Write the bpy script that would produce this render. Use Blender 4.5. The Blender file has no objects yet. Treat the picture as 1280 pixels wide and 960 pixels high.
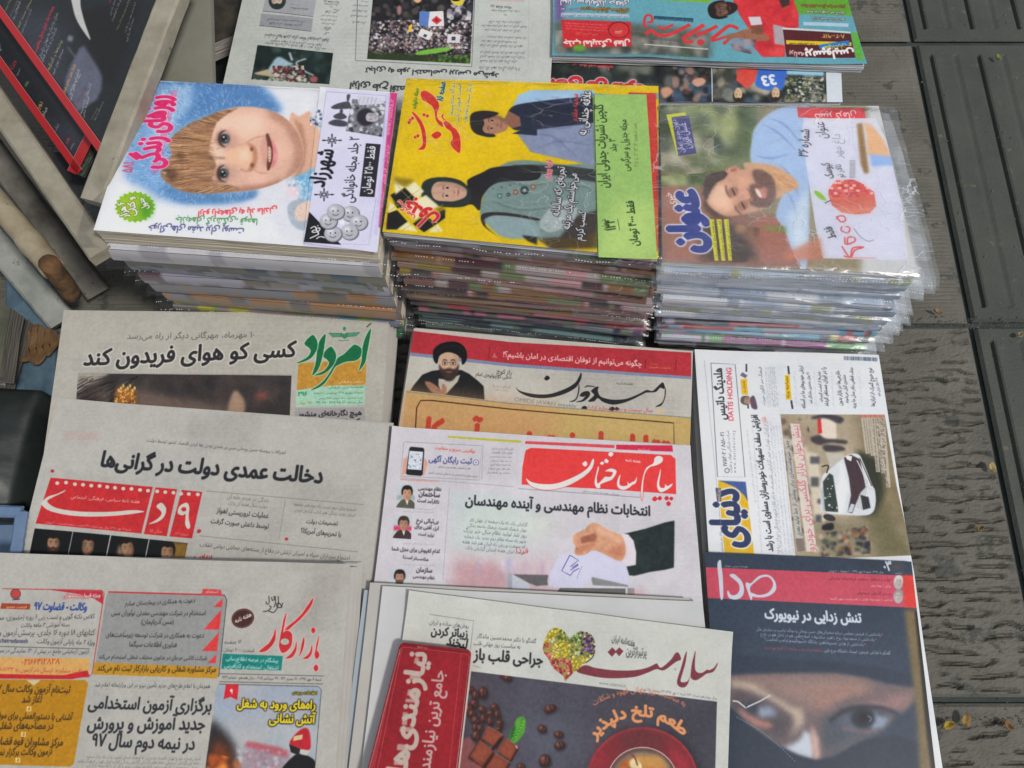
import bpy, math, random
import numpy as np
from mathutils import Vector, Matrix
RD = math.radians
random.seed(7); rng = np.random.default_rng(7)
sc = bpy.context.scene
COL = sc.collection
PI = math.pi

# ------------------------------------------------------------------ camera, sky, sun
cam_d = bpy.data.cameras.new('camera'); cam = bpy.data.objects.new('camera', cam_d); COL.objects.link(cam)
cam.location = (0, 0, 1.0); TILT = 19.0; FPX = 995.0
cam.rotation_euler = (RD(TILT), 0, 0)
cam_d.sensor_width = 36; cam_d.lens = 36 * FPX / 1280; cam_d.clip_start = 0.02; cam_d.clip_end = 500
sc.camera = cam
world = bpy.data.worlds.new('World'); sc.world = world; world.use_nodes = True
wn = world.node_tree.nodes; wl = world.node_tree.links
sky = wn.new('ShaderNodeTexSky'); sky.sky_type = 'NISHITA'; sky.sun_disc = False
SUN_EL, SUN_AZ = RD(58), RD(118)          # azimuth measured from +Y towards +X
sky.sun_elevation = SUN_EL; sky.sun_rotation = SUN_AZ
bg = wn['Background']; bg.inputs[1].default_value = 0.092
mixw = wn.new('ShaderNodeMix'); mixw.data_type = 'RGBA'; mixw.inputs[0].default_value = 0.62
wl.new(sky.outputs[0], mixw.inputs[6]); mixw.inputs[7].default_value = (5.6, 5.5, 5.4, 1)   # veil of thin cloud over the street
wl.new(mixw.outputs[2], bg.inputs[0])
sun_d = bpy.data.lights.new('sun', 'SUN'); sun_d.energy = 2.0; sun_d.angle = RD(7); sun_d.color = (1.0, 0.96, 0.9)
sun = bpy.data.objects.new('sun', sun_d); COL.objects.link(sun)
sd = Vector((math.sin(SUN_AZ) * math.cos(SUN_EL), math.cos(SUN_AZ) * math.cos(SUN_EL), math.sin(SUN_EL)))
sun.rotation_euler = sd.to_track_quat('Z', 'Y').to_euler(); sun.location = sd * 5
sc.view_settings.view_transform = 'Standard'; sc.view_settings.look = 'None'
sc.view_settings.gamma = 1; sc.view_settings.use_curve_mapping = False
sc.view_settings.exposure = -0.09
sc.cycles.transparent_max_bounces = 24

# ------------------------------------------------------------------ measuring: a photo point on the plane of height z
_c, _s = math.cos(RD(TILT)), math.sin(RD(TILT))
def ray(x, y):
    a = (x - 640) / FPX; b = (480 - y) / FPX
    return np.array([a, b * _c + _s, b * _s - _c])
def at(x, y, z=0.0):
    d = ray(x, y); t = (z - 1.0) / d[2]
    return np.array([d[0] * t, d[1] * t, z])

# ------------------------------------------------------------------ object helpers
def link(o, parent=None):
    COL.objects.link(o)
    if parent: o.parent = parent
    return o
def tag(o, label=None, cat=None, group=None, kind=None):
    if label: o['label'] = label
    if cat: o['category'] = cat
    if group: o['group'] = group
    if kind: o['kind'] = kind
    return o
def empty(name, loc=(0, 0, 0), **k):
    o = bpy.data.objects.new(name, None); o.location = loc; o.empty_display_size = .05
    return tag(link(o), **k)
def mesh_obj(name, V, F, mats, parent=None, uv=None, smooth=False, mi=None, origin=None):
    me = bpy.data.meshes.new(name)
    V = np.asarray(V, float)
    if parent is not None: V = V - np.array(parent.location)[None]
    elif origin is not None: V = V - np.array(origin)[None]
    me.from_pydata([tuple(v) for v in V], [], F)
    for m in (mats if isinstance(mats, (list, tuple)) else [mats]): me.materials.append(m)
    if uv is not None:
        lay = me.uv_layers.new(name='UVMap'); vi = np.empty(len(me.loops), int); me.loops.foreach_get('vertex_index', vi)
        lay.data.foreach_set('uv', np.asarray(uv, np.float32)[vi].ravel())
    if mi is not None: me.polygons.foreach_set('material_index', mi)
    if smooth: me.polygons.foreach_set('use_smooth', [True] * len(me.polygons))
    me.update()
    o = link(bpy.data.objects.new(name, me), parent)
    if parent is None and origin is not None: o.location = origin
    return o

# ------------------------------------------------------------------ material helpers
def mat(name, color=(.5, .5, .5), rough=.6, spec=.4, metal=0, coat=0):
    m = bpy.data.materials.new(name); m.use_nodes = True
    b = m.node_tree.nodes['Principled BSDF']
    b.inputs['Base Color'].default_value = (*color, 1); b.inputs['Roughness'].default_value = rough
    b.inputs['Specular IOR Level'].default_value = spec; b.inputs['Metallic'].default_value = metal
    b.inputs['Coat Weight'].default_value = coat
    return m
def nd(m, t, **k):
    n = m.node_tree.nodes.new(t)
    for a, v in k.items(): setattr(n, a, v)
    return n
def lk(m, a, b): m.node_tree.links.new(a, b)
def P(m): return m.node_tree.nodes['Principled BSDF']
def mottled(name, c1, c2, scale, rough=.7, bump=.2, bscale=None, detail=6, stretch=(1, 1, 1), c3=None, spec=.35, dist=.002, spots=None):
    m = mat(name, c1, rough, spec)
    tc = nd(m, 'ShaderNodeTexCoord'); mp = nd(m, 'ShaderNodeMapping'); mp.inputs['Scale'].default_value = stretch
    lk(m, tc.outputs['Object'], mp.inputs[0])
    n = nd(m, 'ShaderNodeTexNoise'); n.inputs['Scale'].default_value = scale; n.inputs['Detail'].default_value = detail
    n.inputs['Roughness'].default_value = .65
    lk(m, mp.outputs[0], n.inputs['Vector'])
    cr = nd(m, 'ShaderNodeValToRGB'); cr.color_ramp.elements[0].position = .35; cr.color_ramp.elements[1].position = .65
    cr.color_ramp.elements[0].color = (*c1, 1); cr.color_ramp.elements[1].color = (*c2, 1)
    if c3 is not None:
        e = cr.color_ramp.elements.new(.72); e.color = (*c3, 1)
    lk(m, n.outputs['Fac'], cr.inputs[0]); lk(m, cr.outputs[0], P(m).inputs['Base Color'])
    if spots is not None:      # chips, stains or dirt specks: (colour, scale, threshold)
        n3 = nd(m, 'ShaderNodeTexNoise'); n3.inputs['Scale'].default_value = spots[1]; n3.inputs['Detail'].default_value = 8; n3.inputs['Roughness'].default_value = .7; lk(m, mp.outputs[0], n3.inputs['Vector'])
        r3 = nd(m, 'ShaderNodeMapRange'); r3.inputs[1].default_value = spots[2]; r3.inputs[2].default_value = spots[2] + .04; lk(m, n3.outputs['Fac'], r3.inputs[0])
        mx = nd(m, 'ShaderNodeMix'); mx.data_type = 'RGBA'; lk(m, r3.outputs[0], mx.inputs[0]); lk(m, cr.outputs[0], mx.inputs[6]); mx.inputs[7].default_value = (*spots[0], 1); lk(m, mx.outputs[2], P(m).inputs['Base Color'])
    n2 = nd(m, 'ShaderNodeTexNoise'); n2.inputs['Scale'].default_value = bscale or scale * 6; n2.inputs['Detail'].default_value = 5
    lk(m, mp.outputs[0], n2.inputs['Vector'])
    bp = nd(m, 'ShaderNodeBump'); bp.inputs['Strength'].default_value = bump; bp.inputs['Distance'].default_value = dist
    lk(m, n2.outputs['Fac'], bp.inputs['Height']); lk(m, bp.outputs[0], P(m).inputs['Normal'])
    return m

# ------------------------------------------------------------------ Persian shaping for the flat print
_base = 'ءآأؤإئابةتثجحخدذرزسشصضطظعغفقكلمنهوىي'
_two = 'آأؤإاةدذرزوى'
FORMS = {}; _cp = 0xFE80
for ch in _base:
    if ch == 'ء': FORMS[ch] = (_cp,); _cp += 1
    elif ch in _two: FORMS[ch] = (_cp, _cp + 1); _cp += 2
    else: FORMS[ch] = (_cp, _cp + 1, _cp + 2, _cp + 3); _cp += 4
FORMS['پ'] = (0xFB56, 0xFB57, 0xFB58, 0xFB59); FORMS['چ'] = (0xFB7A, 0xFB7B, 0xFB7C, 0xFB7D); FORMS['ژ'] = (0xFB8A, 0xFB8B)
FORMS['ک'] = (0xFB8E, 0xFB8F, 0xFB90, 0xFB91); FORMS['گ'] = (0xFB92, 0xFB93, 0xFB94, 0xFB95); FORMS['ی'] = (0xFBFC, 0xFBFD, 0xFBFE, 0xFBFF)
FORMS['ـ'] = (0x640,) * 4
def shape(s):
    if not any(c in FORMS for c in s) and not any('۰' <= c <= '۹' for c in s): return s
    out = []; i = 0; n = len(s)
    def joins_next(c): return c in FORMS and len(FORMS[c]) == 4
    while i < n:
        c = s[i]
        if c not in FORMS: out.append(c); i += 1; continue
        prev = i > 0 and joins_next(s[i - 1])
        if c == 'ل' and i + 1 < n and s[i + 1] in 'اآ':
            out.append(chr((0xFEFB if s[i + 1] == 'ا' else 0xFEF5) + (1 if prev else 0))); i += 2; continue
        nxt = i + 1 < n and s[i + 1] in FORMS and len(FORMS[s[i + 1]]) > 1 and len(FORMS[c]) == 4
        f = FORMS[c]
        if len(f) == 1: g = f[0]
        elif len(f) == 2: g = f[1] if prev else f[0]
        else: g = f[3] if (prev and nxt) else f[1] if prev else f[2] if nxt else f[0]
        out.append(chr(g)); i += 1
    # right to left, runs of digits / Latin keep their order
    res = []; run = []
    isl = lambda c: ('۰' <= c <= '۹') or c.isascii() and c not in ' ()!?-:.'
    for c in reversed(out):
        if c == '\u200c': continue
        c = {'(': ')', ')': '('}.get(c, c)
        if isl(c): run.append(c)
        else: res += run[::-1]; run = []; res.append(c)
    res += run[::-1]
    return ''.join(res)
_tc = {}
def glyphs(s):
    k = s
    if k not in _tc:
        cu = bpy.data.curves.new('t', 'FONT'); cu.body = shape(s)
        o = bpy.data.objects.new('t', cu); C2 = o.to_curve(bpy.context.evaluated_depsgraph_get()); segs = []
        tt = np.linspace(0, 1, 5)[:-1][:, None]
        for sp in C2.splines:
            b = sp.bezier_points; n = len(b)
            if n < 2: continue
            co = np.empty(n * 3); hl = np.empty(n * 3); hr = np.empty(n * 3); b.foreach_get('co', co); b.foreach_get('handle_left', hl); b.foreach_get('handle_right', hr)
            co, hl, hr = [q.reshape(-1, 3)[:, :2] for q in (co, hl, hr)]; c1 = np.roll(co, -1, 0); h1 = np.roll(hl, -1, 0)
            p = (co[:, None] * (1 - tt) ** 3 + 3 * hr[:, None] * tt * (1 - tt) ** 2 + 3 * h1[:, None] * tt ** 2 * (1 - tt) + c1[:, None] * tt ** 3).reshape(-1, 2)
            segs.append(np.stack([p, np.roll(p, -1, 0)], 1))
        o.to_curve_clear(); bpy.data.objects.remove(o); bpy.data.curves.remove(cu)
        _tc[k] = np.concatenate(segs) if segs else np.zeros((0, 2, 2))
    return _tc[k]

# ------------------------------------------------------------------ painter for flat print
def raster(E, x0, y0, w, h, ss=4):
    X0, Y0, X1, Y1 = E[:, 0] - x0, (E[:, 1] - y0) * ss, E[:, 2] - x0, (E[:, 3] - y0) * ss
    k = np.abs(Y1 - Y0) > 1e-9; X0, Y0, X1, Y1 = X0[k], Y0[k], X1[k], Y1[k]
    d = np.sign(Y1 - Y0); ya = np.minimum(Y0, Y1); yb = np.maximum(Y0, Y1)
    r0 = np.clip(np.ceil(ya - .5), 0, h * ss).astype(int); r1 = np.clip(np.ceil(yb - .5), 0, h * ss).astype(int)
    n = r1 - r0; k = n > 0; X0, Y0, X1, Y1, d, r0, n = [q[k] for q in (X0, Y0, X1, Y1, d, r0, n)]
    if len(n) == 0: return np.zeros((h, w))
    idx = np.repeat(np.arange(len(n)), n); r = np.arange(n.sum()) - np.repeat(np.cumsum(n) - n, n) + np.repeat(r0, n)
    x = X0[idx] + (r + .5 - Y0[idx]) / (Y1 - Y0)[idx] * (X1 - X0)[idx]
    x = np.clip(x, 0, w); xi = np.floor(x).astype(int); fr = x - xi
    base = (r // ss) * (w + 2) + xi; dd = d[idx] / ss
    acc = np.bincount(base, dd * (1 - fr), minlength=h * (w + 2)) + np.bincount(base + 1, dd * fr, minlength=h * (w + 2))[:h * (w + 2)]
    return np.clip(np.abs(np.cumsum(acc.reshape(h, w + 2), axis=1)[:, :w]), 0, 1)
def dilate(m, r):
    def d(m, k):
        for _ in range(k):
            p = np.pad(m, 1); q = np.maximum.reduce([p[1:-1, 1:-1], p[:-2, 1:-1], p[2:, 1:-1], p[1:-1, :-2], p[1:-1, 2:]])
            m = np.maximum(q, .6 * np.maximum.reduce([p[:-2, :-2], p[2:, 2:], p[:-2, 2:], p[2:, :-2]]))
        return m
    k = int(r); a = d(m, k); f = r - k
    return a if f < .05 else a * (1 - f) + d(a, 1) * f
def blur(a, r):
    r = max(1, int(round(r)))
    for ax in (0, 1):
        for _ in range(2):
            p = np.pad(a, [(r + 1, r) if i == ax else (0, 0) for i in range(a.ndim)], mode='edge')
            c = np.cumsum(p, axis=ax); n = 2 * r + 1
            a = (np.take(c, range(n, c.shape[ax]), axis=ax) - np.take(c, range(0, c.shape[ax] - n), axis=ax)) / n
    return a
def vnoise(h, w, cell, seed=0, oct=3):
    g = np.random.default_rng(seed); out = np.zeros((h, w)); amp = 1; tot = 0
    for _ in range(oct):
        gh, gw = int(h / cell) + 3, int(w / cell) + 3; G = g.random((gh, gw))
        yy = np.arange(h) / cell; xx = np.arange(w) / cell; yi = yy.astype(int); xi = xx.astype(int)
        fy = (yy - yi); fx = (xx - xi); fy = (fy * fy * (3 - 2 * fy))[:, None]; fx = (fx * fx * (3 - 2 * fx))[None]
        a = G[yi][:, xi]; b = G[yi][:, xi + 1]; c_ = G[yi + 1][:, xi]; d = G[yi + 1][:, xi + 1]
        out += amp * ((a * (1 - fx) + b * fx) * (1 - fy) + (c_ * (1 - fx) + d * fx) * fy)
        tot += amp; amp *= .5; cell = max(1.5, cell / 2)
    return out / tot
def smooth_ring(p, n=6, closed=True):
    p = np.asarray(p, float); m = len(p); out = []
    for i in range(m if closed else m - 1):
        if closed: a, b, c_, d = p[(i - 1) % m], p[i], p[(i + 1) % m], p[(i + 2) % m]
        else: a, b, c_, d = p[max(i - 1, 0)], p[i], p[i + 1], p[min(i + 2, m - 1)]
        for t in np.arange(n) / n:
            out.append(.5 * ((2 * b) + (c_ - a) * t + (2 * a - 5 * b + 4 * c_ - d) * t * t + (3 * b - a - 3 * c_ + d) * t ** 3))
    if not closed: out.append(p[-1])
    return np.array(out)
def hx(c): return np.array(c, float) / 255.0
def Zm(ax, ay, s): return lambda *pts: [(ax + x / s, ay + y / s) for x, y in pts]

class Page:
    """A flat printed page lying at height z; it is painted at 2.4 pixels per millimetre."""
    def __init__(self, poly, z, base=(235, 235, 230), dpm=2500, gain=1.25, tilt=None, noise=.022):
        self.z = z; self.dpm = dpm; self.gain = gain; self.noise = noise
        self.tilt = tilt                     # (point, normal) for a leaning page
        L = np.array([self.loc(*p) for p in poly]); self.lo = L.min(0) - .006; self.hi = L.max(0) + .006
        self.w, self.h = [int(v) for v in np.ceil((self.hi - self.lo) * dpm)]
        self.a = np.empty((self.h, self.w, 3)); self.a[:] = hx(base)
    def world(self, x, y):
        if self.tilt is None: return at(x, y, self.z)
        p0, n = self.tilt; d = ray(x, y); o = np.array([0, 0, 1.0]); t = np.dot(p0 - o, n) / np.dot(d, n); return o + d * t
    def loc(self, x, y):
        w = self.world(x, y)
        if self.tilt is None: return w[:2]
        return np.array([w[0], w[1] / max(.3, self.tilt[1][2])])
    def wloc(self, w): return w[:2] if self.tilt is None else np.array([w[0], w[1] / max(.3, self.tilt[1][2])])
    def c(self, pts): return np.array([(self.loc(*p) - self.lo) * self.dpm for p in pts])
    def uvw(self, w): return (self.wloc(w) - self.lo) * self.dpm / np.array([self.w, self.h])
    def px(self, x=640, y=480):              # canvas pixels per photo pixel
        return np.linalg.norm(self.c([(x, y)])[0] - self.c([(x + 1, y)])[0])
    def _blend(self, E, color, alpha=1, feather=0, noise=0, cell=6, outline=None, grow=0):
        pad = int(feather * 3 + grow + (outline[1] * 2 if outline else 0)) + 3
        x0 = max(0, int(min(E[:, 0].min(), E[:, 2].min())) - pad); x1 = min(self.w, int(max(E[:, 0].max(), E[:, 2].max())) + pad)
        y0 = max(0, int(min(E[:, 1].min(), E[:, 3].min())) - pad); y1 = min(self.h, int(max(E[:, 1].max(), E[:, 3].max())) + pad)
        if x1 <= x0 or y1 <= y0: return
        m = raster(E, x0, y0, x1 - x0, y1 - y0)
        R = self.a[y0:y1, x0:x1]
        if grow > .15: m = dilate(m, grow)
        if outline is not None:
            o = np.clip(blur(m, max(1, outline[1] * .6)) * 3.5, 0, 1)[..., None]; R[:] = R * (1 - o) + hx(outline[0]) * o
        if feather > .3: m = blur(m, feather)
        m = (m * alpha)[..., None]; col = hx(color)
        if noise: col = np.clip(col * (1 + noise * (vnoise(y1 - y0, x1 - x0, cell, seed=x0 + y0) * 2 - 1)[..., None] * 2), 0, 1)
        R[:] = R * (1 - m) + col * m
    def _E(self, ring): r2 = np.roll(ring, -1, 0); return np.hstack([ring, r2])
    def poly(self, pts, color, alpha=1, f=0, smooth=False, **k):
        p = self.c(pts)
        if smooth: p = smooth_ring(p)
        self._blend(self._E(p), color, alpha, f * self.s, **k)
    @property
    def s(self):
        if not hasattr(self, '_sc'): self._sc = self.px()
        return self._sc
    def rect(self, x0, y0, x1, y1, color, **k): self.poly([(x0, y0), (x1, y0), (x1, y1), (x0, y1)], color, **k)
    def ell(self, cx, cy, rx, ry, color, rot=0, n=20, **k):
        a = RD(rot); t = np.linspace(0, 2 * PI, n, endpoint=False)
        self.poly([(cx + rx * math.cos(q) * math.cos(a) - ry * math.sin(q) * math.sin(a), cy + rx * math.cos(q) * math.sin(a) + ry * math.sin(q) * math.cos(a)) for q in t], color, **k)
    def stroke(self, pts, widths, color, smooth=True, f=0, feather=0, **k):
        p = self.c(pts); wd = np.interp(np.linspace(0, 1, len(p)), np.linspace(0, 1, len(np.atleast_1d(widths))), np.atleast_1d(widths)) * self.s / 2
        if smooth and len(p) > 2:
            q = smooth_ring(np.hstack([p, wd[:, None]]), 6, False); p, wd = q[:, :2], np.abs(q[:, 2])
        d = np.gradient(p, axis=0); d /= np.maximum(np.linalg.norm(d, axis=1, keepdims=True), 1e-9); nn = np.stack([-d[:, 1], d[:, 0]], 1)
        Es = []
        a = p + nn * wd[:, None]; b = p - nn * wd[:, None]
        for i in range(len(p) - 1):
            q = np.array([a[i], b[i], b[i + 1], a[i + 1]]); ar = np.sum(q[:, 0] * np.roll(q[:, 1], -1) - np.roll(q[:, 0], -1) * q[:, 1])
            Es.append(self._E(q if ar > 0 else q[::-1]))
        self._blend(np.vstack(Es), color, feather=(f + feather) * self.s, **k)
    def text(self, s, pL, pR, color, bold=0.0, sy=1.0, drop=0.0, outline=None, **k):
        T = glyphs(s)
        if len(T) == 0: return
        A, B = self.c([pL, pR]); d = B - A; L = np.linalg.norm(d); d = d / L; n = np.array([-d[1], d[0]])
        x0, x1 = T[..., 0].min(), T[..., 0].max(); sc_ = L / (x1 - x0)
        Q = A + ((T[..., 0] - x0) * sc_)[..., None] * d + ((T[..., 1] - drop) * sc_ * sy)[..., None] * n
        E = np.concatenate([Q[:, 0], Q[:, 1]], 1)
        if outline is not None: outline = (outline[0], outline[1] * self.s)
        self._blend(E, color, outline=outline, grow=bold * sc_ * (.5 + .5 * sy), **k)
    def arc_text(self, s, cx, cy, r, a0, a1, color, bold=0, sy=1.0, **k):   # text bent round a centre (photo px)
        T = glyphs(s); x0, x1 = T[..., 0].min(), T[..., 0].max(); u = (T[..., 0] - x0) / (x1 - x0)
        a = np.radians(a0 + (a1 - a0) * u); em = abs(RD(a1 - a0)) * r / (x1 - x0); rr = r + T[..., 1] * em * sy
        C = self.c([(cx, cy)])[0]; S = self.s
        Q = C + np.stack([np.cos(a) * rr, np.sin(a) * rr], -1) * S
        E = np.concatenate([Q[:, 0], Q[:, 1]], 1)
        self._blend(E, color, grow=bold * em * S, **k)
    def body(self, pL, pR, rows, step, color=(70, 70, 70), size=.55, seed=1, alpha=.8, ragged=.1, jag=True):
        """rows of small running text; pL, pR = ends of the first line, step = (dx, dy) to the next"""
        g = random.Random(seed); (lx, ly), (rx, ry) = pL, pR
        hh = math.hypot(*step) * size; ww = math.hypot(rx - lx, ry - ly)
        for i in range(rows):
            want = ww / hh / .62; s = ''
            while len(s) < want: s += g.choice(WORDS) + ' '
            s = s.strip(); f = 1 - g.random() * ragged
            lxx, lyy = rx + (lx - rx) * f, ry + (ly - ry) * f
            self.text(s, (lxx + step[0] * i, lyy + step[1] * i), (rx + step[0] * i, ry + step[1] * i), color, alpha=alpha, sy=1.15)
    def clip(self, pts, fn, smooth=False, f=0):
        keep = self.a.copy(); fn(); p = self.c(pts)
        if smooth: p = smooth_ring(p)
        m = raster(self._E(p), 0, 0, self.w, self.h)
        if f: m = blur(m, f * self.s)
        m = m[..., None]; self.a = keep * (1 - m) + self.a * m
    def dots(self, poly, palette, n, rmin, rmax, seed=3, f=0, asp=1.0, rot=0, alpha=1):
        g = random.Random(seed); xs = [p[0] for p in poly]; ys = [p[1] for p in poly]
        def go():
            for _ in range(n):
                r = g.uniform(rmin, rmax)
                self.ell(g.uniform(min(xs), max(xs)), g.uniform(min(ys), max(ys)), r * asp, r, g.choice(palette), rot=rot + g.uniform(-25, 25), n=9, f=f, alpha=alpha)
        self.clip(poly, go)
    def hairs(self, poly, palette, n, ln, wd, ang, seed=5, spread=25, alpha=.5):
        g = random.Random(seed); xs = [p[0] for p in poly]; ys = [p[1] for p in poly]
        def go():
            for _ in range(n):
                x, y = g.uniform(min(xs), max(xs)), g.uniform(min(ys), max(ys)); a = RD((ang(x, y) if callable(ang) else ang) + g.uniform(-spread, spread)); l = ln * g.uniform(.5, 1.2)
                self.stroke([(x, y), (x + l * .5 * math.cos(a) + g.uniform(-1, 1), y + l * .5 * math.sin(a)), (x + l * math.cos(a), y + l * math.sin(a))], [wd, wd * .3], g.choice(palette), alpha=alpha)
        self.clip(poly, go, f=1)
    def ghost(self, box, seed=1, n=16, alpha=.05):
        """print of the other side showing faintly through thin newsprint"""
        g = random.Random(seed); x0, y0, x1, y1 = box
        for _ in range(n):
            w, h = g.uniform(30, 110), g.uniform(12, 60); x, y = g.uniform(x0, x1 - w * .6), g.uniform(y0, y1 - h * .5)
            if g.random() < .5: self.rect(x, y, x + w, y + h, g.choice([(110, 104, 100), (120, 100, 96), (96, 102, 110)]), alpha=alpha * g.uniform(.5, 1.3), f=1.2, noise=.2, cell=9)
            else:
                for r in range(int(h / 5)): self.rect(x, y + r * 5, x + w * g.uniform(.8, 1), y + r * 5 + 2.2, (90, 88, 88), alpha=alpha, f=.8)
    def mottle(self, amt, cell, seed=1):
        self.a = np.clip(self.a * (1 + amt * (vnoise(self.h, self.w, cell, seed) * 2 - 1)[..., None]), 0, 1)
    def material(self, name, rough=.65, spec=.25, coat=0.0, bump=.05):
        a = self.a; k = self.a.copy(); k[1:-1, 1:-1] = (a[1:-1, 1:-1] * 4 + (a[:-2, 1:-1] + a[2:, 1:-1] + a[1:-1, :-2] + a[1:-1, 2:]) * 2 + a[:-2, :-2] + a[2:, 2:] + a[:-2, 2:] + a[2:, :-2]) / 16; a = k
        if self.noise: a = a * (1 + self.noise * (np.random.default_rng(5).standard_normal((self.h, self.w, 1)))) * (1 + .03 * (vnoise(self.h, self.w, 260, 9)[..., None] * 2 - 1))
        lum = a.mean(2, keepdims=True); a = a * (1 + .13 * np.clip(1.15 - lum * 1.25, 0, 1) * (vnoise(self.h, self.w, 7, 21, 3)[..., None] * 2 - 1) + .02 * (vnoise(self.h, self.w, 30, 22, 2)[..., None] * 2 - 1))
        a = np.clip(a, 0, 1); lin = np.where(a <= .04045, a / 12.92, ((a + .055) / 1.055) ** 2.4) * self.gain
        lin = np.minimum(lin, .93); a = np.where(lin <= .0031308, lin * 12.92, 1.055 * lin ** (1 / 2.4) - .055)
        im = bpy.data.images.new(name, self.w, self.h); buf = np.ones((self.h, self.w, 4), np.float32); buf[..., :3] = a
        im.pixels.foreach_set(buf.ravel()); im.update()
        m = mat(name, rough=rough, spec=spec, coat=coat)
        t = nd(m, 'ShaderNodeTexImage'); t.image = im; t.extension = 'EXTEND'; lk(m, t.outputs[0], P(m).inputs['Base Color'])
        tc = nd(m, 'ShaderNodeTexCoord'); n = nd(m, 'ShaderNodeTexNoise'); n.inputs['Scale'].default_value = 60; n.inputs['Detail'].default_value = 6
        lk(m, tc.outputs['Object'], n.inputs[0]); bp = nd(m, 'ShaderNodeBump'); bp.inputs['Strength'].default_value = bump; bp.inputs['Distance'].default_value = .001
        lk(m, n.outputs['Fac'], bp.inputs['Height']); lk(m, bp.outputs[0], P(m).inputs['Normal'])
        return m
WORDS = 'روز هفته مجله کتاب سال دولت مردم ایران تهران خبر گزارش اقتصاد بازار کار شهر زندگی برای با از در به که است شد این آن یک نظام ملی استان جهان ورزش فرهنگ جامعه صنعت بانک قیمت تولید کشور شماره صفحه هنر علم نفت راه آب خانه دوم بزرگ جدید'.split()

# ================================================================== FLAT PRINT: the covers
INK = (42, 42, 46)
def para(pg, lines, color=INK, bold=.01, **k):
    for s, pl, pr in lines: pg.text(s, pl, pr, color, bold=bold, **k)

def face(pg, cx, cy, w, h, rot, skin=(196, 150, 122), hair=(40, 30, 28), beard=None, hairtop=True, f=.6, shade=.8, glasses=False, smile=False):
    """small printed portrait: centre, half width, half height, rot = direction (deg) of the chin in the photo, 90 = down"""
    a = RD(rot - 90)
    def T(x, y): x *= w; y *= h; return (cx + x * math.cos(a) - y * math.sin(a), cy + x * math.sin(a) + y * math.cos(a))
    sh = tuple(c * shade for c in skin); dk = tuple(c * .55 for c in skin)
    if hairtop: pg.poly([T(*p) for p in [(-1.12, .25), (-1.22, -.45), (-.8, -1.15), (0, -1.38), (.8, -1.2), (1.2, -.5), (1.1, .25), (.7, .1), (-.7, .1)]], hair, smooth=True, f=f * .7)
    pg.poly([T(*p) for p in [(-.9, -.2), (-.82, -.75), (-.3, -1.0), (.3, -1.0), (.82, -.75), (.9, -.2), (.82, .4), (.45, .95), (0, 1.1), (-.45, .95), (-.82, .4)]], skin, smooth=True, f=f * .5)
    pg.poly([T(*p) for p in [(.35, -.9), (.9, -.4), (.86, .4), (.45, .98), (.1, 1.05), (.5, .3), (.45, -.4)]], sh, smooth=True, f=f * 1.6, alpha=.7)
    if hairtop: pg.poly([T(*p) for p in [(-1.0, -.1), (-.86, -.5), (-.5, -.72), (0, -.62), (.5, -.74), (.86, -.5), (1.0, -.1), (1.18, -.6), (.8, -1.2), (0, -1.38), (-.8, -1.2), (-1.18, -.6)]], hair, smooth=True, f=f * .8)
    if beard: pg.poly([T(*p) for p in [(-.9, 0), (-.72, .22), (-.42, .36), (0, .28), (.42, .36), (.72, .22), (.9, 0), (.84, .6), (.45, 1.15), (0, 1.3), (-.45, 1.15), (-.84, .6)]], beard, smooth=True, f=f * .9, alpha=.92)
    for sx in (-1, 1):
        pg.stroke([T(sx * .6, -.27), T(sx * .38, -.34), T(sx * .16, -.27)], [w * .08, w * .15, w * .1], dk if not beard else beard, alpha=.75, feather=f * .6)
        pg.ell(*T(sx * .37, -.08), w * .2, h * .085, (225, 215, 205), rot=rot - 90, f=f * .3, alpha=.55)
        pg.ell(*T(sx * .37, -.08), w * .1, h * .09, (30, 22, 20), rot=rot - 90, f=f * .3)
        pg.ell(*T(sx * .5, .22), w * .24, h * .16, (205, 140, 120), rot=rot - 90, f=f * 2, alpha=.3)
    pg.stroke([T(.06, -.1), T(.13, .2), T(.1, .28)], [w * .05, w * .1], dk, alpha=.4, feather=f)
    pg.stroke([T(-.16, .3), T(0, .35), T(.16, .3)], [w * .08, w * .12, w * .08], dk, alpha=.7, feather=f * .5)
    if smile: pg.poly([T(*p) for p in [(-.34, .5), (0, .56), (.34, .5), (.2, .68), (0, .72), (-.2, .68)]], (235, 228, 220), smooth=True, f=f * .3)
    pg.stroke([T(-.33, .56), T(0, .6), T(.33, .56)], [w * .05, w * .15, w * .05], (150, 80, 78), alpha=.85, feather=f * .4)
    if glasses:
        for sx in (-1, 1): pg.stroke([T(sx * .62, -.18), T(sx * .6, .04), T(sx * .36, .08), T(sx * .15, .02), T(sx * .12, -.16), T(sx * .62, -.18)], w * .05, (70, 60, 55), smooth=False)
        pg.stroke([T(-.12, -.12), T(.12, -.12)], w * .05, (70, 60, 55)); 

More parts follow.
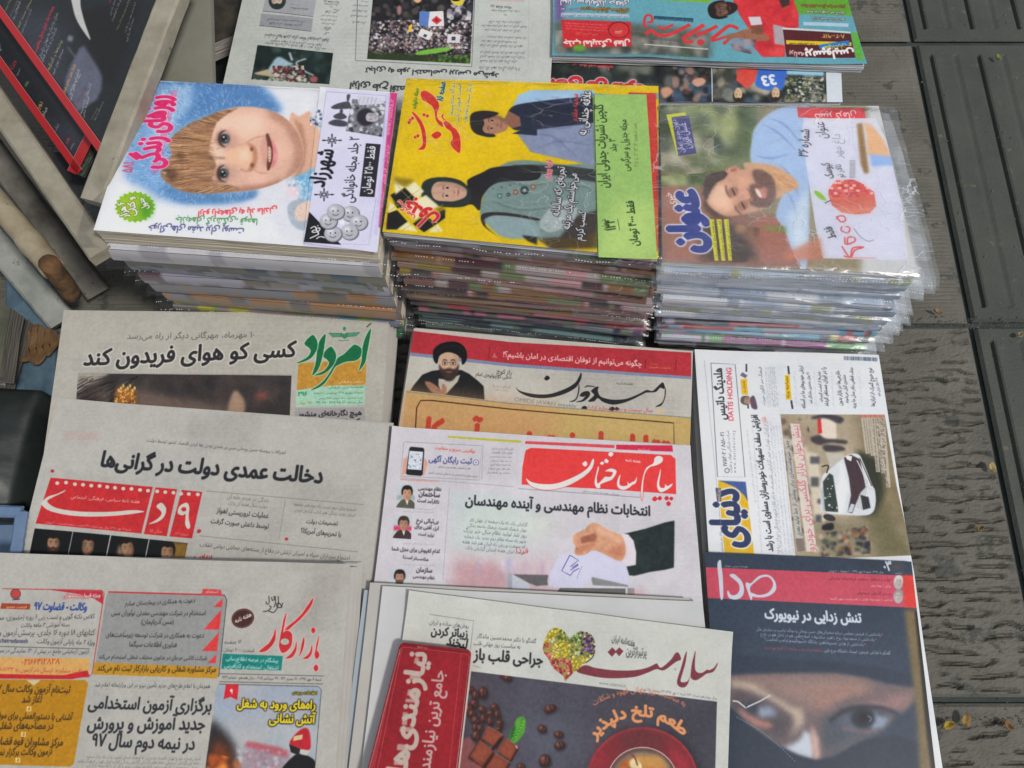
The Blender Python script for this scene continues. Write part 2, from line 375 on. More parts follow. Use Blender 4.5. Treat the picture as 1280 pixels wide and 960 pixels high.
# ---- Amordad weekly (left, top of the newspapers)
def paint_amordad():
    pg = Page([(60, 380), (505, 385), (505, 720), (0, 720)], .050, base=(166, 163, 154), gain=1.40)  # paper tone also holds the shade lying over the left side
    pg.mottle(.018, 60, 3); pg.ghost((80, 390, 480, 470), 3, 12)
    pg.text('۱۰ مهرماه، مهرگانی دیگر از راه می‌رسد', (159, 424), (318, 422), (80, 78, 76), bold=.004, sy=1.0)
    pg.text('کسی کو هوای فریدون کند', (105, 457), (370, 446), INK, bold=.035, sy=1.15, outline=((205, 200, 188), 2.2))
    pg.stroke([(98, 467), (365, 469)], .8, (140, 135, 128), smooth=False)
    ph = [(98, 467), (365, 470), (361, 560), (92, 560)]
    def photo():
        pg.poly(ph, (52, 48, 48)); pg.poly([(96, 465), (138, 466), (126, 476), (112, 482), (100, 490), (94, 492)], (150, 145, 136), f=2)
        pg.hairs([(96, 470), (175, 470), (170, 540), (92, 540)], [(20, 18, 22), (95, 82, 78), (35, 32, 36)], 120, 34, 2.6, 155, spread=10, alpha=.55)
        pg.dots([(100, 470), (360, 470), (360, 550), (90, 550)], [(72, 60, 56), (34, 30, 32), (58, 52, 54), (86, 74, 66)], 170, 2, 10, f=4, alpha=.35)
        Z = Zm(100, 470, 4.923)
        pg.poly(Z((350, 80), (520, 120), (700, 150), (860, 190), (1000, 240), (900, 330), (340, 250)), (116, 98, 88), f=5, alpha=.75)
        pg.poly(Z((225, 80), (260, 70), (345, 85), (350, 200), (205, 200)), (142, 92, 48), f=1.5)
        for q in range(8): pg.ell(100 + (240 + q * 14) / 4.923, 470 + (90 - 14 * (q % 3)) / 4.923, 1.3, 2.2, (214, 178, 92), f=.4)
        pg.dots(Z((225, 90), (345, 95), (340, 170), (210, 170)), [(196, 130, 60), (100, 60, 36), (222, 170, 90)], 60, .6, 1.6)
        pg.poly(Z((960, 90), (925, 150), (915, 230), (1005, 240), (1015, 160)), (150, 124, 104), f=2, smooth=True)
        pg.ell(100 + 1120 / 4.923, 470 + 125 / 4.923, 8, 4, (122, 66, 60), f=3)
    pg.clip(ph, photo)
    Z = Zm(360, 395, 7.114)
    pg.poly(Z((95, 425), (700, 378), (690, 600), (640, 640), (80, 670)), (176, 130, 52), noise=.05, cell=8)
    pg.poly(Z((80, 664), (380, 622), (690, 618), (680, 795), (74, 812)), (150, 190, 166), noise=.04)
    G = (22, 98, 62); ol = ((176, 196, 168), 1.0)
    for q in [((738, 115), (725, 220), (705, 330), (685, 420), (632, 487), (655, 400), (660, 300), (690, 190)),
              ((655, 300), (630, 270), (590, 258), (550, 290), (500, 340), (440, 380), (405, 450), (350, 540), (290, 605), (205, 662), (265, 645), (330, 600), (390, 510), (430, 450), (520, 410), (600, 400), (645, 365)),
              ((378, 275), (310, 350), (352, 395), (365, 430), (320, 490), (235, 530), (300, 525), (360, 490), (410, 430), (430, 370), (420, 320)),
              ((335, 163), (285, 220), (262, 300), (248, 420), (218, 530), (270, 480), (305, 380), (325, 270)),
              ((215, 172), (148, 245), (192, 290), (203, 320), (170, 372), (78, 422), (140, 412), (210, 375), (255, 310), (265, 250), (250, 200))]:
        pg.poly(Z(*q), G, smooth=True, outline=(ol[0], ol[1] * pg.s))
    pg.stroke(Z((700, 100), (742, 66)), 1.5, INK)
    pg.poly(Z((358, 152), (480, 152), (500, 165), (520, 152), (645, 145), (612, 182), (530, 190), (505, 208), (478, 190), (395, 192)), (58, 120, 92))
    pg.ell(360 + 503 / 7.114, 395 + 115 / 7.114, 2, 2.6, (58, 120, 92)); pg.stroke(Z((455, 213), (470, 222), (545, 216)), 1, (58, 120, 92))
    for q in range(6): pg.stroke(Z((375 + q * 16, 158), (385 + q * 16, 186)), .4, (150, 180, 160)); pg.stroke(Z((625 - q * 16, 154), (612 - q * 16, 182)), .4, (150, 180, 160))
    pg.text('سیاسی و فرهنگی', *Z((450, 598), (668, 590)), (226, 210, 170), sy=1)
    pg.text('هفته‌نامه خبری - فرهنگی', *Z((365, 648), (668, 640)), (60, 96, 80))
    pg.text('شنبه ۳۱ شهریور ۱۳۹۷ خورشیدی - ۸ صفحه', *Z((230, 697), (668, 690)), (60, 96, 80))
    pg.text('خرداد امشاسپند از ماه شهریور ۳۷۵۶ زرتشتی', *Z((270, 742), (666, 735)), (60, 96, 80))
    pg.text('سال نوزدهم - 22 Sep. 2018 - No. 396', *Z((250, 780), (664, 776)), (60, 96, 80), bold=.01)
    pg.text('۳۹۶', *Z((92, 715), (170, 712)), (30, 120, 78), bold=.03, sy=1)
    pg.text('۲۵۰۰ تومان', *Z((85, 790), (230, 782)), (172, 90, 58), bold=.01)
    pg.poly(Z((65, 822), (685, 815), (682, 1100), (55, 1100)), (150, 146, 146))
    pg.text('هیچ نگارخانه‌ای منشور', *Z((92, 898), (655, 882)), (40, 40, 44), bold=.035, sy=1.05)
    pg.text('کورش ندارد', *Z((300, 975), (640, 962)), (40, 40, 44), bold=.035)
    pg.stroke([(446, 392), (440, 530)], .6, (140, 134, 126), alpha=.0)
    return pg

# ---- 9 Dey weekly
def paint_dey():
    pg = Page([(65, 490), (495, 525), (470, 900), (-20, 900)], .068, base=(174, 172, 165), gain=1.24)  # base and gain kept low, left-side shade is in the paper colour
    pg.mottle(.018, 70, 4); pg.ghost((60, 500, 470, 700), 4, 26)
    pg.dots([(240, 505), (480, 525), (460, 730), (230, 700)], [(168, 167, 159), (152, 151, 143)], 14, 12, 30, f=14, alpha=.35)
    pg.text('اعترافات پیوسته حسن روحانی مبنی بر عمدی بودن رها کردن اقتصاد کشور توسط دولت', (184, 552), (357, 568), (76, 74, 74), sy=1.2)
    pg.text('دخالت عمدی دولت در گرانی‌ها', (126, 583), (402, 604), (38, 40, 44), bold=.04, sy=1.2)
    Z = Zm(50, 590, 5.818); RED = (186, 44, 48)
    pg.poly(Z((80, 42), (823, 110), (740, 448), (-30, 375)), RED, noise=.03, cell=20)
    pg.poly(Z((843, 113), (1000, 127), (925, 468), (758, 452)), RED, noise=.03, cell=20)
    pg.poly(Z((1035, 132), (1185, 147), (1110, 485), (945, 470)), RED, noise=.03, cell=20)
    for i, (x, y) in enumerate([(128, 82), (192, 78), (257, 90), (316, 94), (376, 100), (436, 102), (492, 110), (548, 116), (608, 122), (668, 124), (730, 132), (788, 137), (855, 142), (914, 148), (974, 152), (1030, 160), (1086, 162), (1152, 165)]):
        pg.ell(50 + x / 5.818, 590 + y / 5.818, 2.5, 2.3, (196, 192, 182))
    W_ = (196, 192, 182)
    pg.poly(Z((190, 130), (170, 150), (110, 178), (60, 205), (62, 225), (110, 258), (200, 278), (330, 290), (520, 290), (680, 278), (762, 290), (640, 310), (500, 322), (340, 325), (190, 312), (70, 282), (15, 240), (20, 215), (60, 180), (130, 158)), W_, smooth=True)
    pg.poly(Z((885, 225), (850, 252), (885, 290), (880, 320), (845, 350), (795, 380), (850, 368), (895, 340), (918, 300), (918, 260)), W_, smooth=True)
    pg.poly(Z((1070, 225), (1020, 250), (1005, 300), (1040, 318), (1062, 310), (1060, 380), (1078, 415), (1097, 400), (1085, 330), (1090, 260)), W_, smooth=True)
    pg.ell(50 + 1050 / 5.818, 590 + 273 / 5.818, 3.2, 2.8, RED)
    pg.text('هفته نامه سیاسی، فرهنگی، اجتماعی', *Z((225, 190), (725, 228)), (220, 190, 180), sy=1)
    pg.text('شنبه ۷ مهر ۱۳۹۷ سال نهم شماره ۳۳۱ هشت صفحه قیمت ۲۰۰۰ تومان', *Z((40, 372), (665, 428)), (216, 160, 152))
    pg.text('شماره ۳۳۱', *Z((985, 455), (1080, 465)), (216, 150, 142)); pg.text('سال ۱۵', *Z((800, 437), (890, 443)), (216, 150, 142))
    pg.ell(50 + 1162 / 5.818, 590 + 430 / 5.818, 2.6, 2.2, (170, 50, 60)); pg.ell(66, 589, 2.4, 2.1, (170, 50, 60))
    pg.poly([(80, 540), (125, 541), (123, 550), (78, 549)], (182, 150, 148), f=2, alpha=.5)
    Z = Zm(0, 480, 4)
    tops = [((175, 722), (365, 738)), ((368, 739), (553, 756)), ((558, 757), (746, 776)), ((750, 777), (942, 796))]
    for i, ((x0, y0), (x1, y1)) in enumerate(tops):
        q = Z((x0, y0), (x1, y1), (x1 - 35, y1 + 170), (x0 - 35, y0 + 170)); 
        def ph(i=i, x0=x0, y0=y0):
            pg.poly(q, (18, 22, 24))
            if i == 3: pg.poly(Z((x0 + 110, y0 + 10), (x0 + 200, y0 + 20), (x0 + 180, y0 + 120), (x0 + 90, y0 + 90)), (126, 96, 40), f=2.5)
            cx, cy = [(268, 802), (440, 812), (640, 826), (838, 846)][i]
            face(pg, cx / 4, 480 + cy / 4, 8.2, 11, [92, 98, 82, 95][i], skin=(150, 114, 88), hair=(26, 22, 22), beard=(42, 32, 28) if i == 0 else None, f=.6, shade=.55)
            if i == 1: pg.poly(Z((385, 770), (420, 775), (415, 860), (380, 860)), (18, 22, 24), f=3, alpha=.75)
            if i == 2: pg.poly(Z((600, 800), (585, 850), (620, 860)), (150, 120, 96), f=1.5)
        pg.clip(q, ph)
    Z = Zm(200, 600, 4)   # story rows at the right
    pg.stroke([(258, 614), (455, 631)], .8, (128, 122, 116), smooth=False); pg.stroke([(250, 670), (448, 690)], .8, (128, 122, 116), smooth=False); pg.stroke([(357, 626), (349, 674)], .6, (128, 122, 116), smooth=False)
    pg.body((282, 623), (336, 628), 2, (-1.3, 7.5), (80, 78, 76), seed=4)
    pg.body((367, 632), (445, 639), 2, (-1, 7), (80, 78, 76), seed=5)
    pg.text('عملیات تروریستی اهواز', (271, 641), (336, 648), (50, 50, 52), bold=.015, sy=1.25); pg.text('توسط داعش صورت گرفت', (264, 654), (336, 661), (50, 50, 52), bold=.015, sy=1.25)
    pg.text('تصمیمات دولت', (383, 654), (422, 657), (50, 50, 52), bold=.015, sy=1.25); pg.text('با تحریم‌های آمریکا؟', (376, 666), (426, 671), (50, 50, 52), bold=.015, sy=1.25)
    pg.ell(358.5, 674, 2.4, 2, (170, 50, 60)); pg.ell(249, 665, 2.2, 2, (170, 50, 60))
    pg.text('اجتماع سرداران سپاه و امیران ارتش در دفاع از بسته‌های حمایتی دولتی انقلاب', (250, 683), (437, 700), (70, 68, 68), sy=1.15)
    pg.text('انقلاب', (243, 699), (264, 702), (176, 40, 50), bold=.03, sy=1.2); pg.text('اسلامی از مردم یکدست', (268, 702), (330, 706), (60, 58, 60), bold=.01)
    return pg

# ---- Bazar-e Kar weekly
def paint_bazar():
    pg = Page([(-20, 685), (465, 705), (465, 985), (-30, 985)], .090, base=(171, 169, 161), gain=1.24)  # paper darkened too by the left-side shade put into its colour
    pg.mottle(.018, 60, 5); pg.ghost((0, 690, 440, 960), 5, 26)
    pg.poly([(395, 715), (440, 715), (425, 740), (385, 790), (370, 770)], (138, 130, 122), f=8, alpha=.35)
    Z = Zm(310, 730, 8); RED = (186, 44, 50); ol = ((216, 168, 160), 1.2 * pg.s)
    for q in [((648, 145), (600, 215), (540, 300), (470, 370), (395, 430), (350, 492), (380, 480), (450, 420), (540, 340), (615, 250), (650, 180)),
              ((388, 290), (362, 350), (345, 430), (328, 520), (315, 600), (318, 640), (340, 685), (380, 680), (430, 630), (446, 560), (442, 500), (410, 470), (378, 470), (356, 485), (366, 420), (382, 340)),
              ((277, 450), (255, 520), (215, 590), (165, 630), (115, 678), (180, 672), (240, 620), (275, 560), (282, 500)),
              ((487, 572), (470, 640), (430, 700), (383, 742), (440, 735), (480, 680), (490, 620)), ((560, 535), (540, 600), (525, 680), (510, 722), (530, 700), (556, 640), (568, 570)),
              ((640, 610), (625, 670), (595, 715), (552, 745), (600, 745), (635, 705), (646, 650)), ((712, 520), (690, 590), (676, 670), (668, 710), (684, 750), (712, 728), (712, 690), (692, 660), (705, 590)),
              ((655, 435), (635, 465), (655, 495), (678, 465)), ((684, 805), (658, 840), (682, 875), (706, 840))]:
        pg.poly(Z(*q), RED, smooth=True, outline=ol)
    pg.ell(310 + 372 / 8, 730 + 577 / 8, 5.4, 4, (176, 172, 160))
    pg.ell(310 + 372 / 8, 730 + 577 / 8, 2.6, 2.4, (150, 170, 150), f=.6)
    for q in [((185, 175), (190, 200), (215, 190), (212, 120)), ((240, 130), (248, 165), (270, 150), (262, 122)), ((275, 122), (278, 190), (262, 235)), ((305, 122), (308, 200), (290, 235)), ((350, 190), (335, 235), (300, 230), (290, 200), (320, 195), (345, 235)), ((155, 275), (200, 270), (235, 235), (215, 215)), ((210, 270), (260, 285), (300, 240))]:
        pg.stroke(Z(*q), 1.0, (40, 40, 42))
    pg.ell(304, 773, 14.5, 12, (78, 48, 44), rot=-18); pg.ell(304, 773, 13, 10.6, (110, 80, 72), rot=-18); pg.ell(304, 773, 12.4, 10, (66, 38, 36), rot=-18)
    pg.text('هفته نامه', (295, 779), (315, 770), (220, 214, 200), bold=.03, sy=1.3)
    pg.text('۱۶ صفحه', (281, 805), (302, 804), (60, 60, 62), bold=.01); pg.text('قیمت: ۲۰۰۰ تومان', (280, 814), (318, 815), (60, 60, 62), bold=.01)
    pg.poly([(279, 817), (354, 820), (352, 838), (277, 836)], (24, 120, 112))
    pg.text('پیشگام در عرصه اطلاع‌رسانی', (283, 825), (348, 828), (206, 218, 208), bold=.015, sy=1.1); pg.text('اشتغال، استخدام و کارآفرینی', (281, 834), (348, 837), (206, 218, 208), bold=.015, sy=1.1)
    pg.stroke([(275, 842), (405, 845)], .7, (80, 80, 80), smooth=False); pg.stroke([(274, 852), (404, 855)], .7, (80, 80, 80), smooth=False)
    pg.text('شنبه ۷ مهر ۱۳۹۷ - ۱۹ محرم ۱۴۴۰ - ۲۹ سپتامبر ۲۰۱۸ - سال هفدهم - شماره ۱۱۲۳', (278, 848), (402, 851), (50, 50, 52), bold=.015, sy=1.2)
    # fire story
    ph = [(274, 855), (398, 858), (402, 862), (392, 985), (254, 985), (271, 858)]
    def fire():
        pg.poly(ph, (158, 166, 172)); pg.poly([(270, 855), (410, 855), (405, 900), (265, 895)], (146, 158, 176), f=8)
        pg.dots(ph, [(178, 180, 180), (140, 150, 160), (168, 160, 158)], 60, 8, 20, f=8, alpha=.4)
        pg.poly([(262, 905), (275, 908), (288, 922), (296, 940), (292, 985), (250, 985)], (44, 40, 42), f=4, smooth=True)
        pg.poly([(268, 925), (280, 928), (290, 940), (290, 985), (252, 985), (262, 950)], (120, 60, 34), f=4, alpha=.8)
        pg.dots([(262, 940), (305, 950), (305, 985), (252, 985)], [(214, 116, 44), (236, 156, 70), (180, 76, 36), (70, 44, 36)], 90, 1.5, 6, f=2, alpha=.6)
        pg.poly([(306, 932), (350, 936), (365, 944), (362, 975), (300, 975)], (150, 136, 146), f=3)
        pg.poly([(310, 926), (350, 934), (362, 940), (360, 946), (330, 940), (306, 932)], (168, 90, 100), f=1.4)
        pg.dots([(296, 932), (370, 940), (368, 985), (290, 985)], [(172, 168, 176), (122, 112, 124), (160, 100, 108), (196, 192, 196)], 120, .8, 3, f=.8, alpha=.6)
        pg.poly([(366, 946), (375, 942), (388, 946), (396, 956), (399, 985), (345, 985), (352, 962)], (26, 26, 28), smooth=True, f=.6)
        pg.poly([(363, 931), (366, 922), (376, 912), (384, 910), (388, 918), (388, 936), (378, 937)], (176, 36, 46), smooth=True, f=.5)
        pg.poly([(368, 920), (379, 918), (378, 924), (367, 926)], (200, 176, 130)); pg.poly([(374, 936), (388, 938), (384, 944), (377, 943)], (190, 186, 180), f=.5)
        pg.poly([(362, 930), (376, 936), (374, 944), (364, 940)], (36, 34, 36))
    pg.clip(ph, fire); pg.stroke([(274, 855), (398, 858), (402, 862), (392, 985)], .7, (70, 70, 72), smooth=False)
    pg.poly([(283, 855), (299, 856), (297, 875), (289, 871), (280, 874)], (196, 40, 50)); pg.text('۹', (288, 867), (291, 867), (240, 236, 226), bold=.04)
    Y = (216, 196, 44); ob = ((30, 28, 26), 1.5)
    pg.text('اطلاعات ورودی', (366, 867), (396, 868), Y, bold=.03, outline=((30, 28, 26), 1.0))
    pg.text('راه‌های ورود به شغل', (297, 884), (394, 886), Y, bold=.045, sy=1.15, outline=ob); pg.text('آتش نشانی', (337, 903), (394, 904), Y, bold=.045, sy=1.15, outline=ob)
    # grey box of job adverts
    pg.poly([(136, 741), (281, 744), (284, 750), (274, 846), (118, 842), (134, 744)], (140, 140, 138)); pg.stroke([(136, 740), (281, 744)], 1.6, (186, 50, 56), smooth=False)
    pg.stroke([(281, 744), (284, 750), (274, 846)], .8, (60, 60, 62), smooth=False)
    pg.poly([(254, 736), (276, 737), (278, 744), (252, 743)], (190, 70, 72)); pg.text('استخدام', (258, 741), (273, 741), (236, 210, 200))
    for y0, y1 in ((748, 759), (762, 787), (790, 814), (818, 829)):
        pg.poly([(279 - (y0 - 748) * .11, y0), (279 - (y1 - 748) * .11, y1), (279 - (y1 - 748) * .11 - (y1 - y0) * .66 - 3, y1 - .3)], (206, 60, 60))
    para(pg, [('دعوت به همکاری در بیمارستان صارم', (157, 757), (244, 753)), ('استخدام در شرکت مهندسی معدنی نوآوران مس', (140, 769), (257, 769)), ('(مس آذربایجان)', (177, 780), (217, 780)),
              ('دعوت به همکاری در شرکت توسعه زیرساخت‌های', (133, 796), (255, 797)), ('فناوری اطلاعات سیگما', (162, 808), (221, 809)), ('شرکت کاشی مرجان در عناوین مختلف شغلی استخدام می‌کند', (124, 823), (259, 825))], (48, 48, 50), bold=.012, sy=1.25)
    pg.poly([(119, 828), (274, 834), (272, 848), (117, 843)], (182, 134, 40)); pg.text('مرکز مشاوره شغلی و کاریابی بازارکار ثبت نام می‌کند', (122, 838), (270, 840), (50, 40, 20), bold=.015, sy=1.3)
    para(pg, [('همزمان با اعلام طرح‌های جدید تأمین نیرو در این وزارتخانه اعلام شد', (119, 858), (263, 860))], (56, 56, 58), bold=.008, sy=1.25)
    para(pg, [('برگزاری آزمون استخدامی', (111, 885), (264, 889)), ('جدید آموزش و پرورش', (110, 911), (256, 912)), ('در نیمه دوم سال ۹۷', (115, 932), (243, 937))], (44, 46, 50), bold=.03, sy=1.25)
    pg.body((98, 947), (251, 950), 5, (-1.5, 5.6), (90, 90, 90), seed=9)
    # left adverts
    pg.stroke([(4, 736), (128, 738), (131, 742), (116, 842), (112, 846), (-20, 844)], 1.0, (176, 60, 60), smooth=False)
    pg.poly([(60, 737), (129, 739), (130, 756), (118, 748), (95, 742)], (178, 48, 58)); pg.text('ویژه قبول نیمه‌های', (80, 747), (126, 746), (226, 210, 206), bold=.03, outline=((160, 50, 60), .8))
    pg.ell(20.5, 742.5, 6.6, 6.6, (60, 50, 50)); pg.ell(20.5, 742.5, 5.8, 5.8, (178, 66, 62)); pg.stroke([(16, 750), (26, 749)], 1, (40, 60, 110))
    pg.text('وکالت - قضاوت ۹۷', (43, 762), (109, 763), (44, 66, 132), bold=.04, sy=1.5)
    pg.poly([(3, 754), (39, 755), (38, 762), (1, 761)], (150, 66, 44)); pg.text('فرصت محدود', (8, 760), (34, 760), (222, 180, 130), bold=.02)
    para(pg, [('کلاس نکته گویی و تست زنی ۶ روزه (حضوری- مجازی)', (-12, 775), (119, 773)), ('بسته آموزشی ۳ ماهه وکالت', (27, 784), (88, 783)), ('کتابهای ۱۸ دوره ۱۶ جلدی، پرسش آزمون وکالت', (-16, 794), (119, 794)), ('ویژه ۲ ماه پایانی آزمون وکالت', (47, 804), (119, 806)), ('آزمون آزمایشی جامع در بیش از ۱۳۰ نمایندگی در سراسر کشور', (-22, 815), (112, 817))], (56, 56, 60), bold=.006, sy=1.3)
    pg.text('chatredanesh', (0, 803), (35, 804), (40, 44, 80), bold=.015, sy=1.1)
    pg.stroke([(-5, 808), (112, 811)], .7, (70, 70, 72), smooth=False)
    pg.poly([(-20, 821), (113, 823), (112, 845), (-20, 843)], (206, 158, 92)); pg.text('۰۲۱۶۶۴۱۲۸۲۸', (28, 831), (75, 830), (178, 66, 44), bold=.01, sy=1); pg.text('دریافت مشاوره: ارسال نام آزمون به ۱۰۸۶۳۳', (0, 839), (110, 841), (178, 66, 44), bold=.01, sy=1.1)
    pg.poly([(-20, 842), (80, 844), (110, 838), (113, 845), (90, 849), (-20, 848)], (186, 40, 44))
    pg.poly([(-30, 849), (107, 850), (111, 854), (93, 955), (88, 958), (-30, 955)], (176, 124, 26)); pg.poly([(34, 850), (52, 850), (43, 857)], (200, 186, 150))
    para(pg, [('ثبت‌نام آزمون وکالت سال ۱۳۹۷', (-14, 864), (88, 866)), ('آغاز شد', (28, 878), (53, 878)), ('آشنایی با دستورالعملی برای موفقیت', (-16, 897), (91, 900)), ('در مصاحبه‌های شغلی', (-4, 911), (67, 911)), ('مرکز مشاوران قوه قضاییه در', (-20, 930), (79, 932)), ('آزمون وکالت برگزار نمی‌کند', (-16, 944), (66, 943))], (52, 40, 26), bold=.02, sy=1.4)
    for x, y in ((37, 886), (30, 918), (23, 950)): pg.rect(x - 3, y - 3, x + 3, y + 3, (222, 190, 120)); pg.text('۵', (x - 1, y + 1.5), (x + 1, y + 1.5), (60, 40, 20), bold=.02)
    return pg

# ---- Omid-e Javan weekly
def paint_omid():
    pg = Page([(505, 405), (872, 432), (870, 760), (470, 760)], .050, base=(180, 177, 168), gain=1.36)
    pg.mottle(.018, 60, 6); pg.ghost((640, 455, 860, 520), 6, 10)
    Z = Zm(510, 415, 8.35)
    pg.poly([(516, 414), (640, 428), (864, 441), (864, 471), (640, 455), (513, 441)], (166, 46, 56), noise=.03, cell=30)
    pg.poly([(513, 441), (640, 455), (864, 471), (864, 474.5), (640, 459), (512.5, 445)], (116, 128, 156))
    pg.text('چگونه می‌توانیم از توفان اقتصادی در امان باشیم؟!', (629, 446), (802, 458), (232, 206, 200), bold=.012, sy=1.15)
    pg.stroke([(807, 449), (806, 461)], .7, (90, 20, 30)); pg.stroke([(845, 450), (844, 463)], .7, (90, 20, 30)); pg.text('سخن مدیر', (812, 455), (822, 456), (220, 150, 90)); pg.text('مدیریت راهبردی', (811, 460), (838, 461), (220, 150, 90))
    pg.stroke([(612, 434), (611, 448)], .7, (90, 20, 30)); pg.poly([(615, 447), (618, 441), (622, 448)], (190, 90, 90))
    # printed portrait of a bearded man in a dark turban
    body = Z((10, 640), (60, 560), (150, 450), (250, 410), (320, 400), (560, 400), (640, 440), (740, 520), (790, 570), (800, 715), (400, 690))
    pg.poly(body, (26, 28, 30), f=.4); pg.poly(Z((320, 490), (400, 500), (545, 450), (520, 520), (410, 640), (360, 660), (320, 560)), (176, 170, 158), f=.4)
    pg.poly(Z((322, 470), (420, 560), (330, 640)), (26, 28, 30), f=.6, alpha=.0)
    face(pg, 510 + 428 / 8.35, 415 + 340 / 8.35, 13.6, 16.5, 90, skin=(190, 158, 134), hair=(20, 20, 22), beard=(42, 34, 32), f=.7, shade=.85, glasses=True, hairtop=False)
    pg.poly(Z((262, 250), (268, 190), (330, 130), (430, 103), (520, 110), (590, 160), (618, 240), (605, 310), (572, 345), (560, 320), (555, 280), (500, 235), (430, 215), (370, 225), (325, 260), (312, 320), (296, 335), (270, 300)), (18, 20, 24), smooth=True, f=.3)
    pg.stroke(Z((290, 230), (380, 160), (520, 150), (590, 220)), 1.0, (40, 44, 50), alpha=.6)
    pg.poly(Z((180, 520), (240, 530), (300, 570), (350, 610), (355, 560), (380, 550), (402, 590), (390, 670), (330, 665), (260, 640), (200, 570)), (150, 108, 88), smooth=True, f=.6)
    pg.stroke(Z((210, 545), (280, 590), (340, 630)), 1, (110, 74, 60), alpha=.6)
    para(pg, [('راز کوچ', *Z((925, 432), (1080, 447))), ('«علی کوچولو»ی امام', *Z((705, 458), (1078, 494)))], (60, 58, 58), bold=.01, sy=1.2)
    para(pg, [('گفتگو با بازیگر', *Z((870, 575), (1070, 590))), ('فیلم سینمایی', *Z((905, 608), (1040, 622))), ('صفحه', *Z((885, 702), (935, 707)))], (150, 110, 100), bold=0)
    Z = Zm(630, 440, 5.333); K = (34, 34, 36)
    for q in [((78, 238), (110, 262), (200, 282), (300, 282), (400, 250), (470, 210), (500, 165), (512, 138), (518, 160), (505, 200), (470, 245), (390, 285), (290, 308), (190, 305), (110, 275)),
              ((288, 158), (268, 178), (284, 192), (306, 176)),
              ((498, 210), (492, 270), (475, 315), (435, 332), (470, 330), (492, 300), (503, 250)),
              ((545, 262), (515, 275), (505, 295), (530, 300), (545, 290), (520, 320), (478, 335), (530, 330), (570, 295), (570, 268)),
              ((612, 235), (560, 232), (535, 240), (552, 225), (580, 226)), ((536, 360), (515, 376), (538, 388), (556, 374)),
              ((612, 235), (580, 262), (600, 290), (560, 330), (600, 330), (625, 310), (660, 335), (720, 352), (780, 345), (850, 320), (920, 285), (950, 272), (1010, 268), (1040, 240), (1062, 248), (1072, 238), (1060, 205), (1040, 215), (1010, 245), (985, 262), (950, 255), (900, 280), (820, 312), (740, 320), (680, 312), (640, 295), (625, 260), (630, 235)),
              ((1072, 240), (1068, 300), (1050, 340), (1008, 366), (1048, 358), (1072, 310), (1078, 260)),
              ((720, 366), (698, 385), (720, 394), (740, 380)), ((748, 368), (738, 385), (755, 392), (768, 380))]:
        pg.poly(Z(*q), K, smooth=True)
    pg.text('OMIDE JAVAN weekly', *Z((68, 330), (480, 375)), (100, 110, 120), sy=.9)
    pg.text('هفته‌نامه', *Z((748, 218), (860, 222)), (90, 88, 88)); 
    pg.text('سال بیست و سوم شماره ۱۰۸۵', *Z((562, 382), (990, 402)), (190, 60, 50), bold=.01, alpha=.85)
    pg.body(Z((1075, 325))[0], Z((1140, 330))[0], 6, (-.3, 3.5), (130, 128, 126), seed=3, size=.5)
    pg.poly(Z((1010, 410), (1045, 385), (1060, 412)), (216, 170, 100))
    pg.poly([(508, 488), (640, 504), (864, 523), (864, 760), (480, 760)], (182, 156, 98)); pg.poly([(500, 488), (640, 504), (700, 510), (680, 600), (480, 600)], (184, 138, 94), f=12, alpha=.7)
    pg.stroke([(508, 490), (640, 505), (864, 522.5)], 1.2, (120, 124, 126), smooth=False)
    pg.stroke([(518, 560), (521, 510), (526, 501), (540, 501), (640, 512), (842, 529), (843, 600)], 1.6, (70, 44, 30), smooth=False)
    pg.text('تقابل با مفت‌خوری آمریکا', (531, 556), (835, 582), (178, 62, 46), bold=.05, sy=1.6)
    return pg

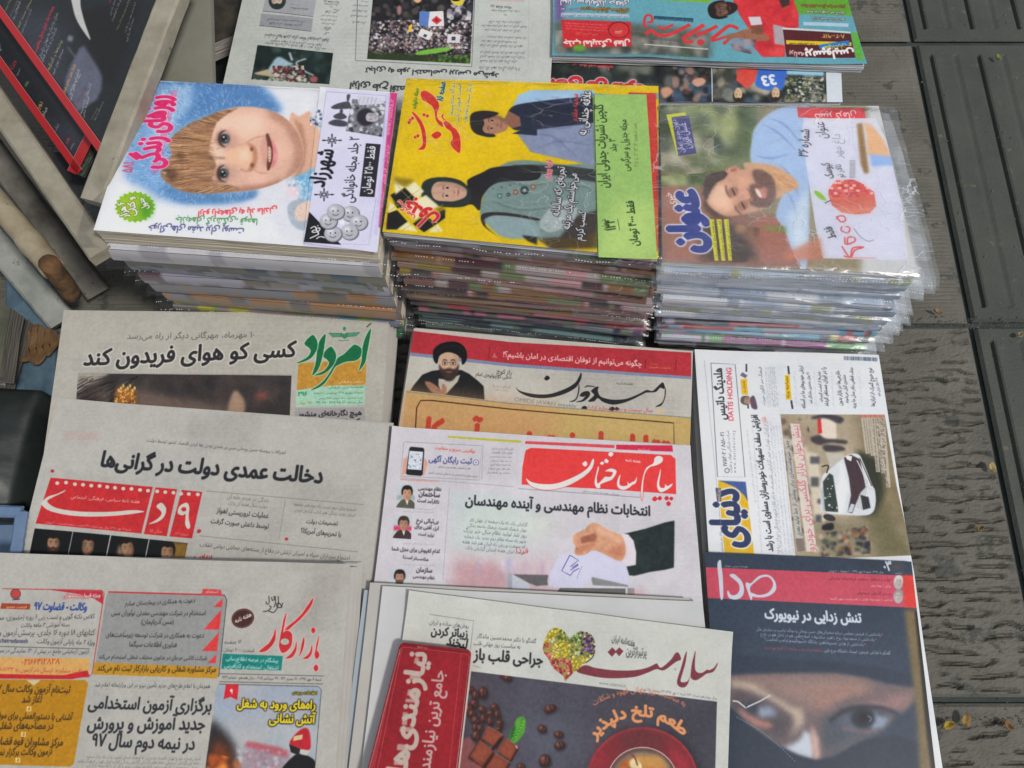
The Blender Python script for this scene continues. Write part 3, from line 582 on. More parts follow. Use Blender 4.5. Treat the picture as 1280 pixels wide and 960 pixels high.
# ---- Payam-e Sakhteman weekly
def paint_payam():
    pg = Page([(480, 535), (872, 560), (885, 900), (440, 900)], .070, base=(193, 190, 195), gain=1.33)
    pg.mottle(.025, 60, 7); pg.ghost((490, 560, 870, 750), 7, 22, .035)
    Z = Zm(640, 540, 5.333); RED = (214, 58, 58)
    pg.poly([(653, 584), (657, 563), (664, 560), (838, 569), (844, 574), (845, 618), (760, 612), (652, 606)], RED, noise=.02, cell=30)
    pg.poly([(657, 551.5), (768, 556.5), (768, 560.5), (656, 555)], (206, 70, 80)); pg.poly([(770, 556), (840, 557), (841, 565), (770, 562)], (196, 40, 70)); pg.text('فصلنامه', (797, 563), (812, 564), (230, 190, 190)); pg.poly([(560, 545), (652, 551), (651, 554), (560, 547.5)], (178, 176, 60))
    Wt = (212, 208, 204)
    def letters(col, ol):
        for q in [((92, 310), (130, 335), (200, 348), (290, 345), (380, 315), (460, 275), (510, 235), (530, 195), (543, 178), (545, 210), (525, 255), (470, 305), (380, 355), (290, 382), (200, 385), (125, 360)),
                  ((490, 196), (468, 214), (486, 232), (502, 216)),
                  ((575, 228), (560, 280), (550, 340), (565, 375), (588, 372), (590, 350), (640, 330), (670, 315), (694, 275), (690, 255), (655, 245), (620, 262), (650, 266), (672, 272), (655, 300), (620, 300), (600, 320), (570, 345), (565, 300), (578, 250)),
                  ((600, 198), (585, 212), (602, 220), (614, 208)), ((626, 180), (614, 196), (630, 210), (644, 196)), ((658, 132), (640, 150), (658, 166), (676, 148)),
                  ((722, 283), (700, 330), (705, 370), (740, 388), (780, 372), (800, 355), (825, 340), (832, 300), (818, 325), (800, 335), (780, 345), (765, 330), (770, 355), (735, 362), (715, 345)),
                  ((862, 450), (860, 380), (872, 300), (895, 240), (940, 210), (950, 175), (975, 160), (1003, 172), (1000, 200), (965, 222), (920, 235), (890, 270), (875, 330), (868, 450)),
                  ((990, 245), (975, 300), (965, 355), (975, 390), (995, 403), (1030, 388), (1060, 365), (1070, 345), (1058, 350), (1035, 362), (1020, 350), (1015, 372), (990, 372), (980, 345), (988, 290))]:
            pg.poly(Z(*q), col, smooth=True, outline=ol)
    letters(Wt, ((200, 60, 60), .8 * pg.s))
    for q in (((952, 430), (932, 450), (950, 464), (968, 448)), ((984, 428), (968, 446), (985, 458), (998, 442)), ((1030, 428), (1014, 444), (1030, 458), (1044, 442)), ((1062, 432), (1046, 446), (1060, 458), (1074, 446)), ((1042, 462), (1026, 480), (1042, 496), (1058, 480))): pg.poly(Z(*q), (200, 40, 48), smooth=True)
    pg.text('هفته نامه', *Z((755, 196), (855, 206)), (236, 220, 216), bold=.02)
    pg.text('پرتیراژترین هفته نامه صنعت ساختمان', *Z((470, 400), (715, 425)), (80, 80, 84)); pg.stroke([(648, 611), (800, 622)], .6, (110, 110, 114), smooth=False)
    # phone advert
    Z = Zm(320, 480, 4)
    pg.stroke(Z((740, 290), (1130, 310), (1115, 482), (722, 462), (740, 290)), .6, (130, 134, 140), smooth=False)
    pg.poly(Z((738, 380), (760, 360), (760, 440), (728, 462)), (204, 150, 130), f=.6); pg.poly(Z((845, 370), (860, 400), (840, 460), (820, 458)), (204, 150, 130), f=.6)
    pg.poly(Z((768, 322), (775, 315), (835, 320), (842, 328), (834, 455), (824, 461), (758, 455), (750, 448)), (34, 34, 38), outline=((160, 160, 166), .8)); pg.poly(Z((768, 335), (836, 340), (828, 432), (758, 427)), (196, 204, 214))
    pg.dots(Z((768, 350), (832, 350), (828, 425), (760, 425)), [(120, 130, 150), (170, 120, 110), (220, 220, 226), (150, 170, 190)], 40, .5, 1.4)
    pg.text('نوآفرینی سریع و متفاوت', *Z((895, 325), (1095, 345)), (206, 70, 60), bold=.02)
    pg.text('ثبت رایگان آگهی', *Z((865, 388), (1078, 400)), (62, 66, 128), bold=.025, sy=1.2); pg.ell(320 + 1100 / 4, 480 + 394 / 4, 3.8, 3.6, (90, 90, 140)); pg.ell(320 + 1100 / 4, 480 + 394 / 4, 2.9, 2.8, (214, 214, 226)); pg.stroke(Z((1094, 394), (1106, 394)), .8, (90, 90, 140)); pg.stroke(Z((1100, 388), (1100, 400)), .8, (90, 90, 140))
    pg.text('نقد و فروش مهندسین مشاور', *Z((910, 418), (1072, 428)), (80, 80, 84)); pg.text('شرکت‌های ساختمانی و خدماتی سراسر کشور', *Z((862, 448), (1108, 468)), (80, 80, 84), bold=.01)
    pg.text('www.payamesakhteman.com', *Z((722, 482), (915, 492)), (206, 90, 70)); pg.stroke(Z((722, 470), (1290, 515)), .5, (140, 140, 146), smooth=False)
    pg.body(Z((1172, 328))[0], Z((1286, 330))[0], 7, (-.8, 5.0), (80, 80, 84), seed=11); pg.stroke(Z((1136, 300), (1128, 480)), .5, (140, 140, 146), smooth=False)
    # left column
    for (x, y, sk, hr, bgc, suit) in ((707, 502, (190, 140, 112), (30, 28, 28), (150, 160, 164), (84, 84, 70)), (690, 655, (170, 126, 104), (56, 44, 40), (196, 60, 90), (62, 48, 52)), (670, 922, (180, 130, 110), (34, 30, 30), (190, 206, 214), (60, 60, 70))):
        q = Z((x, y), (x + 92, y + 4), (x + 86, y + 122), (x - 6, y + 116))
        def ph():
            pg.poly(q, (184, 190, 194)); pg.poly(Z((x, y + 55), (x + 92, y + 58), (x + 90, y + 80), (x - 3, y + 78)), bgc, f=.8)
            pg.poly(Z((x, y + 120), (x + 12, y + 88), (x + 34, y + 74), (x + 62, y + 76), (x + 84, y + 92), (x + 90, y + 125)), suit, smooth=True); pg.poly(Z((x + 40, y + 76), (x + 58, y + 76), (x + 50, y + 105)), (214, 206, 190))
            face(pg, 320 + (x + 49) / 4, 480 + (y + 48) / 4, 5.8, 7.6, 92, skin=sk, hair=hr, f=.5, beard=(90, 70, 62) if x == 670 else None)
        pg.clip(q, ph)
    para(pg, [('نظام مهندسی', *Z((812, 530), (926, 536))), ('ساختمان', *Z((815, 560), (918, 568))), ('ناکارآمد است', *Z((808, 590), (915, 600)))], INK, bold=.035, sy=1.15)
    para(pg, [('بی‌ثباتی نرخ', *Z((802, 692), (912, 698))), ('ارز، آفتی برای', *Z((794, 720), (912, 732))), ('تولید است', *Z((812, 756), (890, 766)))], INK, bold=.03, sy=1.15)
    para(pg, [('کدام کفپوش برای منزل شما', *Z((680, 832), (920, 846))), ('مناسب‌تر است!', *Z((735, 872), (862, 886))), ('سازمان', *Z((802, 938), (880, 944))), ('نظام مهندسی', *Z((786, 968), (892, 978)))], INK, bold=.03, sy=1.15)
    for y in (625, 640, 800, 905): pg.text('گزارش ویژه صفحه داخلی ساختمان', *Z((735, y), (892, y + 6)), (120, 120, 126), alpha=.7)
    pg.stroke(Z((968, 520), (935, 980)), .6, (150, 150, 158), smooth=False)
    # ballot photo
    ph = [(564, 612), (843, 640), (858, 752), (850, 790), (552, 790)]
    def ballot():
        pg.poly([(564, 610), (655, 612), (660, 700), (560, 700)], (178, 196, 190), f=14, alpha=.6); pg.poly([(560, 690), (640, 700), (700, 700), (700, 800), (550, 790)], (190, 160, 166), f=10, alpha=.7)
        pg.poly([(585, 640), (700, 645), (690, 670), (580, 665)], (192, 204, 186), f=10, alpha=.5)
        g = random.Random(4)
        for i in range(26):
            x = 575 + g.random() * 130; pg.ell(x, 705 + g.random() * 14, 2.5, 9, g.choice([(150, 160, 190), (206, 160, 140), (180, 150, 176), (208, 206, 216)]), f=2.5, alpha=.55)
        Z = Zm(570, 640, 8.533)
        pg.poly(Z((0, 560), (200, 550), (330, 545), (520, 600), (540, 830), (0, 800)), (178, 134, 138), f=5, alpha=.6)
        pg.poly(Z((555, 650), (600, 660), (600, 830), (545, 830)), (150, 156, 164)); pg.poly(Z((600, 665), (785, 770), (785, 850), (600, 835)), (180, 184, 194))
        pg.poly(Z((605, 665), (985, 672), (972, 740), (985, 780), (860, 790), (790, 765)), (92, 90, 92), f=.5)
        Z = Zm(700, 640, 7.53)
        pg.poly(Z((0, 715), (615, 718), (615, 775), (-40, 765)), (98, 98, 98)); pg.poly(Z((-60, 690), (618, 700), (618, 720), (-60, 712)), (198, 196, 202)); pg.poly(Z((635, 715), (700, 720), (700, 780), (635, 780)), (130, 128, 132))
        pg.poly(Z((140, 400), (320, 365), (430, 410), (560, 460), (630, 560), (650, 700), (600, 690), (300, 640), (200, 710), (-110, 700), (-90, 560), (0, 400)), (194, 194, 216), f=.7)
        pg.poly(Z((300, 612), (640, 690), (640, 705), (310, 690), (295, 640)), (126, 126, 128), f=.5)
        pg.stroke(Z((92, 408), (15, 555), (98, 598), (125, 560), (180, 530)), .9, (74, 66, 130), smooth=False); pg.stroke(Z((92, 408), (175, 455), (98, 515), (120, 520), (170, 490)), .9, (74, 66, 130), smooth=False); pg.stroke(Z((100, 548), (172, 500)), .9, (74, 66, 130)); 
        pg.stroke(Z((210, 510), (180, 570), (158, 630)), .5, (120, 116, 150))
        pg.poly(Z((575, 205), (640, 205), (690, 270), (715, 380), (712, 500), (640, 512), (570, 465), (600, 300)), (206, 198, 206), f=.4)
        pg.poly(Z((600, 207), (800, 160), (985, 100), (1077, 82), (1070, 525), (990, 545), (850, 565), (700, 602), (650, 598), (625, 515), (712, 500), (715, 380), (690, 270), (640, 212)), (32, 42, 43), f=.3, noise=.12, cell=14)
        pg.poly(Z((150, 200), (230, 165), (280, 115), (340, 105), (430, 160), (520, 200), (580, 225), (610, 300), (612, 400), (570, 460), (480, 430), (370, 375), (300, 365), (240, 400), (160, 408), (135, 375), (150, 330), (125, 290), (125, 225)), (196, 144, 114), smooth=True, f=.4, noise=.05, cell=10)
        pg.poly(Z((330, 120), (430, 165), (560, 225), (600, 280), (560, 290), (420, 230), (340, 190)), (214, 166, 136), f=2.5, alpha=.8)
        pg.poly(Z((190, 240), (320, 200), (345, 235), (330, 275), (200, 300)), (150, 92, 70), f=1.0); pg.poly(Z((150, 330), (300, 290), (340, 310), (270, 350), (170, 400), (138, 380)), (182, 122, 94), f=.8)
        pg.stroke(Z((150, 210), (170, 330)), 1.6, (214, 140, 118), alpha=.7); pg.stroke(Z((325, 170), (345, 250), (300, 290)), .8, (140, 84, 62), alpha=.7, feather=1); pg.poly(Z((420, 380), (600, 300), (610, 400), (560, 455)), (172, 106, 78), f=3, alpha=.7)
        pg.stroke(Z((145, 345), (165, 345), (175, 360)), .8, (150, 84, 64))
        pg.ell(797, 741, 9, 4, (206, 150, 156), f=3, alpha=.6)
    pg.clip(ph, ballot, f=1.5)
    pg.text('انتخابات نظام مهندسی و آینده مهندسان', (582, 631), (812, 645), (42, 44, 50), bold=.035, sy=1.2)
    pg.body((579, 651), (659, 658), 6, (-.6, 7.0), (70, 72, 78), seed=21, size=.6)
    pg.text('فردا', (645, 691), (660, 692), (190, 60, 60)); 
    return pg

# ---- Salamat weekly
def paint_salamat():
    pg = Page([(500, 728), (920, 780), (920, 985), (480, 985)], .092, base=(192, 194, 186), gain=1.22)
    pg.mottle(.025, 60, 8); pg.ghost((510, 750, 900, 870), 8, 10, .03); MR = (118, 52, 62)
    Z = Zm(670, 775, 5.333)
    for q in [((325, 302), (400, 320), (520, 335), (650, 335), (740, 318), (800, 290), (812, 300), (830, 318), (860, 300), (900, 262), (925, 225), (948, 218), (965, 262), (930, 280), (870, 325), (840, 336), (800, 328), (740, 352), (660, 378), (540, 388), (420, 382), (272, 345)),
              ((1003, 208), (985, 250), (965, 320), (940, 400), (945, 435), (975, 450), (1005, 435), (1025, 380), (1040, 300), (1062, 205), (1050, 250), (1035, 330), (1015, 400), (985, 415), (962, 405), (980, 340), (998, 270)),
              ((1062, 205), (1040, 280), (1030, 360), (1035, 390), (1065, 402), (1105, 380), (1135, 358), (1180, 345), (1205, 305), (1208, 285), (1185, 318), (1150, 335), (1140, 330), (1110, 350), (1080, 352), (1060, 330), (1058, 270)),
              ((508, 182), (476, 214), (505, 245), (535, 212)), ((555, 182), (526, 210), (553, 242), (582, 208))]:
        pg.poly(Z(*q), MR, smooth=len(q) > 5)
    pg.ell(670 + 927 / 5.333, 775 + 328 / 5.333, 1.4, 1.3, (140, 140, 138), f=.5)
    pg.text('پرتیراژترین', *Z((600, 232), (735, 240)), (70, 70, 72), bold=.015, sy=2.3); pg.text('هفته‌نامه ایران', *Z((505, 140), (655, 178)), (70, 70, 72), bold=.015, sy=2.2)
    heart = Z((195, 408), (180, 372), (120, 325), (75, 250), (45, 200), (58, 130), (85, 75), (130, 52), (180, 70), (212, 110), (228, 118), (270, 85), (310, 75), (365, 95), (392, 150), (390, 215), (350, 265), (290, 320), (240, 360))
    def fruit():
        pg.poly(heart, (150, 140, 70))
        C = {'y': [(206, 190, 60), (190, 172, 46), (222, 206, 104), (170, 150, 40)], 'g': [(96, 122, 60), (130, 160, 80), (70, 92, 54), (160, 180, 110)], 'p': [(78, 54, 92), (104, 74, 118), (60, 44, 66), (130, 110, 140)], 'r': [(176, 56, 66), (200, 84, 80), (150, 40, 56), (214, 130, 110)], 'w': [(200, 196, 160), (180, 176, 140)]}
        g = random.Random(12)
        for _ in range(620):
            x, y = g.uniform(40, 395), g.uniform(45, 410); r = g.uniform(5, 12)
            if x > 300 and y < 225: k = 'p'
            elif y > 250 + (195 - x) * .1 or (x < 110 and y > 150): k = 'r' if x < 235 else 'y'
            elif x > 225: k = 'g'
            elif y < 150 and x > 140: k = 'g' if g.random() < .5 else 'y'
            else: k = 'y'
            if g.random() < .08: k = 'w'
            c = g.choice(C[k]); cx, cy = 670 + x / 5.333, 775 + y / 5.333
            pg.ell(cx + .3, cy + .4, r / 5.333, r / 5.333, tuple(v * .55 for v in c), n=9); pg.ell(cx, cy, r / 5.6, r / 5.6, c, n=9, alpha=.9); pg.ell(cx - .3, cy - .4, r / 16, r / 16, tuple(min(255, v * 1.35) for v in c), n=7)
    pg.clip(heart, fruit, smooth=True); pg.stroke(Z((392, 200), (375, 250), (330, 285)), 1.2, (60, 60, 40))
    pg.text('www.salamat.ir', *Z((418, 428), (600, 450)), (120, 120, 116)); pg.text('سال چهاردهم شماره ۶۸۳ شنبه ۷ مهر ۱۳۹۷ ۳۲ صفحه ۲۵۰۰ تومان', *Z((690, 465), (1205, 530)), (100, 100, 98), sy=1.2)
    pg.text('گفتگو با دکتر محمدحسین ماندگار', (596, 797), (670, 804), (66, 66, 68), sy=1.25); pg.text('به مناسبت روز جهانی قلب', (592, 806), (650, 811), (66, 66, 68), sy=1.25)
    pg.text('جراحی قلب باز', (592, 824), (678, 831), (40, 42, 44), bold=.035, sy=1.25)
    pg.stroke([(537, 768), (592, 776), (588, 812)], .6, (110, 110, 106), smooth=False)
    pg.text('روش‌های ساده و ارزان', (537, 780), (586, 785), (66, 66, 68), sy=1.2); pg.text('زیباتر کردن', (539, 793), (584, 797), (40, 42, 44), bold=.035, sy=1.3); pg.text('لبخند', (558, 806), (583, 811), (40, 42, 44), bold=.035, sy=1.3)
    pg.text('صفحه ۱۲', (591, 833), (601, 835), (100, 100, 98))
    ph = [(589, 839), (896, 877), (893, 1000), (570, 1000)]
    def photo():
        pg.poly(ph, (66, 64, 72)); pg.dots([(580, 830), (900, 870), (900, 990), (570, 990)], [(84, 80, 94), (60, 58, 66), (78, 72, 84), (66, 68, 78), (92, 86, 100)], 160, 6, 26, f=9, alpha=.35); pg.poly([(640, 880), (730, 890), (725, 960), (650, 960)], (88, 92, 106), f=14, alpha=.55)
        pg.poly([(830, 870), (900, 880), (900, 990), (800, 930)], (54, 54, 62), f=14, alpha=.6)
        g = random.Random(3)
        for _ in range(60):
            x, y = g.uniform(600, 890), g.uniform(850, 960); pg.stroke([(x, y), (x + g.uniform(-4, 4), y + g.uniform(-6, 6))], .4, (150, 148, 160), alpha=.35)
        Z = Zm(570, 840, 7.53)
        def bean(x, y, rx=40, ry=48, rot=0, c=(96, 58, 50)):
            x, y, rx, ry = 570 + x / 7.53, 840 + y / 7.53, rx / 7.53, ry / 7.53
            pg.ell(x + 1.2, y + 1.6, rx * 1.05, ry * 1.05, (28, 26, 30), rot=rot, f=1.6, alpha=.8); pg.ell(x, y, rx, ry, (52, 32, 30), rot=rot, f=.3); pg.ell(x - rx * .15, y - ry * .2, rx * .72, ry * .68, c, rot=rot, f=1.0)
            pg.ell(x - rx * .3, y - ry * .4, rx * .25, ry * .2, (176, 130, 116), rot=rot, f=.8, alpha=.7); a = RD(rot)
            pg.stroke([(x - math.sin(-a) * ry * .7, y - math.cos(a) * ry * .7), (x + rx * .12, y), (x + math.sin(-a) * ry * .7, y + math.cos(a) * ry * .7)], .8, (34, 20, 20))
        for q in [(440, 35, 36, 24, 60), (485, 55, 40, 34, 20), (140, 165, 34, 34, 0), (255, 195, 44, 58, 0), (185, 220, 34, 50, 10), (170, 300, 44, 40, 40), (245, 355, 40, 36, 30), (360, 335, 40, 40, 60), (120, 350, 44, 50, 0), (150, 395, 40, 40, 20), (320, 395, 34, 38, 70), (390, 400, 30, 44, 0), (185, 455, 44, 44, 40), (260, 440, 34, 44, 10), (325, 465, 34, 46, 0), (410, 490, 48, 34, 100), (185, 520, 34, 40, 0), (400, 545, 38, 26, 90), (230, 530, 30, 40, 20), (190, 600, 44, 50, 30),
                  (885, 345, 62, 36, -20), (810, 535, 44, 38, 30), (965, 590, 46, 34, 10), (975, 690, 52, 40, -15), (835, 835, 56, 62, 10), (610, 890, 40, 34, 0)]: bean(*q[:4], rot=q[4])
        pg.poly(Z((60, 640), (120, 610), (190, 700), (120, 800), (260, 900), (0, 1000), (0, 700)), (128, 76, 76), f=1)
        pg.poly(Z((110, 810), (240, 620), (520, 1000), (300, 1000), (250, 880)), (44, 22, 20), f=1.4)
        for q in [((300, 510), (440, 590), (370, 710), (240, 625)), ((225, 640), (350, 745), (245, 890), (130, 795)), ((470, 620), (580, 700), (510, 830), (385, 745)), ((370, 765), (500, 845), (430, 980), (280, 900))]:
            pg.poly(Z(*[(x + 14, y + 18) for x, y in q]), (60, 28, 22), f=.6); pg.poly(Z(*q), (124, 60, 44), f=.4, noise=.06, cell=12); cx = sum(x for x, y in q) / 4; cy = sum(y for x, y in q) / 4
            pg.poly(Z(*[(cx + (x - cx) * .72, cy + (y - cy) * .72) for x, y in q]), (142, 74, 54), f=1.2, alpha=.7); pg.stroke(Z(q[0], q[1]), .9, (168, 104, 84), alpha=.6, f=.3)
        pg.stroke(Z((430, 620), (340, 735)), 3.2, (48, 22, 18), smooth=False, f=.6); pg.stroke(Z((560, 690), (580, 720)), 1.6, (190, 150, 140))
        pg.poly(Z((595, 425), (640, 425), (655, 480), (640, 570), (590, 640), (545, 670), (505, 620), (515, 560), (550, 520), (560, 460)), (78, 150, 48), smooth=True, f=.3)
        pg.poly(Z((505, 620), (515, 555), (560, 500), (560, 560), (530, 630)), (38, 96, 40), smooth=True, f=1); pg.stroke(Z((625, 430), (600, 520), (535, 650)), .7, (48, 110, 40))
        for t in range(6): pg.stroke(Z((620 - t * 14, 460 + t * 30), (648 - t * 14, 468 + t * 28)), .7, (140, 200, 90), alpha=.7); pg.stroke(Z((612 - t * 14, 465 + t * 30), (575 - t * 10, 480 + t * 28)), .7, (120, 186, 76), alpha=.6)
        # cup seen from above
        Z = Zm(730, 850, 6.737); cx, cy = 730 + 490 / 6.737, 850 + 860 / 6.737
        pg.ell(cx + 3, cy + 3, 72, 71, (30, 28, 34), f=5, alpha=.8); pg.ell(cx, cy, 70, 69, (150, 50, 58), n=60); pg.ell(cx, cy + 1, 68, 67, (116, 40, 46), n=60, f=1)
        pg.poly(Z((300, 430), (500, 405), (700, 480), (640, 600), (480, 560), (330, 590)), (92, 46, 50), f=4, alpha=.7); pg.poly(Z((720, 520), (900, 700), (900, 760), (760, 760)), (168, 46, 60), f=4, alpha=.7); pg.poly(Z((30, 760), (130, 540), (230, 600), (200, 760)), (150, 40, 54), f=4, alpha=.6)
        pg.ell(cx, cy, 44.5, 44, (206, 196, 190), n=50); pg.ell(cx, cy, 43.5, 43, (96, 72, 66), n=50); pg.ell(cx, cy + 3, 41, 41, (120, 104, 96), n=50, f=1); pg.ell(cx, cy + 7, 36, 39, (176, 112, 62), n=40, f=2)
        pg.poly(Z((430, 640), (640, 640), (720, 741), (420, 741)), (190, 140, 74), f=3); pg.poly(Z((300, 700), (380, 650), (400, 741), (280, 741)), (168, 90, 44), f=2); pg.poly(Z((385, 680), (440, 660), (480, 741), (400, 741)), (216, 200, 150), f=.8, smooth=True); pg.stroke(Z((400, 630), (430, 660), (450, 720)), 1.6, (120, 50, 36), f=.5)
        pg.stroke(Z((470, 700), (480, 741)), 2, (226, 210, 170)); 
    pg.clip(ph, photo)
    pg.arc_text('طعم تلخ دلپذیر', 803, 976, 64, 141, 44, (214, 142, 92), bold=.045, sy=.85)
    pg.arc_text('به مناسبت روز جهانی قهوه و شکلات', 803, 985, 95, 121, 58, (206, 120, 90), bold=.01, sy=1.1)
    return pg

# ---- Seda magazine
def paint_seda():
    pg = Page([(872, 682), (1148, 696), (1190, 985), (860, 985)], .053, base=(52, 65, 84), gain=1.1)
    pg.mottle(.05, 80, 10)
    Z = Zm(880, 690, 4.74)
    pg.poly(Z((0, 0), (1300, 40), (1300, 140), (0, 90)), (52, 64, 82)); pg.poly(Z((-10, 90), (1245, 142), (1262, 332), (0, 272)), (202, 78, 98)); pg.poly(Z((1170, 138), (1300, 145), (1300, 336), (1190, 326)), (220, 60, 52), f=2)
    pg.poly(Z((940, 20), (1040, 30), (1045, 120), (930, 110)), (50, 56, 64), f=5, alpha=.6); pg.poly(Z((1110, 40), (1175, 44), (1180, 126), (1100, 120)), (92, 84, 80), f=4, alpha=.6)
    Wc = (206, 212, 224)
    for q in [((97, 48), (78, 70), (85, 160), (96, 275), (112, 268), (110, 160), (103, 90)),
              ((172, 130), (150, 140), (200, 185), (208, 225), (190, 252), (160, 255), (140, 228), (136, 248), (150, 275), (190, 282), (225, 262), (235, 220), (222, 175), (195, 145)),
              ((250, 180), (245, 200), (258, 240), (275, 285), (284, 270), (270, 215), (300, 180), (340, 152), (380, 150), (405, 180), (400, 215), (370, 245), (320, 255), (270, 240), (266, 258), (320, 270), (380, 262), (420, 230), (424, 190), (405, 155), (370, 135), (320, 145), (275, 185))]:
        pg.poly(Z(*q), Wc, smooth=True)
    pg.text('۰۳', *Z((1070, 115), (1118, 108)), Wc, bold=.03, sy=1.3); pg.text('سیاسی', *Z((1128, 128), (1172, 130)), Wc); pg.text('سال ۱۳۹۷، شنبه ۷ مهر ۱۳۹۷، ۱۰۰ صفحه، ۶۰۰۰ تومان', *Z((735, 118), (1062, 126)), Wc, sy=1.1)
    pg.text('هفته‌نامه سیاسی، فرهنگی', *Z((118, 88), (256, 92)), Wc)
    para(pg, [('دولت و جوانفکر، منتقدین فرزندخوانده سازندگی', *Z((740, 162), (1105, 172))), ('بازسازی گلدیمانی ایستادیوان', *Z((905, 248), (1110, 256)))], (92, 34, 50), bold=.01, sy=1.2)
    para(pg, [('روایتی از بهزاد نبوی', *Z((985, 204), (1105, 208))), ('یادداشتی از محمدجواد اطاعتی در نقد سیاست تنبیهی گذشته', *Z((745, 282), (1115, 290)))], (236, 206, 212), bold=.01, sy=1.2)
    for y in (182, 265):
        pg.ell(880 + 1148 / 4.74, 690 + y / 4.74, 6, 8.4, (180, 176, 176)); face(pg, 880 + 1150 / 4.74, 690 + (y - 4) / 4.74, 4.2, 6, 95, skin=(196, 186, 180), hair=(150, 146, 146) if y > 200 else (210, 206, 204), f=.4)
    pg.text('تنش زدایی در نیویورک', *Z((360, 392), (930, 418)), (208, 216, 230), bold=.045, sy=1.25)
    Z = Zm(960, 720, 4)
    for i, (s, l, r) in enumerate([('یادداشتی از فریدون مجلسی درباره سخنرانی‌های حسن روحانی و دونالد ترامپ در سازمان ملل', -60, 560), ('یادداشتی از محمدجواد روح: راهبرد ساندروف؛ اصلاح‌طلبی هم در داخل هم در خارج', -40, 528), ('یادداشتی از هادی خسروشاهین: پارکگاه ناسیونالیسم ترامپ کجاست؟', -20, 475)]):
        pg.text(s, *Z((l, 272 + i * 25), (r, 300 + i * 25)), (176, 186, 204), bold=.008, sy=1.2); pg.ell(960 + (r + 8) / 4, 720 + (292 + i * 25) / 4, .9, .9, (200, 70, 80))
    pg.text('گفتگو با ماراجی فریدون: ایستاد دانشگاه جرج تاون', *Z((278, 378), (610, 392)), (190, 198, 214), bold=.008, sy=1.2); pg.text('مذاکره نزدیک باید و ضوابط را از گردنه تهی شدن', *Z((-20, 362), (268, 378)), (206, 70, 84), bold=.01, sy=1.2)
    # printed eyes behind a dark veil
    Z = Zm(900, 830, 4.571); sk = (158, 128, 122)
    pg.poly(Z((-40, 62), (70, 56), (300, 50), (640, 46), (820, 70), (950, 108), (1110, 128), (1118, 150), (1095, 220), (1040, 275), (960, 262), (1000, 300), (960, 350), (880, 400), (800, 430), (740, 470), (700, 500), (620, 530), (540, 548), (430, 515), (340, 470), (250, 410), (150, 340), (80, 260), (-40, 240)), (112, 98, 100), f=2.2)
    pg.poly(Z((70, 75), (400, 70), (700, 80), (860, 110), (820, 180), (650, 220), (560, 260), (430, 230), (300, 160), (80, 110)), (150, 124, 116), f=7); pg.poly(Z((500, 200), (640, 120), (820, 110), (860, 160), (700, 220), (600, 300)), (160, 122, 112), f=7, alpha=.8)
    pg.poly(Z((60, 90), (180, 110), (300, 180), (400, 240), (470, 260), (480, 330), (440, 380), (380, 420), (420, 300), (300, 220), (160, 150), (60, 130)), (202, 182, 160), f=3, alpha=.9)
    pg.poly(Z((60, 150), (200, 180), (330, 250), (420, 330), (420, 400), (330, 440), (220, 360), (60, 240)), (76, 70, 78), f=6, alpha=.85)
    pg.poly(Z((200, 250), (290, 240), (330, 290), (230, 310)), (146, 160, 182), f=3); pg.ell(900 + 180 / 4.571, 830 + 250 / 4.571, 8, 8, (54, 62, 76), f=2.5)
    pg.poly(Z((100, 250), (200, 310), (300, 340), (280, 370), (200, 350), (120, 290)), (190, 130, 120), f=2.5, alpha=.9)
    pg.poly(Z((580, 300), (760, 230), (1000, 260), (960, 300), (900, 380), (740, 460), (600, 520), (580, 420)), (72, 80, 94), f=6, alpha=.95)
    pg.poly(Z((740, 210), (900, 180), (1060, 170), (1105, 160), (1095, 210), (1045, 265), (960, 250), (840, 235)), (150, 116, 116), f=3.5); pg.stroke(Z((620, 330), (700, 270), (800, 248), (920, 252), (1010, 280)), [3, 5, 5, 4, 2], (52, 54, 64), f=1.4); pg.stroke(Z((650, 240), (760, 205), (880, 195), (960, 200)), [3, 6, 4], (92, 84, 88), f=3, alpha=.7)
    pg.poly(Z((660, 330), (740, 285), (860, 270), (960, 300), (940, 350), (860, 375), (740, 370)), (84, 94, 110), f=1.8); pg.poly(Z((870, 290), (965, 310), (930, 360), (860, 370)), (140, 152, 172), f=2)
    pg.ell(900 + 815 / 4.571, 830 + 310 / 4.571, 15, 12.5, (36, 42, 54), f=1.8); pg.ell(900 + 815 / 4.571, 830 + 310 / 4.571, 6, 6, (22, 24, 32), f=1); pg.stroke(Z((840, 295), (862, 310), (850, 330)), 1, (130, 146, 166), f=.5)
    pg.stroke(Z((690, 365), (800, 385), (900, 380)), 2, (170, 124, 124), f=1.5, alpha=.6)
    pg.poly(Z((480, 380), (520, 400), (540, 520), (520, 540), (430, 512), (360, 474), (410, 458), (456, 430)), (196, 204, 216), f=2.4); pg.poly(Z((520, 340), (560, 420), (570, 540), (535, 545), (520, 440)), (206, 170, 158), f=2.2)
    pg.poly(Z((60, 250), (150, 340), (250, 415), (340, 472), (440, 520), (540, 550), (640, 535), (750, 470), (850, 430), (980, 400), (1300, 500), (1300, 640), (-60, 640), (-60, 250)), (40, 52, 70), f=1.2)
    pg.stroke(Z((70, 210), (100, 214), (145, 250), (160, 242), (230, 210), (285, 178)), [1.8, 1.6, 1.4], (198, 202, 206), smooth=False); pg.stroke(Z((145, 248), (152, 236)), 1, (30, 34, 40))
    for i in range(26):
        t = i / 25; x = 90 + 330 * t; y = 300 + 250 * t - 26 * math.sin(t * 3.1); pg.stroke(Z((x, y), (x + 7, y + 8)), .8, (140, 160, 176), alpha=.8)
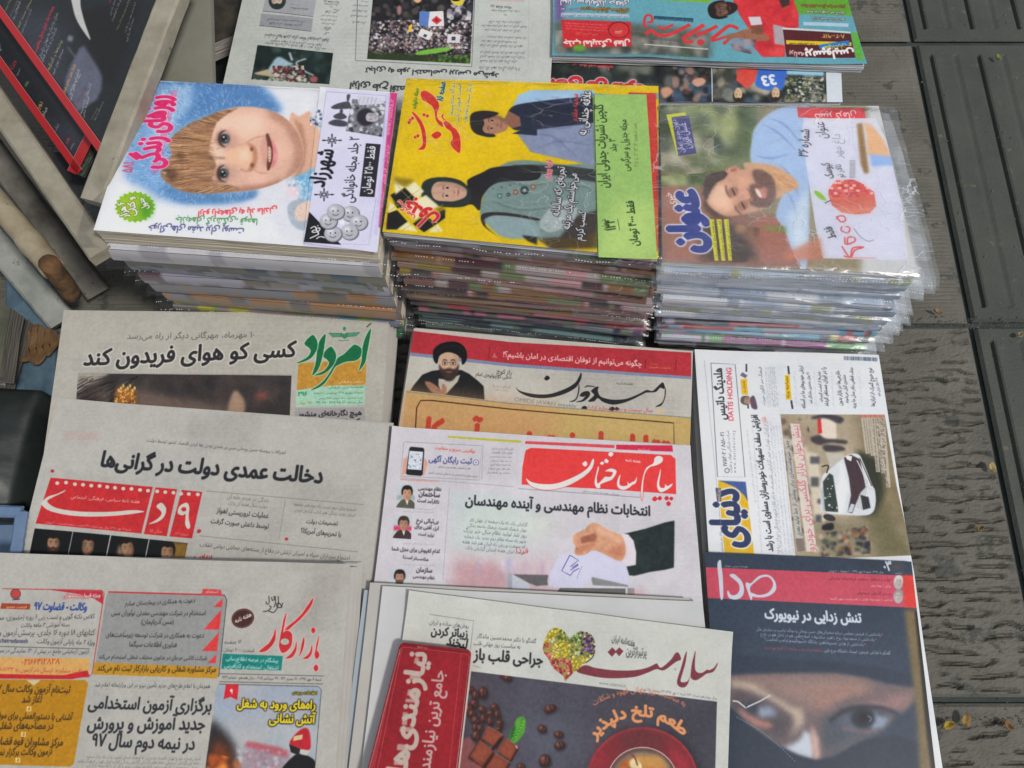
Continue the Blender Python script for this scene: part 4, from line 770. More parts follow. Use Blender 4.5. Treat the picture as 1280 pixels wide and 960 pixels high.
    pg.poly(Z((-20, -60), (400, -30), (700, -10), (900, 20), (1110, 60), (1118, 130), (950, 108), (820, 70), (640, 46), (300, 50), (-20, 62)), (44, 56, 74), f=1.6, alpha=.95)
    pg.poly([(1130, 762), (1150, 764), (1172, 985), (1150, 985), (1146, 900)], (134, 112, 70), f=2.5, alpha=.85); pg.poly([(1143, 764), (1152, 764), (1180, 985), (1166, 985), (1156, 900)], (24, 24, 26), f=1.2)
    return pg

# ---- Donya-e Eghtesad daily, turned sideways
def paint_donya():
    pg = Page([(862, 430), (1104, 440), (1200, 985), (850, 985)], .046, base=(208, 212, 218), gain=1.38)  # paper tone also holds the stronger light on the right side
    pg.mottle(.025, 60, 11); pg.ghost((880, 440, 1120, 690), 11, 16, .03); Z = Zm(870, 440, 3.692)
    pg.stroke(Z((68, 52), (180, 58), (225, 578), (98, 576), (68, 52)), .8, (80, 84, 88), smooth=False)
    pg.text('هلدینگ داتیس', *Z((136, 312), (118, 76)), (50, 52, 56), bold=.03, sy=1.3); pg.text('DATIS HOLDING', *Z((172, 318), (162, 74)), (206, 66, 84), bold=.02, sy=.95)
    pg.text('۰۲۱-۸۵۱ / ۱۷۵۲۰۲', *Z((142, 528), (128, 372)), (60, 62, 66), bold=.01); pg.text('شرکت بازرگانی فولاد و فلزات', *Z((166, 560), (150, 364)), (90, 92, 96)); pg.text('w w w . d a t i s h o l d i n g', *Z((184, 560), (178, 364)), (90, 92, 96)); pg.ell(870 + 142 / 3.692, 440 + 548 / 3.692, 3.2, 3.2, (70, 72, 76)); pg.ell(870 + 142 / 3.692, 440 + 548 / 3.692, 2.4, 2.4, (200, 202, 206))
    pg.poly(Z((100, 594), (228, 600), (268, 940), (132, 940)), (206, 164, 40)); pg.poly(Z((100, 594), (228, 600), (238, 690), (220, 660), (180, 625), (130, 604)), (64, 88, 146), f=.3)
    pg.text('دنیای اقتصاد', *Z((226, 1290), (190, 640)), (48, 58, 92), bold=.055, sy=1.5, outline=((226, 228, 232), 1.8))
    pg.poly(Z((88, 628), (114, 628), (116, 690), (96, 692)), (96, 90, 96)); pg.text('روزنامه', *Z((110, 688), (108, 632)), (206, 206, 210)); pg.text('شنبه ۷ مهر ۱۳۹۷ سال شانزدهم', *Z((122, 920), (112, 770)), (110, 112, 116))
    # small columns at top
    pg.poly(Z((228, 55), (236, 56), (236, 92), (228, 92)), (60, 62, 70)); pg.poly(Z((204, 128), (234, 122), (240, 200), (210, 196)), (216, 172, 50)); pg.text('یادداشت', *Z((228, 188), (224, 134)), (60, 50, 20)); pg.poly(Z((202, 108), (214, 94), (238, 110), (226, 122)), (104, 104, 124)); pg.stroke(Z((236, 205), (240, 262)), 2, (60, 62, 70))
    def mini(): face(pg, 870 + 238 / 3.692, 440 + 226 / 3.692, 4.6, 6.5, 10, skin=(170, 130, 116), hair=(90, 84, 84), f=.4)
    mini(); pg.poly(Z((250, 215), (268, 205), (282, 262), (256, 258)), (90, 76, 90), f=.5, smooth=True)
    pg.text('فرهنگ سر الگوی حیرت', *Z((318, 246), (300, 70)), (80, 82, 86), bold=.008)
    for k in range(5): pg.text(' '.join(WORDS[k * 5:k * 5 + 7]), *Z((334 + k * 11, 256), (322 + k * 10, 70)), (120, 122, 126), sy=.7, alpha=.75)
    pg.poly(Z((408, 108), (430, 106), (440, 220), (414, 222)), (222, 176, 40)); pg.text('مصاحبه ویژه', *Z((428, 214), (422, 114)), (60, 50, 20), bold=.01); pg.stroke(Z((424, 66), (428, 104)), 2.4, (60, 62, 70)); pg.stroke(Z((438, 224), (444, 264)), 2.4, (60, 62, 70))
    pg.text('افزایش سقف تسهیلات خودروسازان مساوی است با رشد', *Z((355, 920), (282, 292)), (40, 42, 46), bold=.03, sy=1.5)
    for k, (xa, xb) in enumerate(((246, 236), (268, 0), (330, 320))):
        if k != 1: pg.text(' '.join(WORDS[3 * k:3 * k + 13]), *Z((xa + 30 if k == 0 else xa + 62, 700 if k == 0 else 930), (xb, 360 if k == 0 else 300)), (120, 122, 126), sy=.9, alpha=.8)
    for k in range(5): pg.text(' '.join(WORDS[k * 7:k * 7 + 22]), *Z((372 + k * 17 + 10, 930), (344 + k * 14 - 14, 340 - (k < 2) * 20)), (128, 130, 134), sy=.8, alpha=.7)
    pg.text(' '.join(WORDS[2:24]), *Z((304, 930), (262, 330)), (128, 130, 134), sy=.8, alpha=.7)
    pg.poly(Z((300, 302), (322, 300), (326, 325), (306, 328)), (216, 130, 120), alpha=.5, f=.6)
    Z = Zm(970, 440, 3.692)
    g = random.Random(8)
    for i in range(46):   # barcode
        x = 312 + i * 3.4; pg.stroke(Z((x, 20 + i * .15), (x + .5, 38 + i * .15)), g.choice([.3, .5, .8]), (60, 66, 90), smooth=False)
    for (s, x, y0, y1) in (('ارزش خودروهای ما در آستانه', 120, 262, 66), ('۲۱ هزار مشتری ماندگار شد', 152, 240, 96), ('چینی‌ها از کیفیت گزیده‌اند', 200, 232, 92), ('را در ایران مستقر کردند', 226, 252, 72), ('خارجی‌ها در بازار بدون', 290, 248, 88), ('مشتری گران می‌شوند', 318, 238, 108), ('حذف قطعی دلار مدل ما پرید', 352, 262, 72), ('نوع خروج گمرک از ارزان‌ها', 440, 252, 76), ('۲۰۸ دلار ارزان شد', 466, 206, 120)):
        pg.text(s, *Z((x + 14, y1 and y0), (x, y1)), (54, 56, 60), bold=.02, sy=1.25)
    for x in (86, 176, 256, 384): pg.text(' '.join(WORDS[9:14]), *Z((x + 10, 250), (x, 90)), (150, 152, 156), sy=.8, alpha=.6)
    ph = Z((18, 288), (500, 290), (556, 620), (625, 940), (90, 960))
    def photo():
        pg.poly(ph, (160, 146, 124)); pg.poly(Z((360, 280), (520, 290), (620, 700), (640, 960), (430, 960), (440, 700)), (118, 106, 78), f=8); pg.poly(Z((180, 780), (640, 740), (640, 960), (180, 960)), (112, 106, 82), f=10, alpha=.7)
        pg.dots(ph, [(150, 138, 116), (104, 96, 72), (176, 160, 138), (128, 112, 86)], 80, 3, 14, f=5, alpha=.35)
        pg.poly(Z((370, 450), (480, 500), (500, 640), (470, 760), (390, 760)), (46, 50, 40), f=3.5); pg.poly(Z((430, 760), (500, 700), (620, 940), (480, 960)), (96, 92, 64), f=6, alpha=.7)
        pg.dots(Z((20, 288), (140, 290), (260, 940), (90, 960)), [(60, 56, 60), (150, 130, 120), (196, 180, 160), (90, 76, 70)], 110, 1.5, 5, f=1.2, alpha=.75)
        pg.poly(Z((130, 460), (190, 470), (230, 780), (180, 790)), (196, 186, 166), f=1.5)
        for x, y, rx, ry in ((178, 500, 6, 4.5), (178, 600, 5, 6), (200, 690, 3, 3), (195, 770, 4, 5)): pg.rect(970 + x / 3.692 - rx, 440 + y / 3.692 - ry, 970 + x / 3.692 + rx, 440 + y / 3.692 + ry, (84, 84, 88), f=1)
        pg.poly(Z((190, 300), (275, 310), (280, 400), (210, 410)), (208, 194, 180), f=.8); pg.poly(Z((190, 310), (205, 305), (212, 375), (192, 378)), (190, 50, 50), f=.5)
        for q in [((165, 300), (230, 288), (300, 300), (310, 320), (285, 330), (230, 308), (170, 310)), ((160, 395), (200, 385), (230, 400), (320, 408), (318, 425), (250, 420), (200, 430), (165, 415)), ((220, 430), (300, 435), (315, 455), (230, 460))]: pg.poly(Z(*q), (54, 50, 56), smooth=True, f=1.0, alpha=.92)
        pg.poly(Z((225, 465), (310, 470), (320, 485), (250, 550), (240, 500)), (176, 172, 160), f=.6)
        pg.poly(Z((205, 620), (215, 570), (250, 540), (330, 478), (380, 474), (405, 520), (440, 610), (455, 640), (458, 700), (440, 745), (380, 755), (220, 740), (205, 690)), (198, 202, 206), smooth=True, f=.4); pg.poly(Z((300, 500), (330, 620), (310, 745), (240, 742), (290, 600)), (220, 222, 226), f=2, alpha=.8); pg.poly(Z((205, 640), (225, 610), (232, 735), (215, 735)), (150, 156, 160), f=1, alpha=.7)
        for k in range(5): pg.stroke(Z((396 + k * 6, 560 + k * 8), (372 + k * 7, 720 + k * 3)), .5, (140, 140, 142))
        pg.poly(Z((215, 600), (245, 560), (262, 570), (285, 720), (285, 740), (225, 735)), (52, 62, 58), f=.4); pg.dots(Z((215, 600), (262, 570), (285, 735), (225, 735)), [(120, 136, 130), (40, 46, 44), (180, 186, 186)], 30, .5, 1.8)
        pg.poly(Z((312, 490), (345, 475), (385, 495), (400, 560), (412, 625), (388, 650), (350, 745), (330, 740), (345, 660), (335, 580)), (64, 50, 56), f=.5)
        pg.poly(Z((320, 478), (350, 482), (345, 505), (325, 495)), (214, 216, 220)); pg.poly(Z((330, 740), (345, 700), (362, 705), (350, 740)), (180, 188, 196)); pg.poly(Z((388, 660), (425, 670), (435, 720), (400, 730)), (50, 50, 52), f=.5); pg.stroke(Z((372, 500), (400, 560), (420, 620), (450, 640)), 1.4, (190, 190, 190)); pg.stroke(Z((385, 490), (415, 560), (440, 620)), .9, (50, 50, 52))
        pg.ell(970 + 245 / 3.692, 440 + 765 / 3.692, 8, 4, (52, 50, 52), rot=15); pg.stroke(Z((210, 530), (240, 525), (232, 560)), 1.5, (40, 40, 44))
        pg.dots(Z((200, 840), (420, 800), (440, 930), (220, 950)), [(30, 34, 44), (140, 76, 50), (60, 70, 66), (176, 150, 130), (40, 40, 44)], 90, 1, 4, f=1, alpha=.8)
        pg.poly(Z((215, 800), (260, 790), (262, 820), (215, 822)), (30, 30, 36), smooth=True, f=.6)
    pg.clip(ph, photo)
    pg.poly(Z((36, 402), (62, 404), (122, 860), (90, 862)), (176, 176, 172), alpha=.85); pg.text('جدول سرنوشت‌سازی برای پوشش از خط تولید بعدی', *Z((112, 850), (56, 410)), (60, 60, 62), sy=1.2)
    pg.poly(Z((64, 330), (108, 334), (188, 920), (140, 922)), (206, 196, 186), alpha=.9); pg.text('پیش‌خوان بازار گلکسی برای خودرو', *Z((176, 918), (100, 340)), (196, 92, 112), bold=0, sy=1.15); pg.poly(Z((88, 862), (124, 860), (132, 918), (98, 922)), (120, 108, 104))
    for k in range(5):
        x = 400 + k * 22; y1 = (470, 480, 555, 560, 625)[k]; pg.poly(Z((x - 9, 304), (x + 11, 304), (x + 32 + k * 2, y1), (x + 12 + k * 2, y1)), (186, 178, 166), alpha=.75)
        pg.text(' '.join(WORDS[k * 4:k * 4 + 9]), *Z((x + 24, y1 - 4), (x + 4, 308)), (60, 54, 50), sy=.9); pg.rect(970 + (x - 8) / 3.692, 440 + 290 / 3.692, 970 + (x + 9) / 3.692, 440 + 303 / 3.692, (216, 110, 100), alpha=.8)
    pg.stroke([(880, 450), (905, 700)], .6, (120, 122, 126), alpha=.6, smooth=False)
    return pg

# ---- red booklet
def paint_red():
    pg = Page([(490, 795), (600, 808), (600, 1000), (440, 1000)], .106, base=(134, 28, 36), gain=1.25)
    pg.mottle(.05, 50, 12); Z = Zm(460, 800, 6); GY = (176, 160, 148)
    pg.poly(Z((520, 60), (700, 100), (690, 600), (560, 960), (400, 960)), (156, 30, 40), f=16, alpha=.6)  # right part painted lighter for the light falling there
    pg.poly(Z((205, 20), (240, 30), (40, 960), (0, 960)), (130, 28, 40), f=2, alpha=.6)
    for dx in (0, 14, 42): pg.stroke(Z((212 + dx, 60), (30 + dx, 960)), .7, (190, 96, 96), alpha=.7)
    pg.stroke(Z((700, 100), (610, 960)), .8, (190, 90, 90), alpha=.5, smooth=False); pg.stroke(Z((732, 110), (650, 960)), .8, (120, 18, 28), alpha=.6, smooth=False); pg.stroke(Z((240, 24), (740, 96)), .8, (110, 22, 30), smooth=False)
    pg.text('نیازمندی‌های', *Z((250, 1180), (440, 104)), GY, bold=.045, sy=1.0)
    for (a, b) in (((355, 100), (440, 108)), ((352, 130), (385, 180)), ((330, 205), (412, 210)), ((318, 250), (400, 300)), ((300, 370), (385, 420)), ((285, 440), (360, 470)), ((262, 540), (300, 640)), ((242, 650), (325, 690)), ((222, 780), (300, 830)), ((200, 890), (280, 940))):
        pg.poly(Z((a[0], a[1]), (b[0], a[1] + 4), (b[0] - 8, b[1]), (a[0] - 8, b[1] - 4)), GY, f=.5, alpha=.8)
    pg.text('جامع ترین نیازمندی', *Z((450, 1060), (572, 236)), (178, 150, 146), bold=.03, sy=1.2)
    pg.text('روزنامه', *Z((368, 58), (450, 68)), (196, 150, 146))
    return pg

# ---- weekly with the child in a blue fur hat (bagged)
def paint_child():
    pg = Page([(100, 90), (510, 110), (490, 340), (95, 300)], .2645, base=(214, 216, 224), gain=1.25, dpm=2600)
    Z = Zm(100, 90, 4.364); Y = Zm(280, 90, 4.364)
    blue = [(205, 98), (180, 130), (166, 165), (155, 205), (160, 225), (180, 235), (195, 246), (225, 254), (262, 256), (300, 252), (322, 238), (316, 225), (300, 150), (350, 140), (338, 118), (318, 104), (290, 98)]
    pg.poly(blue, (124, 164, 204), smooth=True, f=6)
    pg.poly([(230, 98), (300, 98), (330, 112), (348, 140), (300, 136), (240, 148), (214, 160), (222, 120)], (84, 130, 180), smooth=True, f=5); pg.poly([(205, 230), (240, 240), (300, 242), (318, 236), (315, 248), (262, 254), (215, 250)], (92, 138, 184), smooth=True, f=3)
    pg.poly([(200, 120), (240, 100), (240, 130), (215, 160), (195, 200), (185, 180)], (166, 196, 220), f=6, alpha=.8)
    pg.hairs(blue, [(62, 106, 158), (190, 214, 232), (110, 154, 198), (70, 112, 160), (214, 230, 240)], 1900, 8, .8, lambda x, y: math.degrees(math.atan2(y - 180, x - 285)), seed=2, spread=55, alpha=.6)
    pg.poly([(118, 290), (150, 230), (175, 245), (200, 262), (340, 260), (345, 300), (160, 300)], (220, 224, 232), f=5)
    # neck, shoulder, sleeve
    pg.poly(Y((360, 235), (410, 240), (465, 212), (500, 260), (535, 330), (520, 450), (490, 560), (440, 580), (380, 580), (350, 520)), (212, 172, 148), smooth=True, f=1.2); pg.poly(Y((380, 250), (430, 290), (450, 400), (440, 500), (410, 570), (385, 575), (420, 480), (425, 380)), (172, 128, 106), f=2.2, alpha=.8)
    pg.poly(Y((480, 190), (560, 100), (570, 300), (530, 330), (470, 250)), (206, 208, 214), f=2); pg.dots(Y((465, 225), (530, 190), (545, 310), (470, 290)), [(70, 86, 120), (150, 160, 180), (220, 220, 226)], 60, .7, 2.2, f=.4)
    pg.poly(Y((340, 590), (500, 520), (480, 700), (400, 860), (420, 700)), (120, 176, 210), f=2.5); pg.poly(Y((340, 600), (380, 580), (420, 640), (410, 700), (345, 680)), (224, 206, 212), f=3)
    pg.dots(Y((340, 590), (500, 540), (480, 720), (420, 860), (380, 760)), [(90, 160, 200), (180, 210, 224), (226, 232, 236), (226, 206, 214)], 160, .6, 2.6, f=.7, alpha=.6)
    pg.poly(Y((345, 740), (380, 700), (450, 700), (470, 760), (440, 860), (370, 830)), (168, 178, 190), smooth=True, f=1); pg.poly(Y((400, 730), (470, 705), (465, 800), (410, 810), (385, 780)), (226, 200, 184), smooth=True, f=1.2); pg.hairs(Y((345, 740), (450, 700), (470, 760), (370, 840)), [(210, 214, 220), (120, 136, 156), (230, 230, 232)], 110, 4, .5, 60, spread=60, alpha=.7)
    # face turned on its side: forehead left, chin right
    fc = [(250, 160), (268, 143), (292, 134), (322, 134), (350, 143), (368, 160), (378, 184), (375, 208), (352, 226), (318, 237), (285, 239), (255, 236), (243, 200)]
    pg.poly(fc, (216, 178, 158), smooth=True, f=.8)
    def skin():
        pg.poly([(262, 145), (320, 140), (335, 165), (300, 172), (262, 170)], (232, 198, 180), f=7, alpha=.8); pg.ell(270, 196, 12, 18, (232, 202, 184), f=6, alpha=.8); pg.ell(322, 222, 14, 8, (232, 190, 172), f=5, alpha=.8); pg.ell(318, 152, 12, 8, (236, 196, 180), f=5, alpha=.8)
        pg.poly([(330, 128), (352, 138), (372, 158), (384, 182), (376, 214), (350, 232), (366, 205), (368, 182), (356, 160), (338, 146)], (178, 134, 114), f=3.2, alpha=.85); pg.poly([(250, 232), (290, 234), (330, 230), (352, 222), (350, 242), (250, 246)], (170, 124, 104), f=3, alpha=.85)
        pg.poly([(340, 176), (356, 178), (360, 192), (352, 208), (342, 204)], (224, 186, 166), f=4, alpha=.8)
        pg.ell(284, 173, 14, 13, (190, 150, 134), f=4, alpha=.55); pg.ell(282, 217, 14, 12, (190, 150, 134), f=4, alpha=.55)
        # nose
        pg.poly([(284, 190), (300, 184), (312, 182), (318, 190), (318, 202), (311, 210), (300, 205), (285, 200)], (228, 186, 158), smooth=True, f=2); pg.ell(305, 194, 6, 7, (238, 200, 176), f=2.5); pg.poly([(308, 178), (318, 182), (322, 195), (318, 210), (309, 213), (314, 204), (316, 194), (314, 186)], (178, 126, 98), smooth=True, f=1.4, alpha=.85)
        pg.ell(314.5, 186, 2.2, 2.8, (120, 72, 52), f=.9, alpha=.9); pg.ell(315, 206, 2.4, 2.8, (120, 72, 52), f=.9, alpha=.9); pg.stroke([(300, 211), (310, 214), (316, 211)], 1.6, (170, 116, 92), f=1.2, alpha=.7); pg.stroke([(290, 183), (302, 180), (310, 179)], 1.5, (190, 140, 116), f=1.4, alpha=.6)
        # open smile
        pg.stroke([(308, 178), (318, 172), (328, 170), (338, 167)], [1, 2, 1], (176, 120, 98), f=1.2, alpha=.75); pg.stroke([(317, 212), (326, 216), (334, 216)], [1, 2, 1], (176, 120, 98), f=1.2, alpha=.6)
        pg.poly([(334, 166), (337.5, 172), (341, 184), (341, 198), (338, 209), (334.5, 213), (333, 204), (334.5, 192), (333.5, 180), (332, 170)], (104, 56, 46), smooth=True, f=.7); pg.poly([(335.2, 183), (338.5, 186), (338.6, 198), (336.5, 203), (335, 196)], (214, 192, 172), smooth=True, f=.4)
        for y in (187, 191, 195, 199): pg.stroke([(335, y), (338.5, y + .3)], .5, (140, 100, 84))
        pg.poly([(339, 172), (344, 182), (347, 194), (344, 204), (339, 210), (341.5, 198), (341, 184)], (212, 130, 134), smooth=True, f=1.1); pg.poly([(326, 182), (332, 170), (333.5, 184), (334, 196), (332.5, 208), (328, 200)], (206, 150, 136), smooth=True, f=1.3, alpha=.7); pg.ell(344.5, 196, 2.4, 5, (236, 160, 166), f=1.2, alpha=.8)
        # eyes
        for ex, ey, w in ((280.5, 173, 1), (279, 216.5, -1)):
            pg.ell(ex - 2, ey, 8.5, 10.5, (120, 84, 72), f=2.6, alpha=.65); pg.poly([(ex - 5, ey), (ex - 4, ey - 6), (ex, ey - 9), (ex + 4, ey - 6), (ex + 6, ey), (ex + 4, ey + 6), (ex, ey + 9), (ex - 4, ey + 6)], (196, 188, 184), smooth=True, f=.8, alpha=.9)
            pg.ell(ex, ey, 6.2, 6.4, (44, 52, 58), f=.9); pg.ell(ex + 1.6, ey + w, 3.6, 3.8, (92, 106, 108), f=1.3); pg.ell(ex - .3, ey, 3.3, 3.3, (14, 14, 18), f=.7); pg.ell(ex - 1, ey - 2, 1.2, 1.2, (244, 246, 248), f=.3); pg.ell(ex + 1.5, ey + 2, .9, .9, (200, 206, 210), f=.3)
            pg.stroke([(ex + 1, ey - 10.5), (ex - 4.5, ey - 7), (ex - 6.4, ey), (ex - 4.5, ey + 7), (ex + 1, ey + 10.5)], [1.2, 2.8, 3.2, 2.8, 1.2], (70, 44, 36), f=1.0); pg.stroke([(ex + 5, ey - 6), (ex + 6.5, ey), (ex + 4, ey + 7)], 1, (130, 88, 74), f=.8, alpha=.8)
            pg.hairs([(ex - 14, ey - 14), (ex - 3, ey - 14), (ex - 3, ey + 14), (ex - 14, ey + 14)], [(80, 54, 44)], 16, 5, .5, lambda x, y: math.degrees(math.atan2(y - ey, x - ex - 3)), seed=3, spread=12, alpha=.4)
    pg.clip(fc, skin, smooth=True)
    # fringe
    hair = Z((440, 545), (470, 600), (560, 650), (700, 662), (860, 645), (830, 620), (720, 600), (740, 500), (700, 430), (720, 340), (740, 280), (800, 230), (860, 195), (760, 215), (680, 245), (600, 280), (520, 335), (480, 380), (500, 450))
    pg.poly(hair, (158, 116, 84), smooth=True, f=1.2)
    pg.hairs(hair, [(196, 154, 112), (120, 84, 60), (214, 178, 140), (92, 64, 48), (170, 128, 92)], 900, 36, 1.4, lambda x, y: (y - 185) * -.35 + 2, seed=6, spread=6, alpha=.55)
    g = random.Random(8)
    for _ in range(90):
        y = g.uniform(160, 236); x = 236 + g.random() * 8; l = g.uniform(22, 32) * (1 - .3 * abs(y - 195) / 40); pg.stroke([(x, y), (x + l * .6, y + g.uniform(-2, 2)), (x + l, y + g.uniform(-4, 4))], [2.6, 2.2, .3], g.choice([(168, 128, 92), (140, 100, 72), (190, 150, 112)]), alpha=.55, f=.3)
    pg.hairs([(196, 150), (262, 120), (300, 128), (262, 140), (214, 172), (204, 240), (262, 246), (200, 252)], [(186, 210, 228), (110, 150, 190), (214, 226, 236)], 260, 7, .6, 100, seed=21, spread=70, alpha=.7)
    pg.poly(Z((445, 530), (500, 520), (540, 560), (500, 600)), (84, 58, 44), f=2.5, alpha=.7); pg.poly(Z((520, 440), (560, 430), (580, 470), (540, 490)), (96, 66, 48), f=2.5, alpha=.6); pg.stroke(Z((590, 440), (700, 460), (790, 470)), 3, (96, 68, 50), f=1.5, alpha=.6); pg.stroke(Z((600, 560), (700, 590), (800, 600)), 3, (104, 74, 54), f=1.5, alpha=.6)
    pg.hairs([(198, 110), (216, 113), (214, 215), (196, 222)], [(230, 236, 242), (92, 70, 60), (200, 210, 220)], 160, 6, .7, 180, seed=8, spread=60, alpha=.7)
    PK = (206, 42, 108)
    for i in range(4): pg.stroke(Z((503 + i * 8.5, 98), (388 + i * 11, 552)), .9, (222, 76, 130), smooth=False)
    pg.text('روزهای زندگی', *Z((424, 522), (480, 130)), PK, bold=.05, sy=2.3, outline=((244, 214, 228), 1.0))
    pg.text('۵۸۱', *Z((282, 545), (292, 492)), (206, 70, 110), bold=.02, sy=1.7)
    cx, cy = 100 + 300 / 4.364, 90 + 735 / 4.364
    pg.poly([(cx + (26 if i % 2 else 22.5) * math.cos(i * PI / 22), cy + (20 if i % 2 else 17.4) * math.sin(i * PI / 22)) for i in range(44)], (126, 176, 36)); pg.ell(cx - 6, cy, 13, 14, (176, 194, 34), f=6, alpha=.8); pg.ell(cx + 14, cy + 2, 8, 12, (70, 146, 44), f=5, alpha=.8)
    for s, q in (('۶ هزار', ((262, 790), (240, 705))), ('و کتاب', ((312, 778), (288, 680))), ('جدول', ((372, 742), (340, 682)))): pg.text(s, *Z(*q), (246, 246, 236), bold=.04, sy=1.2, outline=((70, 90, 30), .8))
    # three cover lines printed upside down
    pg.text('اردو راجه‌های به یاد ماندنی', (346, 259), (248, 264), (206, 52, 60), bold=.02, sy=1.35, outline=((236, 200, 200), .8)); pg.text('جاذبه‌های گردشگری، قوم‌ها', (322, 273), (220, 271), (62, 128, 60), bold=.015, sy=1.3); pg.text('خوراکی‌های مفید برای پوست', (305, 285), (186, 281), (60, 58, 112), bold=.015, sy=1.35)
    # insert sheet
    pg.poly(Y((560, 82), (905, 118), (835, 945), (830, 985), (430, 952), (470, 750)), (204, 202, 226)); pg.poly(Y((905, 115), (952, 118), (870, 850), (840, 850)), (190, 60, 116)); pg.poly(Y((888, 120), (908, 118), (840, 900), (820, 890)), (196, 190, 222), f=.8)
    pg.text('www.roozha.ir', *Y((905, 350), (928, 150)), (230, 160, 190)); pg.text('خانوادگی فرهنگی اجتماعی', *Y((862, 760), (905, 400)), (226, 150, 186))
    pg.stroke(Y((560, 110), (884, 132), (870, 360)), .5, (110, 108, 130), smooth=False); pg.stroke(Y((560, 110), (437, 930), (790, 946), (830, 690)), .4, (120, 118, 140), smooth=False)
    pp = Y((700, 150), (884, 165), (862, 358), (665, 325)); pg.poly(pp, (120, 120, 128)); pg.dots(pp, [(60, 60, 66), (160, 160, 168), (90, 90, 96), (200, 200, 208)], 140, .8, 3, f=.6)
    pg.ell(280 + 775 / 4.364, 90 + 250 / 4.364, 12, 11, (46, 44, 50), f=1.5); face(pg, 280 + 808 / 4.364, 90 + 252 / 4.364, 6, 7.5, 8, skin=(176, 174, 180), hair=(46, 44, 50), f=.5, hairtop=False)
    pg.poly(Y((725, 130), (860, 150), (880, 175), (740, 185)), (196, 196, 208)); [pg.stroke(Y((745 + k * 22, 140), (735 + k * 22, 178)), .5, (130, 130, 150)) for k in range(5)]
    for q in [((585, 195), (620, 175), (680, 165), (690, 200), (640, 205), (600, 205)), ((600, 240), (640, 225), (672, 250), (640, 262), (605, 255)), ((570, 280), (610, 262), (670, 275), (665, 300), (600, 296)), ((640, 200), (650, 215), (640, 240), (632, 220)), ((672, 128), (690, 128), (680, 165), (672, 165))]: pg.poly(Y(*q), (70, 70, 78), smooth=True, f=.5)
    for (ox, oy) in ((590, 376), (547, 672)):
        X0, Y0 = 280 + ox / 4.364, 90 + oy / 4.364
        for a in range(0, 360, 45): pg.ell(X0 + 4.6 * math.cos(RD(a)), Y0 + 3.2 * math.sin(RD(a)), 2.6, 1.2, (50, 50, 58), rot=a); pg.ell(X0 + 4.6 * math.cos(RD(a)), Y0 + 3.2 * math.sin(RD(a)), 1.3, .5, (204, 202, 226), rot=a)
        for s_ in (-1, 1): pg.ell(X0 + s_ * 10, Y0, 2.6, 1, (50, 50, 58)); pg.ell(X0, Y0 + s_ * 6.6, 1, 2, (50, 50, 58))
    pg.text('شهرزاد', *Y((552, 632), (606, 432)), (36, 36, 42), bold=.035, sy=1.45, drop=-.05)
    pg.text('۲ جلد مجله خانوادگی', *Y((702, 716), (740, 358)), (44, 44, 50), bold=.012, sy=1.55); pg.poly(Y((775, 392), (856, 398), (822, 686), (740, 682)), (44, 44, 50)); pg.text('فقط ۲۵۰۰ تومان', *Y((796, 668), (828, 410)), (232, 232, 240), bold=.012, sy=1.35)
    pg.poly(Y((466, 765), (640, 945), (436, 930)), (34, 34, 38)); pg.text('بهار', *Y((535, 915), (500, 840)), (230, 230, 236), sy=1.2)
    for i, (x, y) in enumerate(((690, 775), (735, 823), (685, 875), (595, 885), (570, 816), (610, 765))):
        X0, Y0 = 280 + x / 4.364, 90 + y / 4.364; r = 11.5
        pg.ell(X0 + .8, Y0 + .8, r, r * .88, (90, 90, 96)); pg.ell(X0, Y0, r * .95, r * .84, (172, 172, 180), f=.4); pg.ell(X0 - 3, Y0 - 3, 4, 3.4, (214, 214, 222), f=2)
        for s_ in (-1, 1): pg.ell(X0 + s_ * 3, Y0 - 1, .8, 1, (30, 30, 34))
        pg.stroke([(X0 - 4, Y0 + 3), (X0, Y0 + 5), (X0 + 4, Y0 + 3)], .7, (40, 40, 44))
    pg.ell(280 + 645 / 4.364, 90 + 824 / 4.364, 3, 2.6, (230, 230, 236))
    pg.text('غذایی', (152, 296), (132, 296), (60, 58, 112))
    return pg

